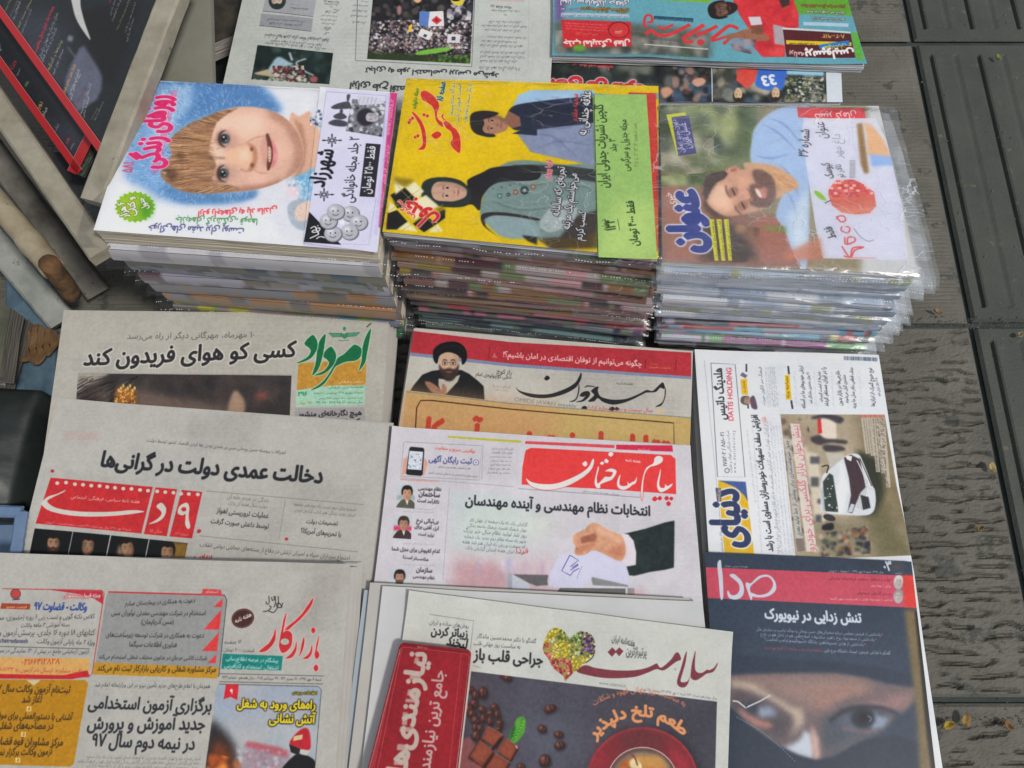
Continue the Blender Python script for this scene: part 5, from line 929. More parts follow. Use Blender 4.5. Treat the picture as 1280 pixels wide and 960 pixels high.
# ---- yellow weekly (bagged)
def paint_yellow():
    pg = Page([(470, 90), (830, 98), (830, 335), (465, 300)], .2645, base=(226, 196, 4), gain=1.08, dpm=2600)
    Z = Zm(470, 90, 4.174); Y = Zm(640, 90, 3.84); pg.mottle(.03, 90, 13)
    RE = (206, 54, 40); ol = ((250, 226, 160), .9 * pg.s)
    for q in [((232, 110), (250, 95), (285, 110), (320, 145), (330, 180), (318, 215), (325, 245), (345, 262), (350, 285), (330, 275), (310, 245), (305, 205), (290, 175), (260, 155), (240, 140)),
              ((355, 215), (340, 228), (350, 245), (385, 265), (400, 285), (420, 300), (440, 345), (438, 418), (410, 405), (388, 372), (400, 345), (390, 310), (365, 290), (352, 262), (365, 250), (350, 235)),
              ((320, 308), (288, 328), (314, 348), (342, 325)),
              ((185, 205), (210, 220), (240, 260), (258, 310), (262, 370), (250, 402), (218, 402), (242, 380), (240, 330), (228, 280), (205, 240))]: pg.poly(Z(*q), RE, smooth=True, outline=ol)
    for x, y in ((178, 250), (190, 240), (172, 262), (250, 222), (268, 228), (205, 338), (218, 332)): pg.ell(470 + x / 4.174, 90 + y / 4.174, 2, 2.2, RE, outline=ol)
    pg.text('مجله خانواده', *Z((208, 190), (222, 85)), (60, 120, 70), bold=.03, sy=1.2)
    pg.text('صفحه ۸۶', *Z((350, 150), (362, 52)), (50, 90, 90), bold=.05, sy=1.6, outline=((240, 244, 240), .8))
    for s, a, b in (('دیدگاه ساده سینما', (400, 225), (412, 55)), ('قیمت: هیوندای ثابت', (432, 262), (444, 60)), ('بازیگر سینما و تلویزیون', (470, 258), (500, 62))): pg.text(s, *Z(a, b), (110, 104, 44), bold=.01, sy=1.2, outline=((240, 236, 200), .7))
    # man in blue jacket lying sideways
    jk = [(640, 118), (662, 108), (720, 104), (742, 112), (748, 200), (738, 208), (668, 190), (648, 172), (642, 160), (655, 148), (640, 140)]
    pg.poly([(640, 134), (648, 118), (664, 112), (742, 112), (748, 140), (700, 140), (645, 140)], (164, 196, 224), f=.6); pg.poly([(645, 165), (700, 150), (748, 150), (748, 208), (700, 198), (664, 190)], (140, 150, 178), f=.6)
    pg.dots([(645, 165), (748, 150), (748, 208), (664, 190)], [(124, 134, 164), (152, 162, 188)], 40, 3, 9, f=2.5, alpha=.5); pg.dots([(640, 134), (742, 108), (748, 140), (645, 140)], [(150, 184, 214), (182, 208, 230)], 30, 3, 8, f=2, alpha=.5)
    pg.poly([(636, 138), (660, 128), (748, 122), (748, 150), (700, 158), (660, 162), (640, 160)], (38, 44, 64), smooth=True, f=.5); pg.poly([(636, 138), (650, 146), (655, 156), (640, 160), (628, 152)], (150, 104, 84), f=.6)
    for q in (((660, 150), (700, 160), (735, 150)), ((670, 186), (700, 176), (740, 182)), ((655, 168), (690, 170), (720, 196)), ((690, 120), (712, 126), (735, 118)), ((668, 122), (690, 130), (720, 128))): pg.stroke(q, [.8, 2.6, .8], (104, 116, 150), f=.9, alpha=.6)
    face(pg, 470 + 610 / 4.174, 90 + 272 / 4.174, 13.2, 17.5, 5, skin=(178, 132, 106), hair=(38, 32, 32), f=.8, shade=.72, smile=False)
    pg.poly(Z((490, 260), (500, 215), (560, 200), (640, 212), (600, 235), (555, 250), (545, 300), (570, 330), (530, 325), (500, 300)), (42, 36, 36), smooth=True, f=.6)
    pg.poly(Z((690, 200), (840, 185), (840, 330), (710, 320), (760, 300), (750, 230)), (36, 46, 66), f=.7)
    # woman in a dark scarf
    coat = [(600, 222), (625, 208), (650, 198), (748, 214), (748, 300), (700, 302), (640, 298), (604, 275), (600, 268), (608, 252)]
    pg.poly([(618, 214), (648, 200), (700, 205), (748, 212), (748, 285), (700, 298), (650, 296), (612, 280), (600, 262)], (128, 152, 148), smooth=True, f=.6); pg.hairs(coat, [(104, 128, 124), (150, 172, 166)], 160, 12, 1.6, 20, spread=30, alpha=.3)
    pg.poly(Z((600, 500), (680, 490), (840, 488), (840, 560), (640, 575), (560, 640), (540, 720), (500, 690), (440, 700), (380, 690), (470, 600), (480, 560), (560, 520)), (34, 34, 38), smooth=True, f=.6)
    pg.poly([(748, 228), (700, 220), (650, 212), (640, 206), (700, 206), (748, 212)], (40, 40, 42), f=1, alpha=.8)
    pg.poly(Z((235, 620), (245, 575), (290, 552), (370, 548), (440, 565), (480, 600), (500, 640), (480, 690), (420, 705), (330, 700), (270, 685), (240, 655)), (40, 50, 46), smooth=True, f=.4)
    face(pg, 470 + 378 / 4.174, 90 + 624 / 4.174, 13.4, 21, 4, skin=(206, 168, 146), hair=(34, 40, 38), f=.8, shade=.85, hairtop=False)
    pg.poly(Z((275, 590), (300, 562), (360, 556), (300, 580), (285, 620), (300, 660), (350, 690), (290, 675), (272, 640)), (40, 50, 46), smooth=True, f=.6)
    for q in (((625, 225), (660, 232), (700, 226)), ((612, 250), (650, 262), (700, 258)), ((640, 280), (672, 288), (700, 284)), ((700, 240), (722, 232), (745, 238)), ((620, 262), (640, 276), (668, 280))): pg.stroke(q, [.8, 3, .8], (92, 116, 112), f=1.1, alpha=.6); pg.stroke([(x, y - 3) for x, y in q], [.5, 1.6, .5], (168, 188, 184), f=.8, alpha=.5)
    for x, y, r, c in ((612, 608, 1.2, (60, 90, 90)), (655, 600, 1.4, (60, 80, 80)), (700, 590, 1.2, (60, 80, 80)), (750, 580, 1.2, (120, 70, 70)), (645, 645, 3.6, (70, 120, 110)), (690, 638, 2.4, (30, 40, 50)), (728, 626, 3.4, (150, 90, 70)), (775, 616, 5.4, (50, 66, 72)), (820, 598, 3.6, (150, 100, 80))): pg.ell(470 + x / 4.174, 90 + y / 4.174, r, r, c, f=.3); pg.ell(470 + x / 4.174, 90 + y / 4.174, r * .45, r * .45, (170, 180, 176), f=.2)
    pg.poly(Z((550, 745), (600, 730), (700, 735), (840, 760), (840, 775), (700, 752), (600, 750), (570, 790), (590, 820), (640, 860), (560, 800)), (50, 44, 46), smooth=True, f=.5)
    pg.poly(Z((565, 770), (620, 750), (720, 755), (830, 780), (850, 850), (760, 870), (660, 860), (600, 815)), (146, 170, 174), smooth=True, f=.8); pg.poly(Z((760, 850), (840, 860), (840, 900), (790, 880)), (40, 36, 34), f=1)
    pg.poly([(672, 298), (700, 296), (720, 270), (748, 262), (748, 310), (690, 312)], (60, 46, 42), f=2, alpha=.85); pg.poly([(690, 258), (710, 250), (722, 262), (712, 280), (688, 290), (674, 280)], (174, 186, 186), smooth=True, f=1); pg.dots([(680, 262), (715, 255), (715, 285), (680, 290)], [(140, 160, 160), (210, 214, 212)], 40, .6, 1.6, f=.3)
    # crossword corner
    K = (26, 24, 22); Wh = (236, 230, 196)
    for q, c in (((((75, 640), (150, 600), (215, 665), (165, 700), (110, 710)), K)), ((((165, 700), (215, 665), (250, 730), (205, 770)), Wh)), ((((190, 790), (250, 745), (320, 790), (250, 835)), K)), ((((60, 735), (110, 720), (165, 780), (110, 820), (52, 820)), K)), ((((110, 820), (165, 780), (220, 832)), Wh)), ((((215, 665), (260, 640), (330, 700), (250, 735)), Wh)), ((((70, 670), (110, 712), (62, 735)), Wh)), ((((95, 560), (150, 600), (100, 640)), Wh)), ((((310, 740), (360, 715), (360, 760), (320, 790)), K)), ((((150, 600), (200, 570), (250, 620), (215, 665)), Wh)), ((((320, 790), (350, 830), (270, 838)), Wh))): pg.poly(Z(*q), c, f=.6 if c == K else .9)
    pg.poly(Z((90, 545), (200, 560), (160, 600), (100, 580)), (110, 90, 20), f=2.5, alpha=.6); pg.poly(Z((300, 720), (360, 690), (350, 750)), (90, 76, 20), f=2.5, alpha=.6)
    pg.text('جدول', *Z((318, 768), (178, 660)), (206, 44, 48), bold=.05, sy=1.5, outline=((250, 240, 240), 1.0)); pg.text('سرگرمی', *Z((200, 760), (125, 665)), (206, 60, 60), bold=.03, outline=((250, 240, 240), .7))
    pg.stroke(Z((70, 640), (230, 840)), .7, (190, 170, 60)); pg.stroke(Z((110, 590), (330, 830)), .7, (190, 170, 60)); pg.stroke(Z((52, 735), (230, 610)), .7, (190, 170, 60)); pg.stroke(Z((120, 835), (350, 690)), .7, (190, 170, 60))
    # right part: white outlined cover lines
    wo = ((30, 34, 44), 1.3); WT = (240, 240, 240)
    pg.poly(Y((380, 100), (480, 110), (520, 95), (700, 100), (700, 130), (380, 118)), (120, 150, 190), f=.5); pg.poly(Y((455, 90), (560, 95), (560, 112), (480, 110)), (226, 190, 20)); pg.poly(Y((560, 97), (690, 100), (720, 860), (690, 860), (640, 110), (560, 108)), (206, 70, 60))
    pg.text('سمیه مقدم', *Y((312, 235), (316, 105)), (196, 60, 56), bold=.03, sy=1.2); pg.text('علاقه چندانی به', *Y((356, 302), (380, 92)), WT, bold=.02, sy=1.5, outline=wo)
    pg.text('ارنیا پویان', *Y((180, 516), (188, 422)), (196, 50, 70), bold=.03, sy=1.2, outline=((230, 214, 220), .6))
    pg.text('تجربه‌ای که سالیانه', *Y((226, 690), (254, 455)), WT, bold=.02, sy=1.5, outline=wo); pg.text('می‌خواستم یک مرتبه', *Y((276, 755), (312, 488)), WT, bold=.02, sy=1.5, outline=wo); pg.text('کسب کردم', *Y((336, 808), (356, 668)), WT, bold=.02, sy=1.5, outline=wo)
    pg.stroke(Y((385, 115), (420, 850)), .6, (60, 80, 50), smooth=False, alpha=.0)
    lab = Y((388, 112), (645, 110), (696, 898), (414, 894)); pg.poly(lab, (152, 190, 108)); pg.poly(Y((520, 600), (690, 640), (696, 898), (414, 894), (420, 800)), (196, 220, 130), f=10, alpha=.55)
    GT = (52, 74, 46)
    pg.text('گلچین نشریات جدولی ایران', *Y((460, 558), (436, 158)), GT, bold=.02, sy=1.5); pg.text('۳ جلد', *Y((502, 385), (494, 322)), GT, bold=.02, sy=1.3); pg.text('مجله جدول و سرگرمی', *Y((562, 478), (548, 232)), GT, bold=.015, sy=1.4); pg.text('صد صفحه ۱۴ ۱۳ ۱۲ تا ۱۲۵', *Y((606, 460), (596, 250)), (110, 120, 80), sy=1.1)
    pg.text('شماره', *Y((454, 762), (448, 708)), GT, bold=.01, sy=1.1); pg.text('۱۳۴', *Y((498, 760), (490, 712)), GT, bold=.03, sy=1.5); pg.stroke(Y((506, 708), (516, 764)), .7, GT); pg.text('فقط ۴۰۰۰ تومان', *Y((606, 836), (582, 622)), GT, bold=.03, sy=1.3)
    pg.stroke(Y((385, 112), (412, 892)), .7, (60, 80, 50), alpha=.6, smooth=False)
    return pg

# ---- weekly with the smiling man (bagged, right)
def paint_man():
    pg = Page([(815, 120), (1130, 125), (1180, 360), (815, 340)], .2645, base=(150, 140, 110), gain=1.25, dpm=2600)
    Z = Zm(810, 110, 4); Y = Zm(980, 110, 4)
    pg.poly(Y((420, 60), (760, 60), (760, 1000), (380, 1000)), (196, 198, 200), f=4); pg.stroke(Y((540, 180), (600, 480), (660, 760), (700, 900)), [10, 16, 12, 8], (176, 150, 104), f=4, alpha=.7); pg.stroke(Y((500, 190), (545, 480), (590, 800)), [6, 12, 6], (150, 156, 140), f=4, alpha=.6); pg.stroke(Y((570, 170), (640, 600), (690, 860)), [2, 4, 2], (120, 90, 50), f=1.5, alpha=.6)
    pg.poly(Z((55, 90), (520, 90), (540, 500), (55, 500)), (112, 122, 84)); pg.dots(Z((55, 85), (560, 85), (520, 500), (55, 520)), [(70, 86, 56), (140, 152, 98), (196, 196, 170), (96, 108, 70), (168, 176, 120), (58, 70, 52)], 170, 3, 15, f=4, alpha=.6)
    pg.dots(Z((60, 240), (330, 250), (330, 420), (60, 440)), [(196, 192, 176), (168, 160, 140), (110, 110, 80)], 40, 3, 10, f=4, alpha=.6); pg.poly(Z((270, 420), (520, 260), (540, 360), (330, 460)), (126, 138, 84), f=5, alpha=.7); pg.poly(Z((480, 90), (560, 90), (520, 330), (480, 360), (400, 360)), (78, 96, 58), f=6, alpha=.7)
    pg.poly(Z((70, 490), (330, 500), (500, 640), (800, 640), (800, 900), (60, 900)), (148, 108, 92), f=3); pg.poly(Z((75, 500), (220, 510), (260, 640), (260, 870), (75, 870)), (160, 116, 100), f=5); pg.poly(Z((270, 650), (440, 680), (560, 860), (260, 860)), (74, 56, 46), f=6); pg.dots(Z((260, 650), (560, 700), (560, 870), (260, 870)), [(196, 150, 90), (60, 44, 38), (120, 84, 60)], 34, 2, 7, f=3, alpha=.6)
    pg.poly(Z((550, 620), (800, 700), (800, 870), (560, 870)), (166, 110, 92), f=5)
    # pale blue shirt
    pg.poly(Z((520, 380), (520, 250), (540, 190), (600, 130), (680, 92), (760, 90), (800, 110), (800, 860), (730, 820), (680, 700), (640, 640), (660, 560), (690, 480), (640, 400)), (168, 190, 218), smooth=True, f=1.2)
    for q in [((600, 150), (680, 180), (760, 270)), ((580, 180), (660, 230), (740, 310)), ((540, 340), (620, 350), (700, 330)), ((660, 380), (720, 450), (760, 560)), ((700, 520), (740, 620), (720, 740))]: pg.stroke(Z(*q), [1, 3.5, 1], (124, 148, 190), f=1.2, alpha=.7)
    pg.poly(Z((700, 640), (800, 500), (800, 860), (720, 800)), (206, 216, 226), f=5, alpha=.8); pg.poly(Z((560, 690), (690, 690), (695, 720), (600, 712)), (110, 150, 60), f=2, alpha=.7)
    # neck and face leaning on the hand, chin to the lower right
    Q = Zm(860, 130, 4.76)
    pg.poly(Q((330, 360), (400, 350), (520, 370), (620, 430), (660, 490), (600, 520), (520, 560), (420, 500)), (204, 166, 130), smooth=True, f=1.2); pg.hairs(Q((500, 380), (640, 450), (640, 500), (520, 520)), [(230, 206, 150), (176, 130, 84)], 60, 14, 1, 25, spread=20, alpha=.5)
    pg.poly(Q((110, 560), (130, 480), (190, 430), (260, 400), (340, 385), (420, 390), (480, 420), (515, 480), (515, 560), (470, 610), (400, 640), (330, 655), (250, 665), (180, 650), (130, 610)), (200, 162, 140), smooth=True, f=.9)
    pg.poly(Q((120, 570), (160, 490), (230, 470), (260, 560), (260, 640), (180, 630)), (226, 196, 174), f=4, alpha=.85); pg.poly(Q((290, 430), (360, 430), (370, 490), (310, 500)), (214, 172, 148), f=3, alpha=.8)
    pg.poly(Q((95, 480), (120, 420), (200, 400), (240, 400), (220, 440), (170, 470), (135, 520), (110, 570), (95, 540)), (84, 66, 62), smooth=True, f=1); pg.hairs(Q((80, 400), (240, 390), (170, 480), (110, 590), (80, 560)), [(56, 44, 44), (130, 106, 98), (90, 70, 66)], 150, 8, .7, 150, alpha=.6)
    pg.poly(Q((95, 560), (130, 610), (200, 660), (260, 690), (170, 680), (100, 620)), (92, 70, 60), smooth=True, f=1.6, alpha=.85)
    pg.ell(*Q((268, 390))[0], 9.5, 5, (206, 158, 134), rot=-10, f=.5); pg.stroke(Q((235, 400), (240, 378), (290, 372), (310, 385)), 1.1, (140, 96, 80), f=.4); pg.ell(*Q((272, 392))[0], 4.5, 2, (160, 112, 94), rot=-10, f=.8)
    pg.stroke(Q((225, 480), (232, 520), (255, 560)), [1.5, 3, 1.5], (100, 72, 60), f=1, alpha=.85); pg.stroke(Q((280, 600), (290, 630), (320, 655)), [1.5, 3, 1.5], (100, 72, 60), f=1, alpha=.8)
    for x, y in ((268, 522), (326, 604)): pg.ell(*Q((x, y))[0], 6, 7.5, (156, 112, 94), rot=60, f=1.6, alpha=.8); pg.stroke(Q((x - 8, y - 22), (x + 4, y), (x + 14, y + 22)), [1, 2.4, 1], (62, 40, 34), f=.5); pg.stroke(Q((x + 14, y - 20), (x + 22, y + 4)), 1, (176, 128, 108), f=.7)
    pg.poly(Q((320, 520), (350, 505), (368, 530), (372, 560), (350, 570), (335, 545)), (212, 168, 144), smooth=True, f=1); pg.stroke(Q((350, 500), (372, 530), (375, 560), (352, 575)), 1.6, (140, 94, 78), f=.8)
    def beardy():
        b_ = Q((385, 395), (430, 388), (490, 420), (520, 480), (520, 560), (480, 608), (420, 615), (375, 600), (365, 575), (385, 570), (365, 500), (372, 480), (405, 470), (390, 440)); pg.poly(b_, (112, 84, 74), smooth=True, f=1.5, alpha=.85)
        pg.hairs(b_, [(70, 50, 46), (140, 110, 96), (96, 72, 64)], 260, 4, .6, 10, spread=60, alpha=.55)
    beardy()
    pg.poly(Q((398, 500), (425, 500), (455, 525), (468, 555), (440, 560), (415, 545)), (196, 130, 122), smooth=True, f=.6); pg.poly(Q((402, 505), (425, 515), (442, 545), (432, 555), (412, 535)), (238, 230, 222), smooth=True, f=.3); pg.ell(*Q((452, 520))[0], 4.5, 6, (206, 144, 130), f=1.5, alpha=.8)
    # sticker, title, yellow bands
    pg.poly(Z((92, 132), (186, 120), (190, 134), (120, 145), (155, 335), (148, 340)), (206, 206, 30)); pg.poly(Z((118, 145), (205, 136), (242, 325), (152, 338)), (66, 62, 130)); pg.text('دیوان جدید زندگی', *Z((182, 320), (140, 156)), (226, 226, 240), bold=.01, sy=1.3); pg.text('عسل ایران', *Z((216, 300), (188, 170)), (226, 226, 240), bold=.01, sy=1.3)
    pg.text('عنوان', *Z((262, 812), (240, 512)), (52, 66, 140), bold=.075, sy=1.35, outline=((232, 236, 248), 2.2)); pg.text('خبری', *Z((140, 586), (112, 520)), (236, 236, 236), bold=.01, sy=1.3)
    for k in range(3): pg.poly(Z((306 + k * 37, 655), (330 + k * 37, 655), (354 + k * 34, 862), (334 + k * 34, 862)), (206, 206, 30)); pg.text(' '.join(WORDS[k * 3:k * 3 + 5]), *Z((350 + k * 34, 850), (326 + k * 37, 662)), (90, 96, 20), sy=.8)
    # paper slip with handwriting
    sl = Y((90, 200), (66, 96), (400, 100), (520, 110), (640, 960), (190, 960))
    pg.poly(Y((88, 225), (100, 150), (460, 150), (580, 400), (620, 860), (195, 850), (160, 700)), (206, 208, 224)); pg.poly(Y((66, 96), (400, 100), (408, 150), (72, 146)), (206, 50, 62)); pg.text('کشیر کرمان', *Y((360, 120), (150, 128)), (240, 236, 240), bold=.01, sy=1.4)
    HB = (60, 60, 66)
    pg.text('شماره ۳۶', *Y((120, 345), (128, 208)), HB, bold=.012, sy=1.5); pg.text('عنوان', *Y((214, 250), (200, 168)), HB, bold=0, sy=1.6); pg.text('کیوسک', *Y((250, 448), (226, 372)), HB, bold=.015, sy=2); pg.text('داغ مهر', *Y((292, 350), (280, 230)), (150, 150, 160), sy=1.2); pg.text('تالار نو', *Y((300, 446), (284, 380)), (90, 90, 96), bold=.01, sy=1.4); pg.text('فقط', *Y((262, 745), (236, 690)), (40, 40, 44), bold=.02, sy=1.5)
    for q in (((340, 160), (345, 250), (360, 330)), ((310, 200), (330, 230), (322, 280)), ((365, 180), (380, 230), (372, 300))): pg.stroke(Y(*q), 1, (190, 192, 206), f=.3)
    g = random.Random(6); 
    for i in range(7):
        for j in range(20):
            if g.random() < .6: pg.rect(980 + (328 + i * 4.6) / 4, 110 + (360 + j * 4.6) / 4, 980 + (332 + i * 4.6) / 4, 110 + (364 + j * 4.6) / 4, (120, 120, 124), alpha=.0)
    for j in range(14): pg.rect(980 + 328 / 4, 110 + (360 + j * 6.5) / 4, 980 + 358 / 4, 110 + (363.5 + j * 6.5) / 4, (140, 138, 136), alpha=.8)
    pg.poly(Y((365, 180), (392, 172), (425, 420), (405, 430), (385, 380)), (150, 118, 70), f=1.5); pg.poly(Y((400, 170), (440, 180), (500, 260), (540, 350), (420, 330), (415, 240)), (214, 178, 140), f=1.5); pg.poly(Y((430, 330), (535, 340), (560, 385), (440, 390)), (150, 180, 222), f=1.5)
    pm = Y((222, 530), (225, 505), (260, 460), (345, 456), (400, 480), (452, 520), (462, 590), (430, 625), (360, 632), (290, 622), (240, 585))
    def pom():
        pg.poly(pm, (204, 104, 78)); pg.poly(Y((240, 600), (460, 590), (440, 640), (280, 640)), (214, 130, 96), f=4); g = random.Random(9)
        for i in range(13):
            for j in range(7):
                if j < 5 + g.random() * 2: pg.rect(980 + (222 + i * 20) / 4 + (j % 2) * 2, 110 + (455 + j * 13) / 4, 980 + (240 + i * 20) / 4 + (j % 2) * 2, 110 + (466 + j * 13) / 4, g.choice([(196, 60, 66), (214, 96, 92), (206, 76, 76), (232, 190, 180)]))
    pg.clip(pm, pom); pg.stroke(Y((205, 575), (235, 560)), 1.2, (50, 50, 60)); pg.poly(Y((152, 512), (180, 520), (205, 545), (212, 562), (185, 555), (160, 535)), (140, 190, 50), smooth=True)
    RD_ = (206, 88, 84)
    for q in (((262, 640), (285, 668), (308, 660), (300, 640), (275, 640), (262, 655)), ((290, 690), (288, 712), (320, 722), (330, 700), (308, 690)), ((305, 745), (310, 780), (355, 765), (350, 745), (320, 748), (318, 780)), ((290, 790), (330, 845), (345, 800), (400, 795), (355, 810), (335, 845), (300, 838))): pg.stroke(Y(*q), 2.1, RD_)
    pg.stroke(Y((350, 700), (380, 740), (420, 765), (450, 758)), .9, (120, 110, 124)); pg.stroke(Y((310, 846), (460, 850)), 1, (214, 120, 116))
    pg.poly(Y((180, 740), (0, 830), (0, 860), (200, 860)), (196, 130, 104), f=3, alpha=.8)
    return pg

# ---- newspapers at the back, printed upside down from here
def paint_back():
    pg = Page([(265, -30), (700, -30), (700, 130), (265, 130)], .20, base=(176, 180, 174), gain=1.35); pg.mottle(.03, 60, 14); pg.ghost((300, 0, 680, 100), 14, 16)
    Z = Zm(280, 0, 6.4); K = (40, 42, 44)
    pg.poly(Z((340, -40), (745, -30), (715, 137), (310, 95)), (150, 152, 156)); pg.poly(Z((300, 112), (715, 150), (700, 255), (285, 208)), (140, 144, 148)); pg.stroke(Z((310, 95), (715, 137)), .7, K, smooth=False); pg.stroke(Z((285, 210), (700, 255)), .7, K, smooth=False)
    pg.ell(280 + 428 / 6.4, 2, 11, 11, (54, 66, 60)); face(pg, 280 + 425 / 6.4, -1, 7.5, 9.5, 270, skin=(190, 170, 156), hair=(40, 50, 46), f=.6)
    pg.text('دیدگاه مدیر مسئول', (386, 12), (364, 10), K, sy=1.3); pg.text('یادداشت هفتگی ما', (374, 7), (364, 6), K)
    pg.text('آزادی انتخاب مردم، مجلس خبرگان', *Z((650, 175), (350, 155)), (70, 72, 74), sy=1.4); pg.text('قدرت در جامعه مدنی', *Z((620, 205), (370, 185)), (70, 72, 74), sy=1.4)
    pg.text('تسلیت گروه هنری برای حمله تروریستی اهواز', *Z((845, 320), (330, 280)), (60, 62, 64), bold=.012, sy=1.7); pg.text('خانواده شهدا و بازماندگان حادثه اهواز', *Z((790, 360), (375, 325)), (76, 78, 80), sy=1.5); pg.text('مراسم خاکسپاری و یادبود آنها در شهر برگزار شد', *Z((820, 392), (335, 345)), (76, 78, 80), sy=1.4)
    for k, (x0, x1, y) in enumerate(((925, 800, 8), (915, 800, 28), (870, 850, 50), (920, 880, 75), (905, 810, 92), (910, 780, 122), (905, 775, 155), (885, 780, 185), (855, 805, 222), (835, 820, 260))): pg.text(' '.join(WORDS[k * 2:k * 2 + max(1, (x0 - x1) // 32)]), *Z((x0, y + 10), (x1, y)), (64, 66, 68), bold=.01, sy=1.4)
    for k, (x0, x1, y) in enumerate(((1165, 1100, 12), (1155, 1035, 42), (1150, 1030, 85), (1150, 1015, 125), (1138, 1030, 175))): pg.text(' '.join(WORDS[k * 3 + 1:k * 3 + 4]), *Z((x0, y + 10), (x1, y)), (56, 58, 60), bold=.015, sy=1.4)
    p1 = Z((270, 365), (875, 430), (845, 680), (220, 640))
    def ph1():
        pg.poly(p1, (28, 40, 38)); pg.dots(p1, [(36, 56, 54), (20, 28, 28), (60, 80, 78)], 60, 2, 7, f=2, alpha=.6)
        pg.poly(Z((340, 600), (380, 520), (440, 460), (520, 500), (560, 520), (480, 540), (420, 560)), (150, 176, 186), f=1.2, smooth=True); pg.poly(Z((240, 590), (350, 560), (395, 590), (380, 620), (260, 600)), (176, 160, 130), f=1)
        pg.stroke(Z((525, 425), (548, 490)), 3, (176, 190, 196), f=.8); pg.stroke(Z((660, 475), (580, 510), (640, 570), (720, 610)), 2.6, (166, 176, 180), f=.8)
        pg.dots(Z((390, 530), (640, 530), (660, 670), (380, 660)), [(120, 60, 66), (40, 46, 50), (186, 182, 160), (70, 30, 40), (150, 150, 130)], 150, 1, 3.4, f=.5, alpha=.85); pg.dots(Z((240, 600), (700, 610), (690, 680), (230, 650)), [(196, 200, 190), (60, 72, 60), (150, 160, 140)], 60, 1, 3, f=.6, alpha=.7); pg.ell(280 + 720 / 6.4, 640 / 6.4, 5, 4, (150, 84, 88), f=1)
    pg.clip(p1, ph1)
    Z = Zm(450, 0, 5.333)
    pg.stroke(Z((-15, -20), (-30, 408), (745, 450), (765, -20)), 1.0, (70, 74, 74), smooth=False); pg.stroke(Z((1128, -20), (1120, 470)), .5, (150, 154, 150), smooth=False); pg.stroke(Z((790, -20), (780, 450)), .4, (160, 164, 160), smooth=False)
    p2 = Z((90, -40), (760, -40), (735, 430), (48, 398))
    def ph2():
        pg.poly(p2, (34, 34, 36)); pg.dots(p2, [(20, 20, 22), (60, 56, 58), (90, 80, 76)], 260, 1, 5, f=.8, alpha=.7)
        pg.dots(Z((90, 140), (750, 140), (740, 330), (60, 330)), [(196, 190, 190), (120, 100, 100), (60, 50, 56), (176, 140, 130), (90, 90, 110), (220, 216, 214), (30, 28, 32)], 700, .6, 2.2, f=.3, alpha=.85)
        pg.dots(Z((60, 240), (740, 240), (740, 380), (60, 370)), [(150, 130, 136), (60, 50, 56), (110, 90, 96), (200, 190, 190)], 500, .5, 1.4, f=.3, alpha=.7)
        pg.dots(Z((580, 0), (750, 0), (740, 140), (580, 140)), [(196, 192, 200), (60, 60, 70), (150, 140, 150), (26, 26, 30)], 50, 1.5, 5, f=.6, alpha=.8)
        pg.poly(Z((50, 350), (740, 390), (740, 440), (48, 400)), (46, 62, 30), f=3, alpha=.8); pg.poly(Z((375, 355), (450, 335), (600, 320), (585, 345), (470, 365), (385, 372)), (110, 168, 60), smooth=True, f=.6); pg.dots(Z((500, 370), (735, 370), (735, 430), (450, 420)), [(80, 110, 50), (40, 54, 30), (60, 86, 40)], 80, 1, 3, f=.6)
        pg.poly(Z((398, 82), (465, 84), (455, 182), (394, 176)), (84, 116, 176)); pg.poly(Z((465, 84), (556, 80), (562, 180), (455, 182)), (206, 204, 202)); pg.poly(Z((510, 112), (548, 142), (512, 170), (476, 142)), (190, 60, 64)); pg.poly(Z((510, 126), (528, 142), (512, 156), (494, 142)), (150, 30, 36))
        pg.poly(Z((410, 195), (490, 225), (460, 275), (385, 240)), (206, 204, 204)); pg.poly(Z((430, 232), (450, 240), (440, 256), (420, 248)), (60, 60, 66)); pg.poly(Z((585, 232), (670, 235), (665, 292), (580, 288)), (200, 198, 200)); pg.poly(Z((612, 250), (638, 250), (636, 275), (610, 275)), (60, 60, 66))
        pg.poly(Z((600, -10), (690, -10), (690, 30), (660, 50), (610, 20)), (206, 186, 60)); pg.ell(450 + 640 / 5.333, 0, 6, 3, (40, 36, 20)); pg.poly(Z((325, 180), (350, 165), (345, 220), (325, 220)), (216, 176, 60)); pg.ell(450 + 385 / 5.333, 0, 5, 5, (206, 160, 120), f=1); pg.ell(450 + 263 / 5.333, 75 / 5.333, 3, 6, (150, 110, 110), f=1)
    pg.clip(p2, ph2)
    pg.text('تجاری به طور اختصاصی بررسی می‌شود', *Z((925, 495), (42, 455)), K, bold=.035, sy=1.1); pg.text('ابزاری طرح اقتصاد در ایران', *Z((560, 600), (-60, 555)), K, bold=.045, sy=1.25, alpha=.95)
    for k in range(13):
        y = 40 + k * 34 - (k % 3) * 6; l = (870, 880, 960, 860, 810, 830, 850, 810, 800, 800, 800, 800, 795)[k]; r = (1010, 1065, 980, 1070, 1115, 1070, 1110, 1050, 1085, 1100, 1095, 1045, 1070)[k]
        pg.text(' '.join(WORDS[k:k + max(1, (r - l) // 36)]), *Z((r, y + 10), (l, y + 2)), (70, 72, 74), bold=.01, sy=1.5)
    pg.poly(Z((850, -20), (1095, -16), (1090, 18), (850, 8)), (190, 150, 150), alpha=.6)
    return pg
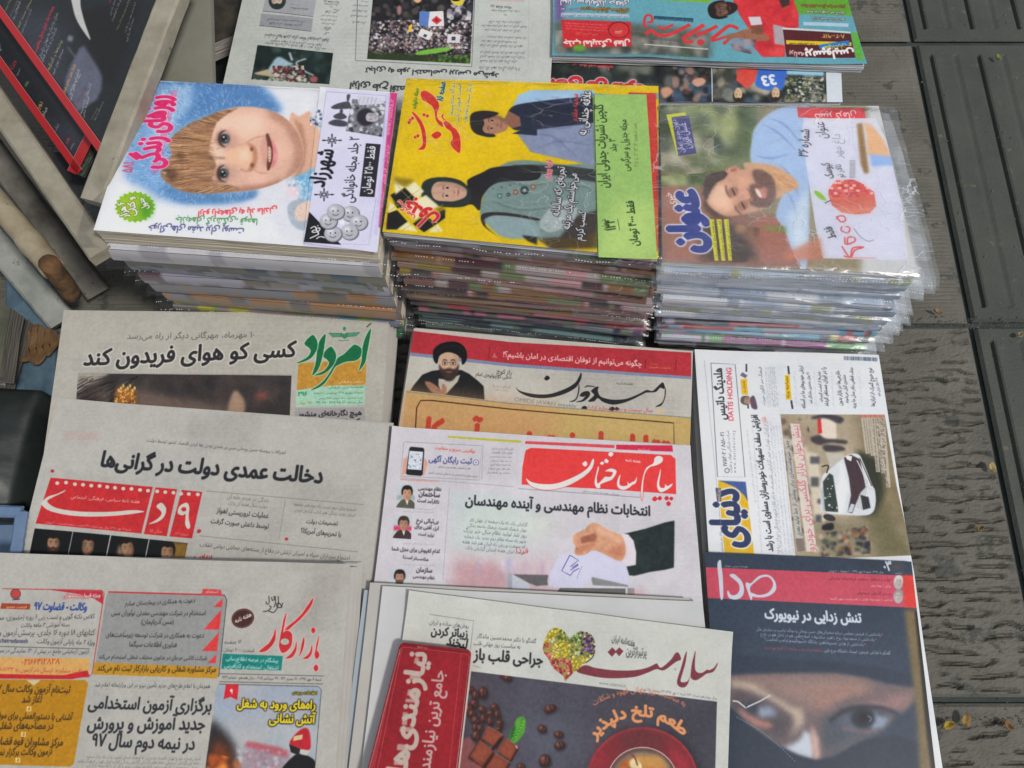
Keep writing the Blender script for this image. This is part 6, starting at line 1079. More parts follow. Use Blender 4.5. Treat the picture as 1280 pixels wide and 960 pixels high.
def paint_sportunder():
    pg = Page([(680, 50), (1080, 70), (1090, 170), (680, 170)], .19, base=(40, 46, 46), gain=1.35)
    Z = Zm(685, 0, 6.4); pg.dots([(687, 60), (1020, 75), (1020, 150), (687, 150)], [(30, 36, 36), (60, 74, 66), (70, 90, 120), (26, 28, 30), (110, 110, 104), (50, 60, 56)], 260, 2, 9, f=2.2, alpha=.7)
    pg.poly(Z((540, 505), (840, 500), (840, 600), (560, 570)), (120, 124, 110), f=4, alpha=.7)
    pg.poly(Z((50, 478), (520, 520), (525, 548), (48, 500)), (176, 40, 50), f=.5, alpha=.7); pg.text('در حسرت این نقطه قوت همیشگی', *Z((515, 545), (60, 500)), (226, 120, 120), sy=1.2)
    pg.text('آقای گل نمونه', *Z((800, 690), (20, 640)), (176, 40, 54), bold=.07, sy=1.2, outline=((226, 206, 206), 1.4))
    Y = Zm(870, 0, 5.333); pg.stroke(Y((102, 410), (108, 690)), 1.4, (206, 208, 210), smooth=False)
    pg.dots(Y((112, 420), (860, 440), (870, 690), (112, 690)), [(130, 134, 126), (90, 84, 80), (170, 160, 140), (60, 66, 60)], 120, 2, 9, f=2, alpha=.7); pg.poly(Y((590, 425), (855, 440), (850, 510), (580, 500)), (150, 196, 220), f=1.5)
    pg.poly(Y((280, 425), (415, 430), (395, 540), (340, 600), (265, 540)), (206, 76, 66), f=.8); pg.poly(Y((425, 430), (590, 435), (590, 560), (540, 610), (400, 580), (410, 490)), (60, 104, 190), f=.7, smooth=True); pg.text('33', *Y((515, 502), (430, 515)), (226, 232, 240), bold=.04, sy=1.1)
    for x, y in ((280, 630), (530, 625)): face(pg, 870 + x / 5.333, y / 5.333, 5.5, 7, 270, skin=(206, 176, 140), hair=(50, 40, 34), f=.8)
    pg.dots(Y((590, 520), (850, 520), (860, 690), (600, 690)), [(60, 76, 44), (120, 126, 84), (200, 200, 190), (40, 46, 36)], 200, .6, 2, f=.3, alpha=.8)
    for k in range(4): pg.text(' '.join(WORDS[k:k + 5]), *Y((840, 540 + k * 28), (680, 522 + k * 28)), (226, 226, 220), bold=.01, sy=1.2)
    pg.poly(Y((862, 440), (990, 455), (1010, 700), (872, 700)), (196, 204, 212)); pg.dots([(840, 75), (885, 78), (885, 128), (840, 128)], [(60, 80, 100), (90, 60, 54), (150, 120, 110), (30, 34, 40)], 60, 2, 6, f=1.4, alpha=.8)
    pg.poly(Z((1170, 640), (1230, 630), (1260, 660), (1200, 700), (1150, 670)), (196, 150, 130), f=1, smooth=True); pg.poly(Z((900, 720), (960, 700), (1000, 740), (930, 790)), (190, 140, 116), f=1.4, smooth=True)
    return pg
def paint_sport():
    pg = Page([(680, -30), (1090, -30), (1100, 100), (680, 100)], .205, base=(98, 160, 174), gain=1.15)
    Z = Zm(685, 0, 6.4); Y = Zm(870, 0, 5.333)
    pg.poly(Z((600, -40), (1300, -40), (1300, 30), (900, 10)), (116, 176, 50), f=1); pg.poly(Y((640, -20), (1040, -20), (1060, 110), (650, 100)), (96, 160, 50), f=2)
    pg.poly(Z((40, 170), (700, 200), (1300, 260), (1300, 470), (60, 430)), (92, 96, 90), f=5); pg.dots(Z((60, 250), (1280, 290), (1280, 470), (60, 430)), [(70, 80, 60), (140, 136, 130), (60, 64, 60), (176, 170, 160)], 90, 3, 9, f=3.5, alpha=.6)
    pg.poly(Z((55, -20), (160, -20), (110, 170), (55, 180)), (110, 92, 140), f=3); pg.poly(Z((105, 165), (660, 185), (665, 385), (125, 385)), (200, 44, 50), f=.4); pg.ell(685 + 250 / 6.4, 390 / 6.4, 8, 4, (90, 160, 50), f=2)
    pg.text('لیونل سرمایه‌گذار حرفه‌ای', *Z((645, 20), (100, 8)), (232, 232, 236), bold=.03, sy=1.3, outline=((60, 56, 80), .8)); pg.text('مدرسه فوتبال ستارگان', *Z((645, 85), (265, 70)), (190, 140, 50), bold=.03, sy=1.2, outline=((60, 50, 40), .8)); pg.text('فهرست خبرها', *Z((255, 85), (105, 75)), (232, 232, 236), bold=.02, sy=1.2, outline=((60, 56, 80), .6))
    pg.poly(Z((105, 110), (645, 122), (648, 152), (102, 140)), (190, 196, 206), alpha=.8); pg.text('برنامه‌های تیم در لیگ برتر امسال مشخص شد', *Z((640, 142), (110, 130)), (80, 80, 110))
    pg.ell(685 + 565 / 6.4, 250 / 6.4, 13.5, 11, (130, 30, 38)); pg.ell(685 + 565 / 6.4, 252 / 6.4, 12, 9.5, (206, 50, 56)); pg.ell(685 + 562 / 6.4, 255 / 6.4, 6.5, 6, (196, 60, 60)); pg.text('نشان', *Z((590, 262), (535, 262)), (236, 180, 170), bold=.03, sy=1.5)
    pg.text('جذب نمایندگی فعال', *Z((650, 340), (125, 335)), (232, 222, 216), bold=.05, sy=1.15)
    for k in range(3): pg.text(' '.join(WORDS[k * 4:k * 4 + 10]), *Z((470, 210 + k * 22), (130 + k * 5, 190 + k * 22)), (226, 170, 166), sy=1.1)
    pg.text('تلفن تماس دفتر', *Z((400, 285), (220, 270)), (220, 120, 110), sy=1.4)
    pg.poly(Z((845, 135), (1160, 155), (1158, 187), (845, 165)), (40, 76, 96)); pg.text('روزنامه ورزشی صبح ایران', *Z((1150, 178), (850, 158)), (120, 170, 190))
    RE = (206, 58, 62)
    pg.stroke(Z((800, 225), (770, 215), (770, 165), (790, 130), (825, 140), (830, 180), (790, 190)), 4, RE); pg.stroke(Z((780, 290), (820, 255), (870, 290), (940, 295), (1010, 270), (1135, 205)), 6, RE); pg.stroke(Z((880, 215), (920, 240), (1000, 205)), 4.5, RE)
    Q = Zm(870, 0, 5.333)
    pg.stroke(Z((1080, 310), (1120, 290), (1180, 250), (1245, 205)), 6.5, RE); pg.stroke(Z((1080, 310), (1100, 345), (1160, 340)), 6, RE); pg.ell(685 + 1220 / 6.4, 345 / 6.4, 4.2, 3.6, RE); pg.stroke(Q((0, 240), (60, 220), (140, 180)), 6, RE); pg.stroke(Q((0, 200), (50, 178)), 5, RE); pg.stroke(Q((95, 270), (150, 230), (220, 180), (280, 200)), 6, RE); pg.stroke(Q((100, 280), (140, 270), (200, 250)), 4.5, RE); pg.ell(870 + 28 / 5.333, 288 / 5.333, 4.4, 3.8, RE); pg.stroke(Q((180, 300), (215, 270)), 5, RE)
    for q in (((760, 300), (1130, 350)), ): pg.text('برگزیده سرخابی‌های پایتخت', *Z((1040, 350), (830, 338)), (176, 180, 176))
    pg.stroke(Z((765, 372), (1280, 400)), 1.8, (196, 196, 190), smooth=False)
    # footballer in red
    pg.poly(Y((230, -20), (640, -20), (680, 100), (680, 190), (590, 220), (590, 385), (440, 385), (390, 330), (370, 260), (350, 200), (290, 110)), (206, 52, 58), f=.6); pg.dots(Y((250, -20), (640, -20), (680, 180), (590, 380), (440, 380), (350, 200)), [(176, 36, 46), (226, 80, 80), (190, 44, 50)], 60, 2, 7, f=2, alpha=.5)
    pg.poly(Y((545, -10), (620, -10), (620, 40), (570, 60)), (60, 46, 44), f=1); pg.poly(Y((345, 120), (425, 118), (440, 170), (365, 178)), (206, 200, 206), f=.4)
    pg.poly(Y((200, 240), (260, 225), (360, 200), (480, 250), (480, 275), (400, 280), (280, 260), (210, 275)), (150, 100, 76), smooth=True, f=.7); pg.poly(Y((360, 180), (450, 180), (440, 240), (370, 230)), (120, 76, 60), f=1); pg.poly(Y((510, 170), (590, 190), (590, 310), (520, 300)), (170, 160, 166), f=1)
    face(pg, 870 + 180 / 5.333, 68 / 5.333, 9.5, 14, 350, skin=(104, 72, 58), hair=(36, 30, 30), beard=(40, 30, 28), f=.6)
    pg.dots(Y((200, 260), (400, 270), (380, 370), (250, 340)), [(176, 150, 150), (90, 70, 80), (150, 130, 150)], 40, 2, 6, f=2, alpha=.6)
    pg.poly(Y((575, 205), (1028, 232), (1055, 400), (600, 385)), (84, 34, 38)); pg.poly(Y((572, 192), (1028, 218), (1028, 228), (575, 205)), (206, 206, 206))
    pg.poly(Y((596, 276), (1032, 292), (1030, 316), (598, 302)), (216, 186, 40)); pg.poly(Y((815, 308), (1015, 278), (1018, 312), (820, 335)), (40, 120, 190)); pg.text('هواداران', *Y((995, 308), (850, 318)), (216, 196, 70), bold=.02); pg.text('بلیت نیم‌فصل یک ۳', *Y((805, 300), (620, 296)), (40, 34, 20), bold=.02, sy=1.1)
    pg.text('۰۹۱۲-۸۰۲', *Y((985, 238), (835, 236)), (216, 176, 90), bold=.02); pg.text('پرسپولیس', *Y((1042, 345), (725, 350)), (236, 230, 228), bold=.05, sy=1.2); pg.text('برنامه', *Y((715, 355), (620, 350)), (226, 190, 190), bold=.03, sy=1.3)
    pg.poly(Y((1030, 220), (1080, 225), (1110, 420), (1060, 410)), (96, 170, 60), f=1.5)
    for k, c in enumerate(((206, 120, 40), (236, 240, 240), (236, 240, 240))): pg.text(' '.join(WORDS[k * 4 + 2:k * 4 + 7]), *Y((990, 45 + k * 44), (700 + k * 35, 38 + k * 44)), c, bold=.03, sy=1.3, outline=((50, 60, 50), .6))
    pg.poly(Y((712, 155), (1015, 162), (1012, 186), (712, 178)), (190, 206, 220), alpha=.8)
    return pg

# ---- black film magazines in the rack
def paint_black(tilt):
    pg = Page([(-60, -60), (210, -60), (190, 20), (120, 200), (-60, 10)], 0, base=(34, 38, 40), gain=1.3, tilt=tilt, dpm=2400)
    Z = Zm(0, 0, 6.4)
    pg.poly(Z((0, 100), (400, 100), (560, 300), (560, 800), (300, 600)), (54, 58, 68), f=14, alpha=.8); pg.poly(Z((600, 100), (1150, 0), (900, 700), (830, 640), (700, 350)), (24, 26, 26), f=6, alpha=.8)
    pg.poly(Z((670, 365), (720, 440), (790, 550), (820, 620), (815, 720), (780, 800), (620, 900), (520, 720), (530, 620), (580, 500), (640, 395)), (88, 92, 108), f=2.5); pg.poly(Z((545, 300), (560, 285), (590, 300), (585, 335), (545, 335)), (120, 122, 130), f=1.4); pg.stroke(Z((545, 380), (590, 440), (625, 470), (640, 390)), 2.2, (96, 98, 108), f=1)
    pg.poly(Z((575, -30), (640, -30), (650, 60), (680, 180), (728, 325), (660, 240), (610, 150), (585, 60)), (186, 186, 182), smooth=True, f=.4)
    def col(s, a, b, c, bold=.01, sy=1.2): pg.text(s, *Z(a, b), c, bold=bold, sy=sy)
    W_ = (166, 166, 164); YL = (176, 166, 84); RE = (186, 44, 56)
    for s, a, b, c, bo in (('صفحه ویژه سینما', (48, 95), (120, -60), YL, .01), ('گفتگو با کارگردان سینمای ایران', (84, 140), (175, -40), W_, 0), ('نقد فیلم‌های روز', (110, 165), (190, -30), W_, 0), ('سینمای مستند امروز', (148, 232), (262, 0), YL, .01), ('گزارش از جشنواره فیلم', (182, 268), (258, 80), W_, 0), ('پرونده یک فیلم جدال واقعیت', (292, 425), (432, 60), RE, .05),
                           ('نمای نزدیک به جهان داستان', (325, 475), (470, 110), W_, .01), ('کارگردان و بازیگر فیلم', (345, 495), (462, 230), W_, 0), ('نوشته‌ها و گفتگوها', (395, 570), (505, 330), YL, .01), ('سینمای جهان امروز', (430, 605), (512, 400), W_, 0), ('بازیگر نقش مکمل فیلم', (520, 745), (610, 520), (206, 150, 70), .03),
                           ('فیلمنامه کامل فیلم', (572, 805), (640, 560), W_, 0), ('نقد و بررسی', (555, 760), (655, 600), W_, 0), ('کتاب‌های تازه سینما', (650, 925), (740, 670), W_, .01), ('مجموعه عکس', (672, 945), (720, 780), W_, 0), ('پایان فصل جشنواره', (735, 960), (785, 870), YL, .01), ('یادداشت‌های یک منتقد', (760, 970), (832, 820), W_, 0),
                           ('ویژه نوروز', (880, 30), (905, -40), RE, .04), ('درباره سینمای تازه ایران', (890, 130), (945, -60), W_, .01), ('گفتگوی بلند با فیلمبردار', (905, 175), (990, -50), W_, 0), ('کارگاه نقد فیلم و نویسندگی سینما', (942, 240), (1045, 0), YL, .01), ('تاریخ سینمای جهان در یک نگاه تازه', (1010, 265), (1090, 20), W_, 0), ('سینما از نگاه دیگر امروز', (1020, 340), (1075, 150), W_, 0), ('پرونده ویژه فیلمسازان', (600, 880), (690, 700), (120, 50, 66), .02)):
        col(s, a, b, c, bo)
    return pg
def paint_black2(tilt):
    pg = Page([(-60, -60), (210, -60), (190, 20), (125, 240), (-60, 40)], 0, base=(34, 38, 42), gain=1.3, tilt=tilt, dpm=2400)
    Z = Zm(0, 0, 6.4); pg.poly(Z((250, 900), (560, 1000), (660, 1150), (600, 1300)), (60, 62, 74), f=8, alpha=.7)
    for s, a, b, c in (('گفتگو', (10, 410), (0, 340), (166, 166, 164)), ('ویژه', (105, 560), (130, 490), (186, 44, 56)), ('سینما', (145, 610), (165, 550), (166, 166, 164)), ('نقد', (205, 700), (235, 660), (130, 150, 110)), ('روز', (315, 880), (340, 820), (200, 160, 80)), ('فیلم', (350, 930), (385, 870), (166, 166, 164)), ('کتاب', (445, 1060), (480, 1000), (150, 150, 150)), ('هنر', (535, 1160), (560, 1110), (186, 60, 60)), ('عکس', (565, 1200), (600, 1150), (166, 166, 164))): pg.text(s, *Z(a, b), c, bold=.01, sy=1.1)
    return pg

# ================================================================== GROUND
M_joint = mottled('joint', (.045, .06, .058), (.07, .085, .08), 30, rough=.9, bump=.5)
M_tileA = mottled('tile_dark', (.056, .066, .056), (.086, .090, .076), 9, spots=((.13, .12, .085), 26, .60), rough=.62, bump=.45, bscale=260, detail=9, spec=.35, c3=(.10, .095, .08))
M_tileB = mottled('tile_brown', (.105, .102, .084), (.165, .158, .130), 8, spots=((.075, .078, .066), 22, .57), rough=.66, bump=.6, bscale=240, detail=9, spec=.35, c3=(.19, .18, .15))
def rough_height(o, depth=.0025): pass
gs = 60.0
pav = mesh_obj('pavement', [(-gs, -gs, -.009), (gs, -gs, -.009), (gs, gs, -.009), (-gs, gs, -.009)], [(0, 1, 2, 3)], M_joint)
tag(pav, kind='structure')
PX, PY0, PIT = .476, .431, .478
def tile_mesh(name, kind, seed):
    w, h = .472, .471; g = np.random.default_rng(seed)
    if kind == 'ripple': nx, ny = 130, 250
    elif kind == 'grain': nx, ny = 40, 200
    else: nx = ny = 0
    if kind == 'groove':
        xs = [0, .004]; hs = [-.004, 0]
        for k in range(6):
            x = .0195 + k * .0740; xs += [x - .006, x - .0035, x - .001, x + .001, x + .0035, x + .006]; hs += [0, -.0012, -.006, -.006, -.0012, 0]
            xs += [x + .030, x + .0355, x + .0375, x + .043]; hs += [0, -.0016, -.0016, 0]
        xs += [w - .004, w]; hs += [0, -.004]; ys = [0, .004, .020, .024] + list(np.linspace(.06, h - .06, 9)) + [h - .024, h - .020, h - .004, h]
        X = np.array(xs); Y = np.array(ys); H = np.zeros((len(Y), len(X)))
        for j, y in enumerate(Y):
            e = 0 if .022 < y < h - .022 else 1
            for i in range(len(X)):
                H[j, i] = hs[i] if (not e or i in (0, len(X) - 1)) else 0
                if j in (0, len(Y) - 1): H[j, i] = -.004
        X = np.minimum(X, w)
    else:
        X = np.linspace(0, w, nx); Y = np.linspace(0, h, ny); XX, YY = np.meshgrid(X, Y)
        if kind == 'ripple':
            n1 = vnoise(ny, nx, 11, seed); n2 = vnoise(ny, nx, 7, seed + 1, 2); n3 = vnoise(ny, nx, 5, seed + 2, 2)
            ph = 2 * PI * YY / .0142 + 7.5 * n1; s_ = np.clip(.5 + .5 * np.sin(ph), 0, 1); H = -.0056 * np.clip((s_ - .6) * 3.2, 0, 1) * np.clip((n2 - .42) * 7, 0.05, 1) - .0009 * n3 - .0006 * g.random((ny, nx))
            pit = YY > 9
        else:
            n1 = vnoise(ny, nx, 10, seed); H = -.0013 * (.5 + .5 * np.sin(2 * PI * YY / .0062 + 5 * n1)) * np.clip(n1 * 2 - .3, .2, 1) - .0005 * g.random((ny, nx)) - .0006 * n1
        ed = np.minimum(np.minimum(XX, w - XX), np.minimum(YY, h - YY)); H = H * np.clip(ed / .010, 0, 1) - .004 * np.clip(1 - ed / .004, 0, 1)
    ny, nx = H.shape; V = [(X[i], Y[j], H[j, i]) for j in range(ny) for i in range(nx)]
    F = [(j * nx + i, j * nx + i + 1, (j + 1) * nx + i + 1, (j + 1) * nx + i) for j in range(ny - 1) for i in range(nx - 1)]
    me = bpy.data.meshes.new(name); me.from_pydata(V, [], F); me.materials.append(M_tileA if kind == 'groove' else M_tileB)
    return me
T_rip, T_gr, T_gv = tile_mesh('ripple_tile', 'ripple', 3), tile_mesh('grain_tile', 'grain', 5), tile_mesh('groove_tile', 'groove', 6)
for ci in range(-2, 3):
    for ri in range(-3, 4):
        me = T_gv if ci in (1, 2) else (T_gr if ri >= 0 else T_rip)
        o = link(bpy.data.objects.new('paving_tile', me), pav)
        o.location = (.628 + (ci - 1) * PX + (.002 if ci == 1 else 0), PY0 + .0035 + ri * PIT + random.uniform(-.001, .001), random.uniform(-.001, .0005))

# ================================================================== PAPER BUILDERS
def edge_mat(name, c, c2):
    m = mat(name, c, .8, .15); tc = nd(m, 'ShaderNodeTexCoord'); mp = nd(m, 'ShaderNodeMapping'); mp.inputs['Scale'].default_value = (5, 5, 1400)
    lk(m, tc.outputs['Object'], mp.inputs[0]); n = nd(m, 'ShaderNodeTexNoise'); n.inputs['Scale'].default_value = 1; n.inputs['Detail'].default_value = 3; lk(m, mp.outputs[0], n.inputs[0])
    cr = nd(m, 'ShaderNodeValToRGB'); cr.color_ramp.elements[0].position = .38; cr.color_ramp.elements[1].position = .6; cr.color_ramp.elements[0].color = (*c2, 1); cr.color_ramp.elements[1].color = (*c, 1)
    lk(m, n.outputs[0], cr.inputs[0]); lk(m, cr.outputs[0], P(m).inputs['Base Color']); return m
M_news_e = edge_mat('newsprint_edge', (.56, .53, .48), (.34, .32, .29)); M_white_e = edge_mat('white_edge', (.66, .67, .68), (.42, .43, .44)); M_blue_e = edge_mat('bluish_edge', (.50, .56, .60), (.32, .36, .40)); M_cream_e = edge_mat('cream_edge', (.62, .56, .44), (.40, .36, .28))
M_news = mottled('newsprint', (.52, .50, .46), (.58, .56, .52), 20, rough=.85, bump=.1)
M_newsw = mottled('white_newsprint', (.66, .67, .66), (.60, .61, .61), 20, rough=.8, bump=.1); M_newsb = mottled('bluish_newsprint', (.46, .53, .58), (.42, .48, .54), 20, rough=.8, bump=.1)

def quad(TL, TR, BR=None, BL=None, z=0, L=None):
    """3D corners TL, TR, BR, BL of a paper seen at these photo points at height z"""
    a, b = at(*TL, z), at(*TR, z)
    if BR is None:
        u = (b - a) / np.linalg.norm(b - a); v = np.array([u[1], -u[0], 0]); return np.array([a, b, b + v * L, a + v * L])
    c, d = at(*BR, z), at(*BL, z)
    if L:
        c = b + (c - b) / np.linalg.norm(c - b) * L; d = a + (d - a) / np.linalg.norm(d - a) * L
    return np.array([a, b, c, d])
def moved(q, dx=0, dy=0, dz=0, rot=0, grow=0):
    c = q.mean(0); r = RD(rot); R = np.array([[math.cos(r), -math.sin(r), 0], [math.sin(r), math.cos(r), 0], [0, 0, 1]])
    return (q - c) * (1 + grow) @ R.T + c + np.array([dx, dy, dz])
def bil(q, u, v): return (q[0] * (1 - u) + q[1] * u) * (1 - v) + (q[3] * (1 - u) + q[2] * u) * v
def sheet(name, parent, q, m, page=None, n=(26, 26), amp=.0008, seed=0, lift=.0004, curl=None, colors=None, origin=None):
    nx, ny = n; N = vnoise(ny, nx, 7, seed + 11, 2); V = []; UV = []
    for j in range(ny):
        for i in range(nx):
            u, v = i / (nx - 1), j / (ny - 1); p = bil(q, u, v); e = min(u, 1 - u, v, 1 - v) * 6
            z = amp * N[j, i] * min(1, e + .35) + lift; p[:2] += (N[i * (ny - 1) // max(1, nx - 1) if 0 else j, i] - .5) * amp * .7
            if curl:
                for (cu, cv, r, h) in curl:
                    d = math.hypot((u - cu), (v - cv)); z += h * max(0, 1 - d / r) ** 2
            V.append(p + np.array([0, 0, z])); UV.append(page.uvw(p) if page else (u, v))
    F = [(j * nx + i, (j + 1) * nx + i, (j + 1) * nx + i + 1, j * nx + i + 1) for j in range(ny - 1) for i in range(nx - 1)]
    o = mesh_obj(name, V, F, m, parent, uv=UV, smooth=True, origin=origin)
    if colors is not None:
        at_ = o.data.color_attributes.new('Col', 'FLOAT_COLOR', 'POINT')
        for j in range(ny):
            for i in range(nx): at_.data[j * nx + i].color = (*colors(i / (nx - 1), j / (ny - 1)), 1)
    return o
def block(name, parent, q, t, m, ribs=None, seed=0, inset=.0006, seg=14, round_=0):
    """a pad of leaves under the quad q, t thick; its rim shows the stepped page edges"""
    g = random.Random(seed); ribs = ribs or max(3, int(t / .0011)); ring = []
    c = q.mean(0)
    for k in range(4):
        a, b = q[k], q[(k + 1) % 4]
        for s in range(seg): ring.append((k, a + (b - a) * s / seg))
    V = []; levels = []
    for r in range(ribs):
        z0 = -t * r / ribs; z1 = -t * (r + .82) / ribs; off = g.uniform(0, .0012)
        bulge = -round_ * (2 * (r + .5) / ribs - 1) ** 2
        levels += [(z0, off + .0007 - bulge, g.random()), (z0 - t / ribs * .25, off - bulge, g.random()), (z1, off - bulge, g.random())]
    for z, off, ph in levels:
        for k, p in ring:
            d = (c - p); d[2] = 0; d = d / np.linalg.norm(d); V.append(p + d * (inset + off + .0005 * math.sin(ph * 40 + p[0] * 60 + p[1] * 70)) + np.array([0, 0, z]))
    n = len(ring); F = []
    for l in range(len(levels) - 1):
        for i in range(n): j = (i + 1) % n; F.append((l * n + i, (l + 1) * n + i, (l + 1) * n + j, l * n + j))
    F.append(tuple(range(n))[::-1]); F.append(tuple((len(levels) - 1) * n + i for i in range(n)))
    return mesh_obj(name, V, F, m, parent)
def newspaper(label, group, q, t, page_mat, page=None, edge=None, name='newspaper', cat='newspaper', seed=0, amp=.0018, curl=None, inner='inner_pages', front='front_page'):
    base = q.mean(0) - np.array([0, 0, t]); r = empty(name, base, label=label, cat=cat, group=group)
    sheet(front, r, q, page_mat, page, seed=seed, amp=amp, curl=curl); block(inner, r, q, t, edge or M_news_e, seed=seed, round_=.0006)
    return r
ORD = ['topmost', 'second', 'third', 'fourth', 'fifth', 'sixth', 'seventh', 'eighth', 'ninth', 'tenth', 'eleventh', 'twelfth', 'thirteenth', 'fourteenth', 'fifteenth', 'sixteenth', 'seventeenth', 'eighteenth', 'nineteenth', 'twentieth', '21st', '22nd', '23rd', '24th', '25th']
def pile(q, z1, z0, n, page, pmat, toplabel, underlabel, group, plain, edge, seed=0, jit=.003, drift=(0, 0), curl=None, amp=.0012):
    """n folded newspapers from height z0 up to z1; the top one carries the print"""
    t = (z1 - z0) / n; g = random.Random(seed)
    for k in range(n):
        qq = q + np.array([0, 0, -k * t - (0 if k == 0 else .0)])
        if k: qq = moved(qq, g.uniform(-jit, jit) + drift[0] * k / n, g.uniform(-jit, jit) + drift[1] * k / n, 0, g.uniform(-.5, .5))
        lab = toplabel if k == 0 else underlabel % ORD[k]
        newspaper(lab, group, qq, t - .0012, pmat if k == 0 else plain, page if k == 0 else None, edge, seed=seed + k, amp=.0018 if k == 0 else .0001, curl=curl if k == 0 else None)

# ================================================================== NEWSPAPER PILES
pgs = {}
def prt(key, fn, **k):
    pg = fn(); pgs[key] = pg; return pg, pg.material(key + '_print', **k)
# left pile, back to front
pg, m = prt('amordad', paint_amordad)
pile(quad((80, 388), (487, 393), (475, 560), (56, 560), .050, .50), .050, 0, 8, pg, m, 'newspaper with green calligraphy title on a gold block above a dark picture', '%s newspaper from the top of the pile under the green and gold title', 'newspapers in the pile with the green title', M_news, M_news_e, 10, .003, (.006, .002))
pg, m = prt('dey', paint_dey)
pile(quad((72, 498), (487, 530), (462, 735), (25, 690), .068, .46), .068, .0515, 3, pg, m, 'newspaper with a red film strip title above four small dark portraits', '%s newspaper from the top of the pile under the red film strip title', 'newspapers in the pile with the red film strip title', M_news, M_news_e, 20, .003, (.008, .002), curl=[(1, 1, .3, .002)])
pg, m = prt('bazar', paint_bazar)
pile(quad((-14, 691), (438, 706), (420, 960), (-52, 960), .090, .44), .090, .0695, 5, pg, m, 'newspaper with slanted red title, orange advert box and a firefighter picture', '%s newspaper from the top of the pile under the firefighter picture', 'newspapers in the pile with the firefighter picture', M_news, M_news_e, 30, .002, (.016, .001), curl=[(1, 0, .12, .005)])
# middle pile
pg, m = prt('omid', paint_omid)
pile(quad((517, 411), (866, 439), (862, 560), (494, 560), .050, .50), .050, 0, 8, pg, m, 'newspaper with crimson band, bearded man in a black turban and black calligraphy', '%s newspaper from the top of the pile under the crimson band', 'newspapers in the pile with the crimson band', M_news, M_news_e, 40, .003, (-.004, .003))
pg, m = prt('payam', paint_payam)
pile(quad((491, 533), (862, 558), (878, 752), (466, 740), .070, .47), .070, .0515, 4, pg, m, 'newspaper with red title box and a hand dropping a ballot into a box', '%s newspaper from the top of the pile under the hand with the ballot', 'newspapers in the pile with the ballot picture', M_newsw, M_white_e, 50, .003, (.002, .006), curl=[(1, 0, .1, .004), (0, 0, .08, .003)])
pg, m = prt('salamat', paint_salamat)
newspaper('newspaper with maroon title and fruit heart above chocolate, coffee beans and a red cup', 'newspapers at the front under the red booklet', quad((512, 738), (915, 790), (910, 960), (480, 960), .092, .40), .005, m, pg, M_news_e, seed=60, curl=[(1, 0, .1, .004), (0, 0, .1, .003)])
newspaper('blank cream newspaper lying just under the coffee cup newspaper', 'newspapers at the front under the red booklet', quad((478, 733), (878, 752), (900, 960), (452, 960), .0862, .42), .005, M_newsw, None, M_news_e, seed=61)
newspaper('white newspaper whose long edge shows left of the blank cream one', 'newspapers at the front under the red booklet', quad((463, 728), (862, 748), (880, 960), (436, 960), .0805, .42), .004, M_news, None, M_news_e, seed=62)
newspaper('bluish grey newspaper lowest and farthest left under the red booklet', 'newspapers at the front under the red booklet', quad((455, 738), (845, 760), (860, 960), (428, 960), .0755, .42), .0035, M_newsb, None, M_blue_e, seed=63)
# right pile
pg, m = prt('donya', paint_donya)
pile(quad((868, 437), (1098, 444), (1178, 960), (905, 960), .046, .62), .046, 0, 7, pg, m, 'newspaper turned sideways with a white car picture and a yellow and blue title', '%s newspaper from the top of the pile under the white car picture', 'newspapers in the pile with the white car picture', M_newsw, M_white_e, 70, .0025, (-.010, .003), curl=[(1, .45, .2, .004)])
pg, m = prt('seda', paint_seda, rough=.4, spec=.22)
newspaper('dark blue magazine with pink title band and a close picture of veiled eyes', None, quad((881, 690), (1139, 702), (1170, 970), (899, 970), .0535, .30), .006, m, pg, edge_mat('magazine_edge', (.55, .54, .52), (.12, .12, .12)), name='magazine', cat='magazine', seed=80, amp=.001, inner='pages', front='cover')

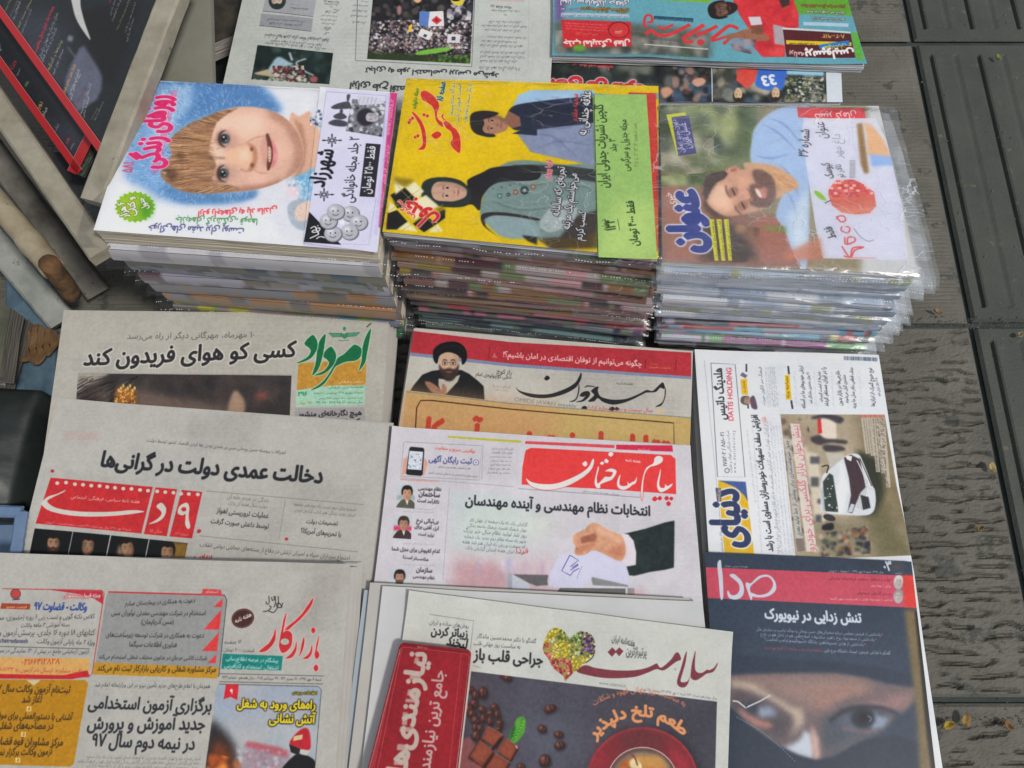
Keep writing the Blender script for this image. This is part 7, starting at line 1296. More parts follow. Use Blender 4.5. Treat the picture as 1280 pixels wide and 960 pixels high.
# red plastic covered booklet
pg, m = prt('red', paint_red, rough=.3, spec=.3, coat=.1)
rq = quad((500, 803), (589, 813), (571, 970), (457, 970), .106, .31)
def rounded(q, r, n=6):
    P_ = []
    for k in range(4):
        c, a, b = q[k], q[k - 1], q[(k + 1) % 4]; da = (a - c) / np.linalg.norm(a - c); db = (b - c) / np.linalg.norm(b - c)
        for i in range(n + 1):
            t = i / n; P_.append((c + da * r) * (1 - t) ** 2 + c * 2 * t * (1 - t) + (c + db * r) * t * t)
    return np.array(P_)
def booklet():
    r = empty('booklet', rq.mean(0) - np.array([0, 0, .0125]), label='thick red plastic covered booklet with grey vertical lettering lying on the newspapers', cat='booklet')
    prof = [(.0, -.0125), (-.0006, -.011), (-.0008, -.003), (0, -.0009), (.0025, 0), (.006, .0003), (.0075, .0001)]
    V = []; UV = []; F = []; ring0 = rounded(rq, .006); c = ring0.mean(0); n = len(ring0)
    for ins, dz in prof:
        for p in ring0:
            d = c - p; d[2] = 0; d /= np.linalg.norm(d); w = p + d * ins + np.array([0, 0, dz]); V.append(w); UV.append(pg.uvw(w))
    for l in range(len(prof) - 1):
        for i in range(n): j = (i + 1) % n; F.append((l * n + j, (l + 1) * n + j, (l + 1) * n + i, l * n + i))
    F.append(tuple((len(prof) - 1) * n + i for i in range(n))[::-1]); F.append(tuple(range(n)))
    mesh_obj('cover', V, F, m, r, uv=UV, smooth=False)
    # welded rim of the plastic jacket: a raised bead round the top
    V = []; F = []; ns = 6
    for i, p in enumerate(ring0):
        d = c - p; d[2] = 0; d /= np.linalg.norm(d)
        for s in range(ns): a = 2 * PI * s / ns; V.append(p + d * (.0042 + .0007 * math.cos(a)) + np.array([0, 0, .0003 + .0007 * math.sin(a)]))
    for i in range(n):
        for s in range(ns): j = (i + 1) % n; t = (s + 1) % ns; F.append((i * ns + s, i * ns + t, j * ns + t, j * ns + s))
    mesh_obj('welded_rim', V, F, mat('red_rim', (.42, .05, .06), .25, .6), r, smooth=True)
    V = []; F = []
    g = random.Random(2)
    jk = mat('scuffed_clear_plastic', (.5, .3, .3), .25, .5)
booklet()

# ================================================================== BAGGED MAGAZINES
def vcol_mat(name, rough=.35, spec=.4):
    m = mat(name, rough=rough, spec=spec); a = nd(m, 'ShaderNodeAttribute'); a.attribute_name = 'Col'; lk(m, a.outputs['Color'], P(m).inputs['Base Color']); return m
M_cover = vcol_mat('plain_cover')
def bag_mat(name, haze, gloss, rough, tint=(.92, .93, .95), bscale=30, bstr=.7, crease=.3):
    m = bpy.data.materials.new(name); m.use_nodes = True; nt = m.node_tree; nt.nodes.remove(nt.nodes['Principled BSDF']); out = nt.nodes['Material Output']
    tr = nd(m, 'ShaderNodeBsdfTransparent'); tr.inputs[0].default_value = (.985, .985, .985, 1)
    gl = nd(m, 'ShaderNodeBsdfGlossy'); gl.inputs['Roughness'].default_value = rough; gl.inputs[0].default_value = (1, 1, 1, 1)
    df = nd(m, 'ShaderNodeBsdfDiffuse'); df.inputs[0].default_value = (*tint, 1)
    fr = nd(m, 'ShaderNodeFresnel'); fr.inputs[0].default_value = 1.5; mu = nd(m, 'ShaderNodeMath', operation='MULTIPLY'); mu.inputs[1].default_value = gloss; mu.use_clamp = True
    m1 = nd(m, 'ShaderNodeMixShader'); m2 = nd(m, 'ShaderNodeMixShader')
    tc = nd(m, 'ShaderNodeTexCoord'); mp = nd(m, 'ShaderNodeMapping'); mp.inputs['Scale'].default_value = (1, 2.2, 1); mp.inputs['Rotation'].default_value = (0, 0, .5); lk(m, tc.outputs['Object'], mp.inputs[0])
    n = nd(m, 'ShaderNodeTexNoise'); n.inputs['Scale'].default_value = bscale; n.inputs['Detail'].default_value = 5; n.inputs['Distortion'].default_value = 1.2; lk(m, mp.outputs[0], n.inputs[0])
    v = nd(m, 'ShaderNodeTexVoronoi'); v.feature = 'DISTANCE_TO_EDGE'; v.inputs['Scale'].default_value = bscale * .9; lk(m, mp.outputs[0], v.inputs[0])
    ad = nd(m, 'ShaderNodeMath', operation='ADD'); lk(m, n.outputs[0], ad.inputs[0]); lk(m, v.outputs['Distance'], ad.inputs[1])
    bp = nd(m, 'ShaderNodeBump'); bp.inputs['Strength'].default_value = bstr; bp.inputs['Distance'].default_value = .004; lk(m, ad.outputs[0], bp.inputs['Height'])
    for s_ in (gl, fr): lk(m, bp.outputs[0], s_.inputs['Normal'])
    n2 = nd(m, 'ShaderNodeTexNoise'); n2.inputs['Scale'].default_value = 14; n2.inputs['Detail'].default_value = 6; n2.inputs['Roughness'].default_value = .7; lk(m, mp.outputs[0], n2.inputs[0])
    mr = nd(m, 'ShaderNodeMapRange'); mr.inputs[1].default_value = .4; mr.inputs[2].default_value = .72; mr.inputs[3].default_value = haze * .5; mr.inputs[4].default_value = haze * 2.2; lk(m, n2.outputs[0], mr.inputs[0])
    # fine crease lines, their wrinkle highlights put in as white colour
    nv = nd(m, 'ShaderNodeTexNoise'); nv.inputs['Scale'].default_value = 9; nv.inputs['Detail'].default_value = 3; lk(m, mp.outputs[0], nv.inputs[0]); va = nd(m, 'ShaderNodeVectorMath', operation='MULTIPLY_ADD'); lk(m, nv.outputs['Color'], va.inputs[0]); va.inputs[1].default_value = (.16, .16, .16); lk(m, mp.outputs[0], va.inputs[2])
    vv = nd(m, 'ShaderNodeTexVoronoi'); vv.feature = 'DISTANCE_TO_EDGE'; vv.inputs['Scale'].default_value = 24; lk(m, va.outputs[0], vv.inputs[0]); vr = nd(m, 'ShaderNodeMapRange'); vr.inputs[1].default_value = 0; vr.inputs[2].default_value = .022; vr.inputs[3].default_value = 1; vr.inputs[4].default_value = 0; lk(m, vv.outputs['Distance'], vr.inputs[0])
    n4 = nd(m, 'ShaderNodeTexNoise'); n4.inputs['Scale'].default_value = 11; n4.inputs['Detail'].default_value = 2; lk(m, tc.outputs['Object'], n4.inputs[0]); v4 = nd(m, 'ShaderNodeMapRange'); v4.inputs[1].default_value = .48; v4.inputs[2].default_value = .7; v4.inputs[4].default_value = crease; lk(m, n4.outputs[0], v4.inputs[0])
    cm = nd(m, 'ShaderNodeMath', operation='MULTIPLY_ADD'); lk(m, vr.outputs[0], cm.inputs[0]); lk(m, v4.outputs[0], cm.inputs[1]); lk(m, mr.outputs[0], cm.inputs[2]); cm.use_clamp = True
    lk(m, fr.outputs[0], mu.inputs[0]); lk(m, mu.outputs[0], m1.inputs[0]); lk(m, tr.outputs[0], m1.inputs[1]); lk(m, gl.outputs[0], m1.inputs[2])
    lk(m, cm.outputs[0], m2.inputs[0]); lk(m, m1.outputs[0], m2.inputs[1]); lk(m, df.outputs[0], m2.inputs[2]); lk(m, m2.outputs[0], out.inputs[0])
    return m
M_bagA = bag_mat('clear_bag', .006, .5, .12, bscale=12, bstr=.15, crease=.12); M_bagB = bag_mat('crinkled_bag', .006, .6, .12, bscale=22, bstr=.5, crease=.35); M_bagC = bag_mat('glare_veiled_bag', .05, 1.0, .2, tint=(.84, .91, .98), bscale=16, bstr=.45, crease=.55)  # last bag: bluish white haze is glare on the plastic, put in as colour
M_bagD = bag_mat('glare_veiled_hem', .11, .7, .22, tint=(.80, .88, .98), bscale=14, bstr=.3, crease=.25)  # hems whitened likewise, bright reflection put into the diffuse colour
M_bagE = bag_mat('brown_hem', .015, .6, .2, bscale=18, bstr=.4, crease=.3)
M_seam = mat('bag_seam', (.80, .82, .84), .3, .6)
M_staple = mat('staple', (.5, .5, .5), .3, .6, metal=1)
def bag(parent, q, t, m, over, seed, top=False, sag=True):
    """thin plastic bag round a magazine; over = how far it reaches past the left, right, back and front of q"""
    g = random.Random(seed); l, r, b, f = over
    ux = (q[1] - q[0]) / np.linalg.norm(q[1] - q[0]); uy = (q[0] - q[3]) / np.linalg.norm(q[0] - q[3])
    Q = np.array([q[0] - ux * l + uy * b, q[1] + ux * r + uy * b, q[2] + ux * r * 1.15 - uy * f, q[3] - ux * l - uy * f])
    nx, ny = (44, 26) if top else (34, 9); W = np.linalg.norm(Q[1] - Q[0]); D = np.linalg.norm(Q[0] - Q[3]); N = vnoise(ny + 1, nx + 1, 3.0, seed, 3); N2 = vnoise(ny + 1, nx + 1, 6, seed + 5, 2)
    V = []
    vs = [0, .25, .5, .75] + list(np.linspace(.86, 1, ny - 3)) if not top else list(np.linspace(0, .9, ny - 4)) + [.93, .955, .98, .992, 1]
    for j, v in enumerate(vs):
        for i in range(nx + 1):
            u = i / nx; p = bil(Q, u, v).copy()
            dx = max(0, l / W - u, u - (1 - r / W)) * W; dy = max(0, b / D - v, v - (1 - f / D)) * D
            p[2] += .0014 + (.0006 if dx == 0 and dy == 0 and top else .0016) * N[j, i] - (min(t * .75, dy * .8) if dy > 0 else 0) - min(t * .8, dx * .28)
            if dx > 0 or dy > 0: p += np.array([(N2[j, i] - .5) * .005, (N[j, i] - .5) * .004, (N2[j, i] - .5) * .003])
            V.append(p)
    n1 = nx + 1; F = [(j * n1 + i, (j + 1) * n1 + i, (j + 1) * n1 + i + 1, j * n1 + i + 1) for j in range(len(vs) - 1) for i in range(nx)]
    o = mesh_obj('plastic_bag', V, F, m, parent, smooth=True)
    # perforated weld along the front hem (and the back of a top bag)
    for row in ((len(vs) - 2, len(vs) - 1), (1, 0))[: 2 if top else 1]:
        A = [V[row[0] * n1 + i] for i in range(n1)]; B = [V[row[1] * n1 + i] for i in range(n1)]
        SV = []; SF = []; nd_ = int(W / .0030)
        for s in range(nd_):
            if g.random() < .35 + (.6 if (s // 11 + seed) % 3 == 2 else 0): continue
            u = (s + .2) / nd_ * nx; i = min(nx - 1, int(u)); fr = u - i; du = .0024 / W * nx
            a = A[i] * (1 - fr) + A[i + 1] * fr; c2 = B[i] * (1 - fr) + B[i + 1] * fr; e = (A[i + 1] - A[i]) * du * .6; w = (c2 - a); w = w / max(1e-6, np.linalg.norm(w)) * .0007; k = len(SV)
            up = np.array([0, 0, .0005]); SV += [a + up, a + e + up, a + e + w + up, a + w + up]; SF.append((k, k + 1, k + 2, k + 3))
        if SV: mesh_obj('weld_seam', SV, SF, M_seam, o) if False else seam(o, parent, SV, SF)
    return o
def seam(o, root, SV, SF):
    SV = [v - np.array(root.location) for v in SV]; me = bpy.data.meshes.new('weld_seam'); me.from_pydata([tuple(v) for v in SV], [], SF); me.materials.append(M_seam)
    return tag(link(bpy.data.objects.new('weld_seam', me), o), kind='stuff')
def lin(c): c = np.array(c) / 255; return tuple(np.where(c <= .04045, c / 12.92, ((c + .055) / 1.055) ** 2.4))
def strip_colors(palette, g, n=15):
    cuts = sorted([0, 1] + [g.random() for _ in range(n - 1)]); cs = [lin(g.choice(palette)) for _ in range(n + 1)]
    def f(u, v):
        for k in range(len(cuts) - 1):
            if u <= cuts[k + 1]: return cs[k]
        return cs[-1]
    return f
def bagged(label, group, q, t, pagemat, page, colors, bagm, over, seed, top=False, pg_edge=None, extra=None):
    r = empty('bagged_magazine', q.mean(0) - np.array([0, 0, t]), label=label, cat='magazine', group=group)
    if pagemat is not None: sheet('cover', r, q, pagemat, page, seed=seed, amp=.0003)
    else: sheet('cover', r, q, M_cover, None, n=(60, 3), amp=.0002, seed=seed, colors=colors)
    block('pages', r, q, t * .9, pg_edge or M_white_e, seed=seed, seg=10)
    if colors is not None:       # the cover wraps the front edge as a spine
        n = 60; V = []; F = []
        a, b = q[3], q[2]; out = (q[3] - q[0]) / np.linalg.norm(q[3] - q[0]) * .0006
        for i in range(n):
            p = a + (b - a) * i / (n - 1); V += [p + out + np.array([0, 0, .0004]), p + out * 2.2 + np.array([0, 0, -t * .45]), p + out + np.array([0, 0, -t * .88])]
        for i in range(n - 1):
            k = i * 3; F += [(k, k + 1, k + 4, k + 3), (k + 1, k + 2, k + 5, k + 4)]
        o = mesh_obj('spine', V, F, M_cover, r, smooth=True); at_ = o.data.color_attributes.new('Col', 'FLOAT_COLOR', 'POINT')
        for i in range(n):
            c = colors(i / (n - 1), 1)
            c2 = colors((i / (n - 1) * 1.7 + .31) % 1, 1)
            for s in range(3): at_.data[i * 3 + s].color = (*(c if s == 0 else tuple(.55 * q + .10 for q in c) if s == 1 else tuple(q * .7 for q in c2)), 1)
    if extra: extra(r)
    bag(r, q, t, bagm, over, seed, top)
    return r
def bagstack(q, z1, n, page, pmat, toplabel, under, group, pals, bagm, over, seed, drift, cols_top=None, extra=None, edge=None, ts=None, tint=None, yj=.004):
    slip = 0; g = random.Random(seed); z = z1; ts = ts or [1] * n; tot = sum(ts)
    for k in range(n):
        t = ts[k] / tot * z1; f = 1 - z / z1
        if k == 0: bagged(toplabel, group, q, t - .0005, pmat, page, None, bagm, over, seed, True, extra=extra, pg_edge=edge)
        else:
            qq = q.copy(); qq[:, 2] = z; slip = slip * .6 + g.uniform(-yj, yj); qq = moved(qq, drift[0] * f + g.uniform(-.006, .006), drift[1] * f + slip, 0, g.uniform(-1.6, 1.6))
            pal, cname = pals[min(len(pals) - 1, int(f * len(pals)))]
            ov = tuple(max(.003, o_ + g.uniform(-.003, .004)) for o_ in over[:3]) + (g.choice((.002, .003, .004, .009)),)
            bagged(under % (ORD[k], cname), group, qq, t - .0004, None, None, strip_colors(pal, g), {M_bagC: M_bagD, M_bagB: M_bagE}.get(bagm, bagm), ov, seed + k, False, pg_edge=edge)
        z -= t
ZT = .2635
# child cover
pg, m = prt('child', paint_child, rough=.35, spec=.2)
qc = quad((177, 100), (494, 116), (472, 315), (117, 288), ZT)
def insert_c(r): sheet('insert_sheet', r, quad((400, 109), (497, 116.5), (470.5, 316), (379, 304), ZT + .0012), m, pg, n=(10, 16), amp=.0006, lift=.0006)
WH = (222, 222, 228); GB = (130, 136, 138)
pals = [([WH, WH, (190, 190, 200)], 'white'), ([(60, 90, 120), (150, 160, 180), (120, 120, 112), (170, 176, 186), (130, 128, 118)], 'blue grey'), ([(130, 124, 112), (110, 90, 100), (150, 146, 140), (190, 188, 206)], 'dull maroon'), ([(160, 150, 130), (120, 112, 110), (176, 130, 90), (140, 140, 150)], 'beige'), ([(60, 140, 160), (206, 196, 60), (150, 160, 190), (150, 180, 40), (170, 150, 150), (150, 140, 130)], 'multicoloured'), ([(90, 130, 90), (60, 110, 80), (130, 150, 110)], 'green')]
bagstack(qc, ZT, 11, pg, m, 'bagged magazine with a child in a blue fur hat and a white picture slip', '%s magazine down in the pile under the child cover, %s edge', 'bagged magazines under the child cover', pals, M_bagA, (.020, .012, .006, .012), 200, (-.004, .012), extra=insert_c, edge=M_cream_e, ts=[1.1, 1.1, 1, 1, 1, 1.1, 1, .8, .8, .7, .6], yj=.006)
# yellow cover
pg, m = prt('yellow', paint_yellow, rough=.35, spec=.15)
qy = quad((508, 98), (823, 108), (823, 323), (478, 290), ZT)
def insert_y(r): sheet('price_sheet', r, quad((743, 118), (808, 118.5), (822, 324.5), (748, 322), ZT + .0014), m, pg, n=(8, 16), amp=.0006, lift=.0006)
br = [(130, 84, 74), (170, 130, 116), (80, 46, 56), (176, 166, 166), (140, 100, 56), (196, 150, 156), (60, 50, 54), (110, 130, 90)]
pals = [([(120, 120, 130), (150, 150, 160), (90, 60, 76), (60, 90, 60)], 'grey violet'), (br, 'brownish'), (br + [(150, 130, 40)], 'mixed brown'), (br, 'rosy brown'), ([(140, 110, 60), (110, 70, 80), (130, 120, 110)], 'ochre'), ([(190, 50, 60), (60, 70, 80), (206, 120, 150), (90, 110, 90)], 'red spotted'), ([(50, 60, 90), (110, 140, 120), (130, 150, 160), (90, 80, 110)], 'dark blue and pale green'), ([(60, 70, 80), (110, 140, 140), (90, 110, 100)], 'slate')]
bagstack(qy, ZT, 24, pg, m, 'bagged yellow magazine with a man and a scarfed woman and a green price sheet', '%s magazine down in the pile under the yellow cover, %s edge', 'bagged magazines under the yellow cover', pals, M_bagB, (.005, .006, .006, .010), 300, (.016, -.004), extra=insert_y, yj=.005)
# smiling man cover
pg, m = prt('man', paint_man, rough=.35, spec=.15)
qm = quad((825, 131), (1098, 133), (1148, 344), (828, 327), ZT)
bl = [(186, 202, 222), (206, 216, 232), (166, 184, 208), (220, 224, 232), (150, 164, 184)]
pals = [(bl + [(90, 90, 110), (170, 180, 80)], 'pale blue'), (bl, 'whitish blue'), (bl + [(170, 180, 130)], 'milky'), (bl, 'silvery blue'), ([(60, 170, 215), (110, 190, 220), (60, 60, 70), (216, 216, 90), (190, 200, 215), (206, 70, 80)], 'turquoise and dark'), ([(20, 150, 84), (226, 206, 226), (190, 110, 166), (150, 206, 140), (210, 214, 226)], 'green and lilac'), ([(50, 40, 54), (170, 130, 170), (206, 214, 220), (90, 130, 130)], 'dark and lilac')]
bagstack(qm, ZT, 19, pg, m, 'bagged magazine with a smiling bearded man and a white price slip', '%s magazine down in the pile under the smiling man cover, %s edge', 'bagged magazines under the smiling man cover', pals, M_bagC, (.004, .022, .006, .010), 400, (.040, .004), edge=M_white_e, yj=.005)

# ================================================================== NEWSPAPERS BEHIND THE MAGAZINES
pg, m = prt('back', paint_back)
qb = quad((303, 0), (686, 0), (686, 96), (280, 101), .20, .17); up = (qb[0] - qb[3]); upn = up / np.linalg.norm(up); rt = (qb[1] - qb[2]) / np.linalg.norm(qb[1] - qb[2])
qb = np.array([qb[3] + upn * .40, qb[2] + upn * .40, qb[2], qb[3]]); qb[1] = qb[0] + (qb[2] - qb[3])
pile(qb, .20, 0, 14, pg, m, 'upside down newspaper with a crowd photograph behind the yellow magazine', '%s newspaper down in the pile behind the child magazine', 'newspapers in the back left pile', M_news, M_news_e, 90, .002, (-.004, 0))
pg, m = prt('sportunder', paint_sportunder)
qs = quad((689, 30), (1048, 30), (1053, 128), (687, 128), .19); L_ = .34
def backward(q, L_):
    d0 = (q[0] - q[3]) / np.linalg.norm(q[0] - q[3]); d1 = (q[1] - q[2]) / np.linalg.norm(q[1] - q[2]); return np.array([q[3] + d0 * L_, q[2] + d1 * L_, q[2], q[3]])
pile(backward(qs, .34), .19, 0, 12, pg, m, 'football newspaper with a player in blue numbered 33, half hidden', '%s newspaper down in the pile behind the smiling man magazine', 'newspapers in the back right pile', M_newsw, M_white_e, 110, .002, (0, .002))
pg, m = prt('sport', paint_sport)
newspaper('colourful sports newspaper with a player in red, upside down at the top', None, backward(quad((691, 0), (1060, 0), (1082, 83), (690, 70), .2055), .32), .012, m, pg, M_white_e, seed=130, curl=[(.3, 1, .25, .004), (1, 1, .2, .004)])

# ================================================================== LEFT: STEEL RACK WITH FILM MAGAZINES
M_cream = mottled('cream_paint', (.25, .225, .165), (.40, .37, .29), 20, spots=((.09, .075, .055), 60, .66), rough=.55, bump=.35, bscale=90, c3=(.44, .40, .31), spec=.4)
M_creamd = mottled('grimy_shaded_paint', (.06, .055, .045), (.20, .19, .16), 14, spots=((.04, .035, .03), 30, .6), rough=.7, bump=.4, bscale=80, c3=(.26, .25, .21))  # darker copy of the cream: grime, plus shade put into the colour
M_grey = mottled('grey_paint', (.20, .22, .20), (.33, .34, .31), 22, spots=((.10, .10, .085), 50, .62), rough=.5, bump=.3, bscale=80, c3=(.40, .40, .36))
M_rust = mottled('rusty_cream', (.42, .37, .26), (.30, .24, .15), 30, spots=((.045, .03, .02), 24, .56), rough=.6, bump=.5, bscale=90, c3=(.10, .07, .045))
M_rustd = mottled('rust', (.05, .04, .03), (.20, .10, .04), 60, rough=.8, bump=.6)
M_black = mat('black_void', (.012, .013, .014), .6, .3)
def beam(name, parent, p0, p1, w, h, m, roll=0, bev=.0025):
    p0, p1 = Vector(p0), Vector(p1); d = (p1 - p0); L = d.length; d.normalize(); side = d.cross(Vector((0, 0, 1))).normalized(); upv = side.cross(d).normalized()
    r = Matrix.Rotation(RD(roll), 3, d); side = r @ side; upv = r @ upv
    prof = [(-w / 2 + bev, 0), (w / 2 - bev, 0), (w / 2, -bev), (w / 2, -h), (-w / 2, -h), (-w / 2, -bev)]; ns = 24; V = []; g = random.Random(int(L * 1e4))
    for s in range(ns + 1):
        for (a, b) in prof: V.append(np.array(p0 + d * (L * s / ns) + side * (a + g.uniform(-.0003, .0003)) + upv * (b + g.uniform(-.0003, .0003))))
    k = len(prof); F = [(s * k + i, s * k + (i + 1) % k, (s + 1) * k + (i + 1) % k, (s + 1) * k + i) for s in range(ns) for i in range(k)]
    F.append(tuple(range(k))[::-1]); F.append(tuple(ns * k + i for i in range(k)))
    return mesh_obj(name, V, F, m, parent)
def tube(name, parent, pts, radii, m, ns=18, jitter=.0):
    V = []; F = []; g = random.Random(5); pts = [Vector(p) for p in pts]
    for i, p in enumerate(pts):
        d = (pts[min(i + 1, len(pts) - 1)] - pts[max(i - 1, 0)]).normalized(); s = d.cross(Vector((0, 0, 1))).normalized(); u = s.cross(d)
        for k in range(ns): a = 2 * PI * k / ns; V.append(np.array(p + (s * math.cos(a) + u * math.sin(a)) * (radii[i] + g.uniform(-jitter, jitter))))
    for i in range(len(pts) - 1):
        for k in range(ns): l = (k + 1) % ns; F.append((i * ns + k, i * ns + l, (i + 1) * ns + l, (i + 1) * ns + k))
    F.append(tuple(range(ns))[::-1]); F.append(tuple((len(pts) - 1) * ns + k for k in range(ns)))
    return mesh_obj(name, V, F, m, parent, smooth=True)
rack = empty('display_rack', (-.62, .5, 0), label='cream painted steel rack with chipped bars left of the magazines', cat='rack')
a0, a1 = at(230, -60, .32), at(112, 250, .262)
beam('rail', rack, a0, a1, .026, .020, M_cream)
b0, b1 = at(-150, -80, .285), at(124, 316, .238)
beam('rail', rack, b0, b1, .026, .018, M_cream)
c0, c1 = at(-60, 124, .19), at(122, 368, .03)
beam('shaded_side_beam', rack, c0, c1, .030, .022, M_creamd)  # added beam standing in for the rail's shaded side, shade in its colour
d0, d1 = at(-70, 225, .12), at(78, 402, .028)
beam('foot_rail', rack, d0, d1, .036, .016, M_grey, roll=-12)
t0, t1 = np.array(at(-60, 186, .165)), np.array(at(68, 338, .14)); 
tube('sleeve', rack, [t0 + (t1 - t0) * s for s in np.linspace(0, 1, 22)], [.0145 + (.0012 if i in (16, 17) else 0) for i in range(22)], M_rust, jitter=.0003)
t2 = at(90, 368, .08); tube('sleeve_end', rack, [t1 + (t2 - t1) * s for s in np.linspace(-.3, 1, 8)], [.0115] * 8, M_rustd, jitter=.0006)
pan = [at(212, -40, .235), at(262, -40, .235), at(266, 110, .215), at(168, 112, .215)]
V = []
for p in pan: V += [p, p - np.array([0, 0, .012])]
mesh_obj('side_panel', V, [(0, 6, 4, 2), (1, 3, 5, 7), (0, 2, 3, 1), (2, 4, 5, 3), (4, 6, 7, 5), (6, 0, 1, 7)], mottled('panel_paint', (.24, .23, .18), (.30, .29, .25), 12, rough=.6, bump=.3, c3=(.20, .18, .13)), rack)
for p in ((-.86, .30), (-.88, .62), (-.62, .98), (-.36, .98)):
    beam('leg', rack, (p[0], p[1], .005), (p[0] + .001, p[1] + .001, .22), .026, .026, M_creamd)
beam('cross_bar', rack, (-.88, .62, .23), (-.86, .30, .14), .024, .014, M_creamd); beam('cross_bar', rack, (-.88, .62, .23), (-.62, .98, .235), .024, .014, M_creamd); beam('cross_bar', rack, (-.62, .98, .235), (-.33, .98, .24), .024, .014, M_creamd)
# plane of the leaning film magazines
C_, A_, B_ = at(117, 182, .245), at(0, 20, .245), at(185, 0, .290)
nrm = np.cross(A_ - C_, B_ - C_); nrm = nrm / np.linalg.norm(nrm); nrm = nrm if nrm[2] > 0 else -nrm
def film_mag(label, tiltp, corners, paint, key, t, seed):
    pg = paint(tiltp); m = pg.material(key, rough=.3, spec=.5, coat=.1); q = np.array([pg.world(*c) for c in corners]); r = empty('film_magazine', q.mean(0), label=label, cat='magazine', group='black film magazines in the rack')
    sheet('cover', r, q, m, pg, n=(20, 20), amp=.001, seed=seed); u = (q[1] - q[0]); 
    n_ = tiltp[1]; c = q.mean(0)
    V = []; F = []; lv = 9; seg = 12
    ring = [q[k] + (q[(k + 1) % 4] - q[k]) * s / seg for k in range(4) for s in range(seg)]; g = random.Random(seed)
    for l in range(lv):
        off = g.uniform(0, .002)
        for p in ring:
            d = (c - p) / np.linalg.norm(c - p); V.append(p + d * (.0006 + off) - n_ * (t * l / (lv - 1)))
    k = len(ring)
    for l in range(lv - 1):
        for i in range(k): j = (i + 1) % k; F.append((l * k + i, (l + 1) * k + i, (l + 1) * k + j, l * k + j))
    F.append(tuple(range(k))[::-1]); F.append(tuple((lv - 1) * k + i for i in range(k)))
    mesh_obj('pages', V, F, edge_mat('film_pages', (.10, .12, .09), (.03, .035, .03)), r)
    # red border strip along the lower edge of the cover, proud of it
    def strip(a, b, w):
        a, b = np.array(a), np.array(b); e = (b - a) / np.linalg.norm(b - a); s = np.cross(n_, e); s = s if np.dot(s, c - a) > 0 else -s
        V = []; ns = 16
        for i in range(ns + 1):
            p = a + (b - a) * i / ns; V += [p + n_ * .0018, p + s * w + n_ * .0018, p + s * (w + .0006) + n_ * .0018]
        F = [(3 * i, 3 * i + 1, 3 * i + 4, 3 * i + 3) for i in range(ns)] + [(3 * i + 1, 3 * i + 2, 3 * i + 5, 3 * i + 4) for i in range(ns)]
        o = mesh_obj('cover_border', V, F, [M_redb, M_redl], r, mi=[0] * ns + [1] * ns)
    strip(q[3], q[2], .0085)
    return r, q, strip
M_redb = mat('red_border', (.50, .025, .03), .35, .5); M_redl = mat('pink_line', (.55, .22, .22), .4, .4)
film_mag('upper black film magazine with a white crescent and a grey figure', (C_, nrm), [(-140, -190), (330, -260), (131, 201), (-60, -62)], paint_black, 'black_print', .012, 140)
C2 = C_ - nrm * .022
r2, q2, strip2 = film_mag('lower black film magazine mostly hidden, red border bent round its corner', (C2, nrm), [(-150, -150), (330, -260), (97, 219), (-60, 0)], paint_black2, 'black2_print', .012, 141)
strip2(q2[2], q2[2] + (q2[1] - q2[2]) * .13, .014)
# black slab put in for the shade of the gap below them
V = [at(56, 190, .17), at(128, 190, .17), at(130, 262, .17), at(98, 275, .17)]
gap_shade = mesh_obj('gap_shade', V + [v - np.array([0, 0, .02]) for v in V], [(0, 3, 2, 1), (4, 5, 6, 7), (0, 1, 5, 4), (1, 2, 6, 5), (2, 3, 7, 6), (3, 0, 4, 7)], mottled('black_gap_shade', (.018, .02, .021), (.04, .042, .045), 25, rough=.5), rack)
# old magazines standing in the gap beside the back pile
def thing_block(name, label, cat, q, t, m, em, seed, group=None):
    r = empty(name, q.mean(0) - np.array([0, 0, t]), label=label, cat=cat, group=group); sheet('cover', r, q, m, None, n=(12, 12), amp=.002, seed=seed); block('pages', r, q, t, em, seed=seed); return r
M_oldm = mottled('old_cover', (.03, .028, .026), (.10, .085, .06), 30, rough=.4, bump=.2, c3=(.25, .18, .05)); M_olive = mottled('olive_cover', (.06, .065, .045), (.12, .12, .08), 20, rough=.4, bump=.2)
M_darke = edge_mat('grimy_edge', (.16, .15, .13), (.06, .055, .05))
thing_block('old_magazine', 'worn brown edged magazine in the dark gap left of the back newspapers', 'magazine', quad((268, -60), (330, -60), (300, 40), (255, 60), .12), .03, M_oldm, M_news_e, 150)
thing_block('old_magazine', 'dark magazine lying lower in the gap behind the child magazine', 'magazine', quad((255, 30), (300, 30), (296, 120), (250, 120), .07), .03, M_black, edge_mat('dark_edge', (.10, .09, .08), (.03, .03, .03)), 151)
thing_block('old_magazine', 'olive magazine at the far left edge beside the dry leaf', 'magazine', quad((-60, 370), (14, 384), (0, 470), (-80, 465), .10), .03, M_olive, M_darke, 152)
q_ = quad((-60, 388), (26, 393), (1, 482), (-90, 480), .055); r = thing_block('old_magazine', 'grey bagged magazine under the olive one at the left edge', 'magazine', q_, .03, mottled('grey_cover', (.10, .11, .11), (.2, .2, .2), 20, rough=.3), M_darke, 153); bag(r, q_, .02, M_bagB, (.003, .005, .003, .003), 9)

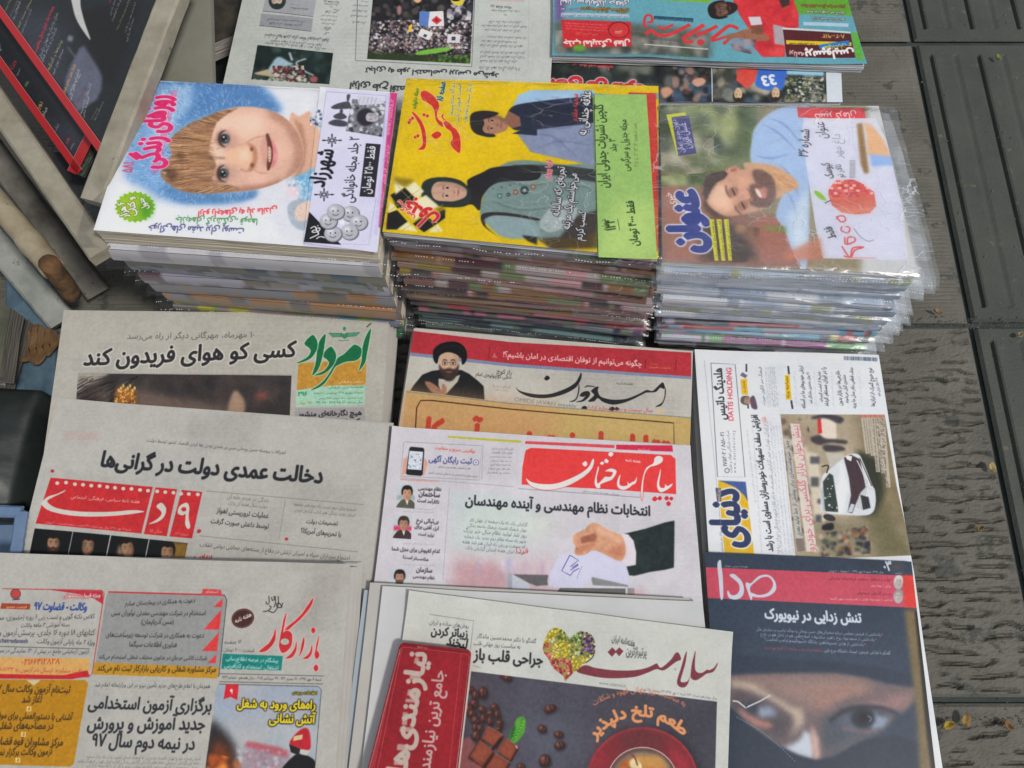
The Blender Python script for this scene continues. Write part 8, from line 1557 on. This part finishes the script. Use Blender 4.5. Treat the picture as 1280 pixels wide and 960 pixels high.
# dry leaf, tarp, black bag, crate at the left edge
def crumple(name, label, cat, px, z, m, amp, seed, n=26, thick=.02, kind=None, dome=0):
    q = np.array([at(*p, z) for p in px]); g = np.random.default_rng(seed); N = vnoise(n, n, 5, seed, 3); V = []
    for j in range(n):
        for i in range(n):
            u, v = i / (n - 1), j / (n - 1); p = bil(q, u, v).copy(); e = min(1, 5 * min(u, 1 - u, v, 1 - v)); p[2] += amp * (N[j, i] - .3) * e + dome * (math.sin(PI * u) * math.sin(PI * v)) ** .6; p[0] += (N[i, j] - .5) * amp * .4 * e; V.append(p)
    F = [(j * n + i, (j + 1) * n + i, (j + 1) * n + i + 1, j * n + i + 1) for j in range(n - 1) for i in range(n - 1)]
    b = len(V); rim = [i for i in range(n)] + [j * n + n - 1 for j in range(1, n)] + [(n - 1) * n + i for i in range(n - 2, -1, -1)] + [j * n for j in range(n - 2, 0, -1)]
    for k in rim: p = V[k].copy(); p[2] = 0.001; V.append(p)
    for i in range(len(rim)): j = (i + 1) % len(rim); F.append((rim[i], rim[j], b + j, b + i))
    o = mesh_obj(name, V, F, m, smooth=True, origin=q.mean(0) * np.array([1, 1, 0])); return tag(o, label, cat, kind=kind)
M_bluep = mottled('blue_plastic', (.06, .10, .14), (.12, .20, .26), 25, rough=.35, bump=.5, bscale=60, c3=(.04, .06, .07))
crumple('plastic_sheet', 'dull blue plastic sheet on the ground under the dry leaf', 'plastic sheet', [(8, 330), (70, 392), (66, 500), (5, 500)], .008, M_bluep, .008, 4)
crumple('rubbish_bag', 'large black green plastic bag at the left edge below the leaf', 'bag', [(-120, 480), (52, 488), (10, 650), (-160, 650)], .05, mottled('black_plastic', (.010, .014, .013), (.028, .036, .033), 9, rough=.4, bump=.4, bscale=30, spec=.5), .02, 5, dome=.02)
def crate():
    r = empty('crate', at(-40, 670, 0), label='pale blue plastic crate corner at the left edge beside the newspapers', cat='crate'); m = mottled('pale_blue_plastic', (.14, .22, .36), (.19, .28, .42), 12, rough=.45, bump=.1)
    z = .075; c = [at(-150, 632, z), at(27, 640, z), at(14, 730, z), at(-170, 730, z)]
    def wall(a, b, nm='wall'): beam(nm, r, a - np.array([0, 0, .0]), b, .006, z - .01, m)
    for i in range(4): wall(c[i], c[(i + 1) % 4])
    for i in range(4): beam('rim', r, c[i] + np.array([0, 0, .003]), c[(i + 1) % 4] + np.array([0, 0, .003]), .014, .006, m)
    V = [p * np.array([1, 1, 0]) + np.array([0, 0, .012 + d]) for d in (0, -.006) for p in c]; mesh_obj('floor_panel', V, [(0, 3, 2, 1), (4, 5, 6, 7), (0, 1, 5, 4), (1, 2, 6, 5), (2, 3, 7, 6), (3, 0, 4, 7)], m, r)
crate()
def leaf(label, px, py, L, W, rot, c1, c2, z=.004, curl=.006, seed=0, lobes=0, name='dry_leaf'):
    g = random.Random(seed); n = 14; V = []; F = []; o_ = at(px, py, z); a = RD(rot)
    for i in range(n + 1):
        t = i / n; w = W * (math.sin(PI * min(1, t * .95 + .03)) ** .7) * (1 + (lobes * abs(math.sin(t * 9 + seed)) if lobes else 0)) * g.uniform(.88, 1.08)
        for s in (-1, -.5, 0, .5, 1):
            x = (t - .5) * L; y = s * w / 2; zz = curl * (abs(s) ** 2 * .8 + (t - .5) ** 2 * 1.6) + g.uniform(0, .0006) + (.0006 if s == 0 else 0)
            V.append(o_ + np.array([x * math.cos(a) - y * math.sin(a), x * math.sin(a) + y * math.cos(a), zz]))
    for i in range(n):
        for s in range(4): k = i * 5 + s; F.append((k, k + 5, k + 6, k + 1))
    nb = len(V)
    if L > .03:
        for k in range(4, 12, 2):
            for s in (-1, 1):
                p = V[k * 5 + 2]; q2_ = V[min(n, k + 2) * 5 + 2 + 2 * s]; w_ = np.array([.0007, .0003, 0]); u_ = np.array([0, 0, .0012]); i0 = len(V); V += [p - w_ + u_ * .3, p + w_ + u_ * .3, q2_ + u_ * .5, (p + q2_) / 2 + u_ * 1.5]; F += [(i0, i0 + 1, i0 + 3), (i0 + 1, i0 + 2, i0 + 3), (i0 + 2, i0, i0 + 3)]
    o = mesh_obj(name, V, F, mottled('leaf', c1, c2, 80, rough=.6, bump=.4, bscale=300), smooth=True, origin=o_); o.modifiers.new('thickness', 'SOLIDIFY').thickness = .0004
    return tag(o, label, 'leaf')
leaf('large dry brown leaf lying beside the green titled newspaper', 50, 434, .062, .044, 12, (.13, .075, .035), (.22, .13, .06), z=.022, curl=.012, seed=3, lobes=.35)
leaf('yellow leaf scrap in the joint at the bottom right', 1183, 906, .013, .008, 20, (.45, .33, .05), (.36, .24, .04), seed=4)
leaf('orange brown leaf scrap in the joint right of the yellow one', 1205, 900, .014, .010, 70, (.30, .18, .06), (.4, .27, .1), seed=5)
leaf('rust coloured leaf scrap farther right in the bottom joint', 1258, 906, .012, .007, 130, (.25, .13, .05), (.33, .2, .08), seed=6)
leaf('pale yellow folded leaf on the dark joint at the right', 1238, 585, .013, .008, 100, (.42, .34, .14), (.5, .42, .2), seed=7, z=.003)
leaf('tiny green seed leaf near the top right corner', 1246, 74, .009, .005, 120, (.26, .28, .09), (.33, .34, .12), seed=8)
leaf('thin orange leaf by the lowest bagged magazine', 1171, 391, .012, .004, 150, (.33, .2, .1), (.4, .25, .12), seed=9)
leaf('small tan leaf speck in the cross joint at the right', 1273, 420, .008, .006, 40, (.34, .28, .17), (.4, .33, .2), seed=10)
leaf('brown leaf at the bottom right on the rippled tile', 1223, 661, .010, .006, 30, (.24, .17, .09), (.3, .2, .1), seed=11)
# grit: small stones and crumbs nobody could count
g = random.Random(77); V = []; F = []
for _ in range(420):
    x, y = g.uniform(1090, 1290), g.uniform(-10, 970); 
    if g.random() < .45: x, y = 1120 + g.random() * 160, g.choice([403, 903]) + g.uniform(-8, 8)
    p = at(x, y, .001); s = g.uniform(.0006, .0018); k = len(V)
    if p[0] < .46: continue
    V += [p + np.array(d) * s for d in ((1, 0, 0), (-.4, .9, 0), (-.6, -.8, 0), (g.uniform(-.3, .3), g.uniform(-.3, .3), 1.0))]; F += [(k, k + 1, k + 3), (k + 1, k + 2, k + 3), (k + 2, k, k + 3)]
tag(mesh_obj('grit', V, F, mottled('grit', (.16, .15, .12), (.3, .26, .2), 200, rough=.9), origin=(.8, .2, 0)), 'fine grit and crumbs scattered over the pavement', 'grit', kind='stuff')
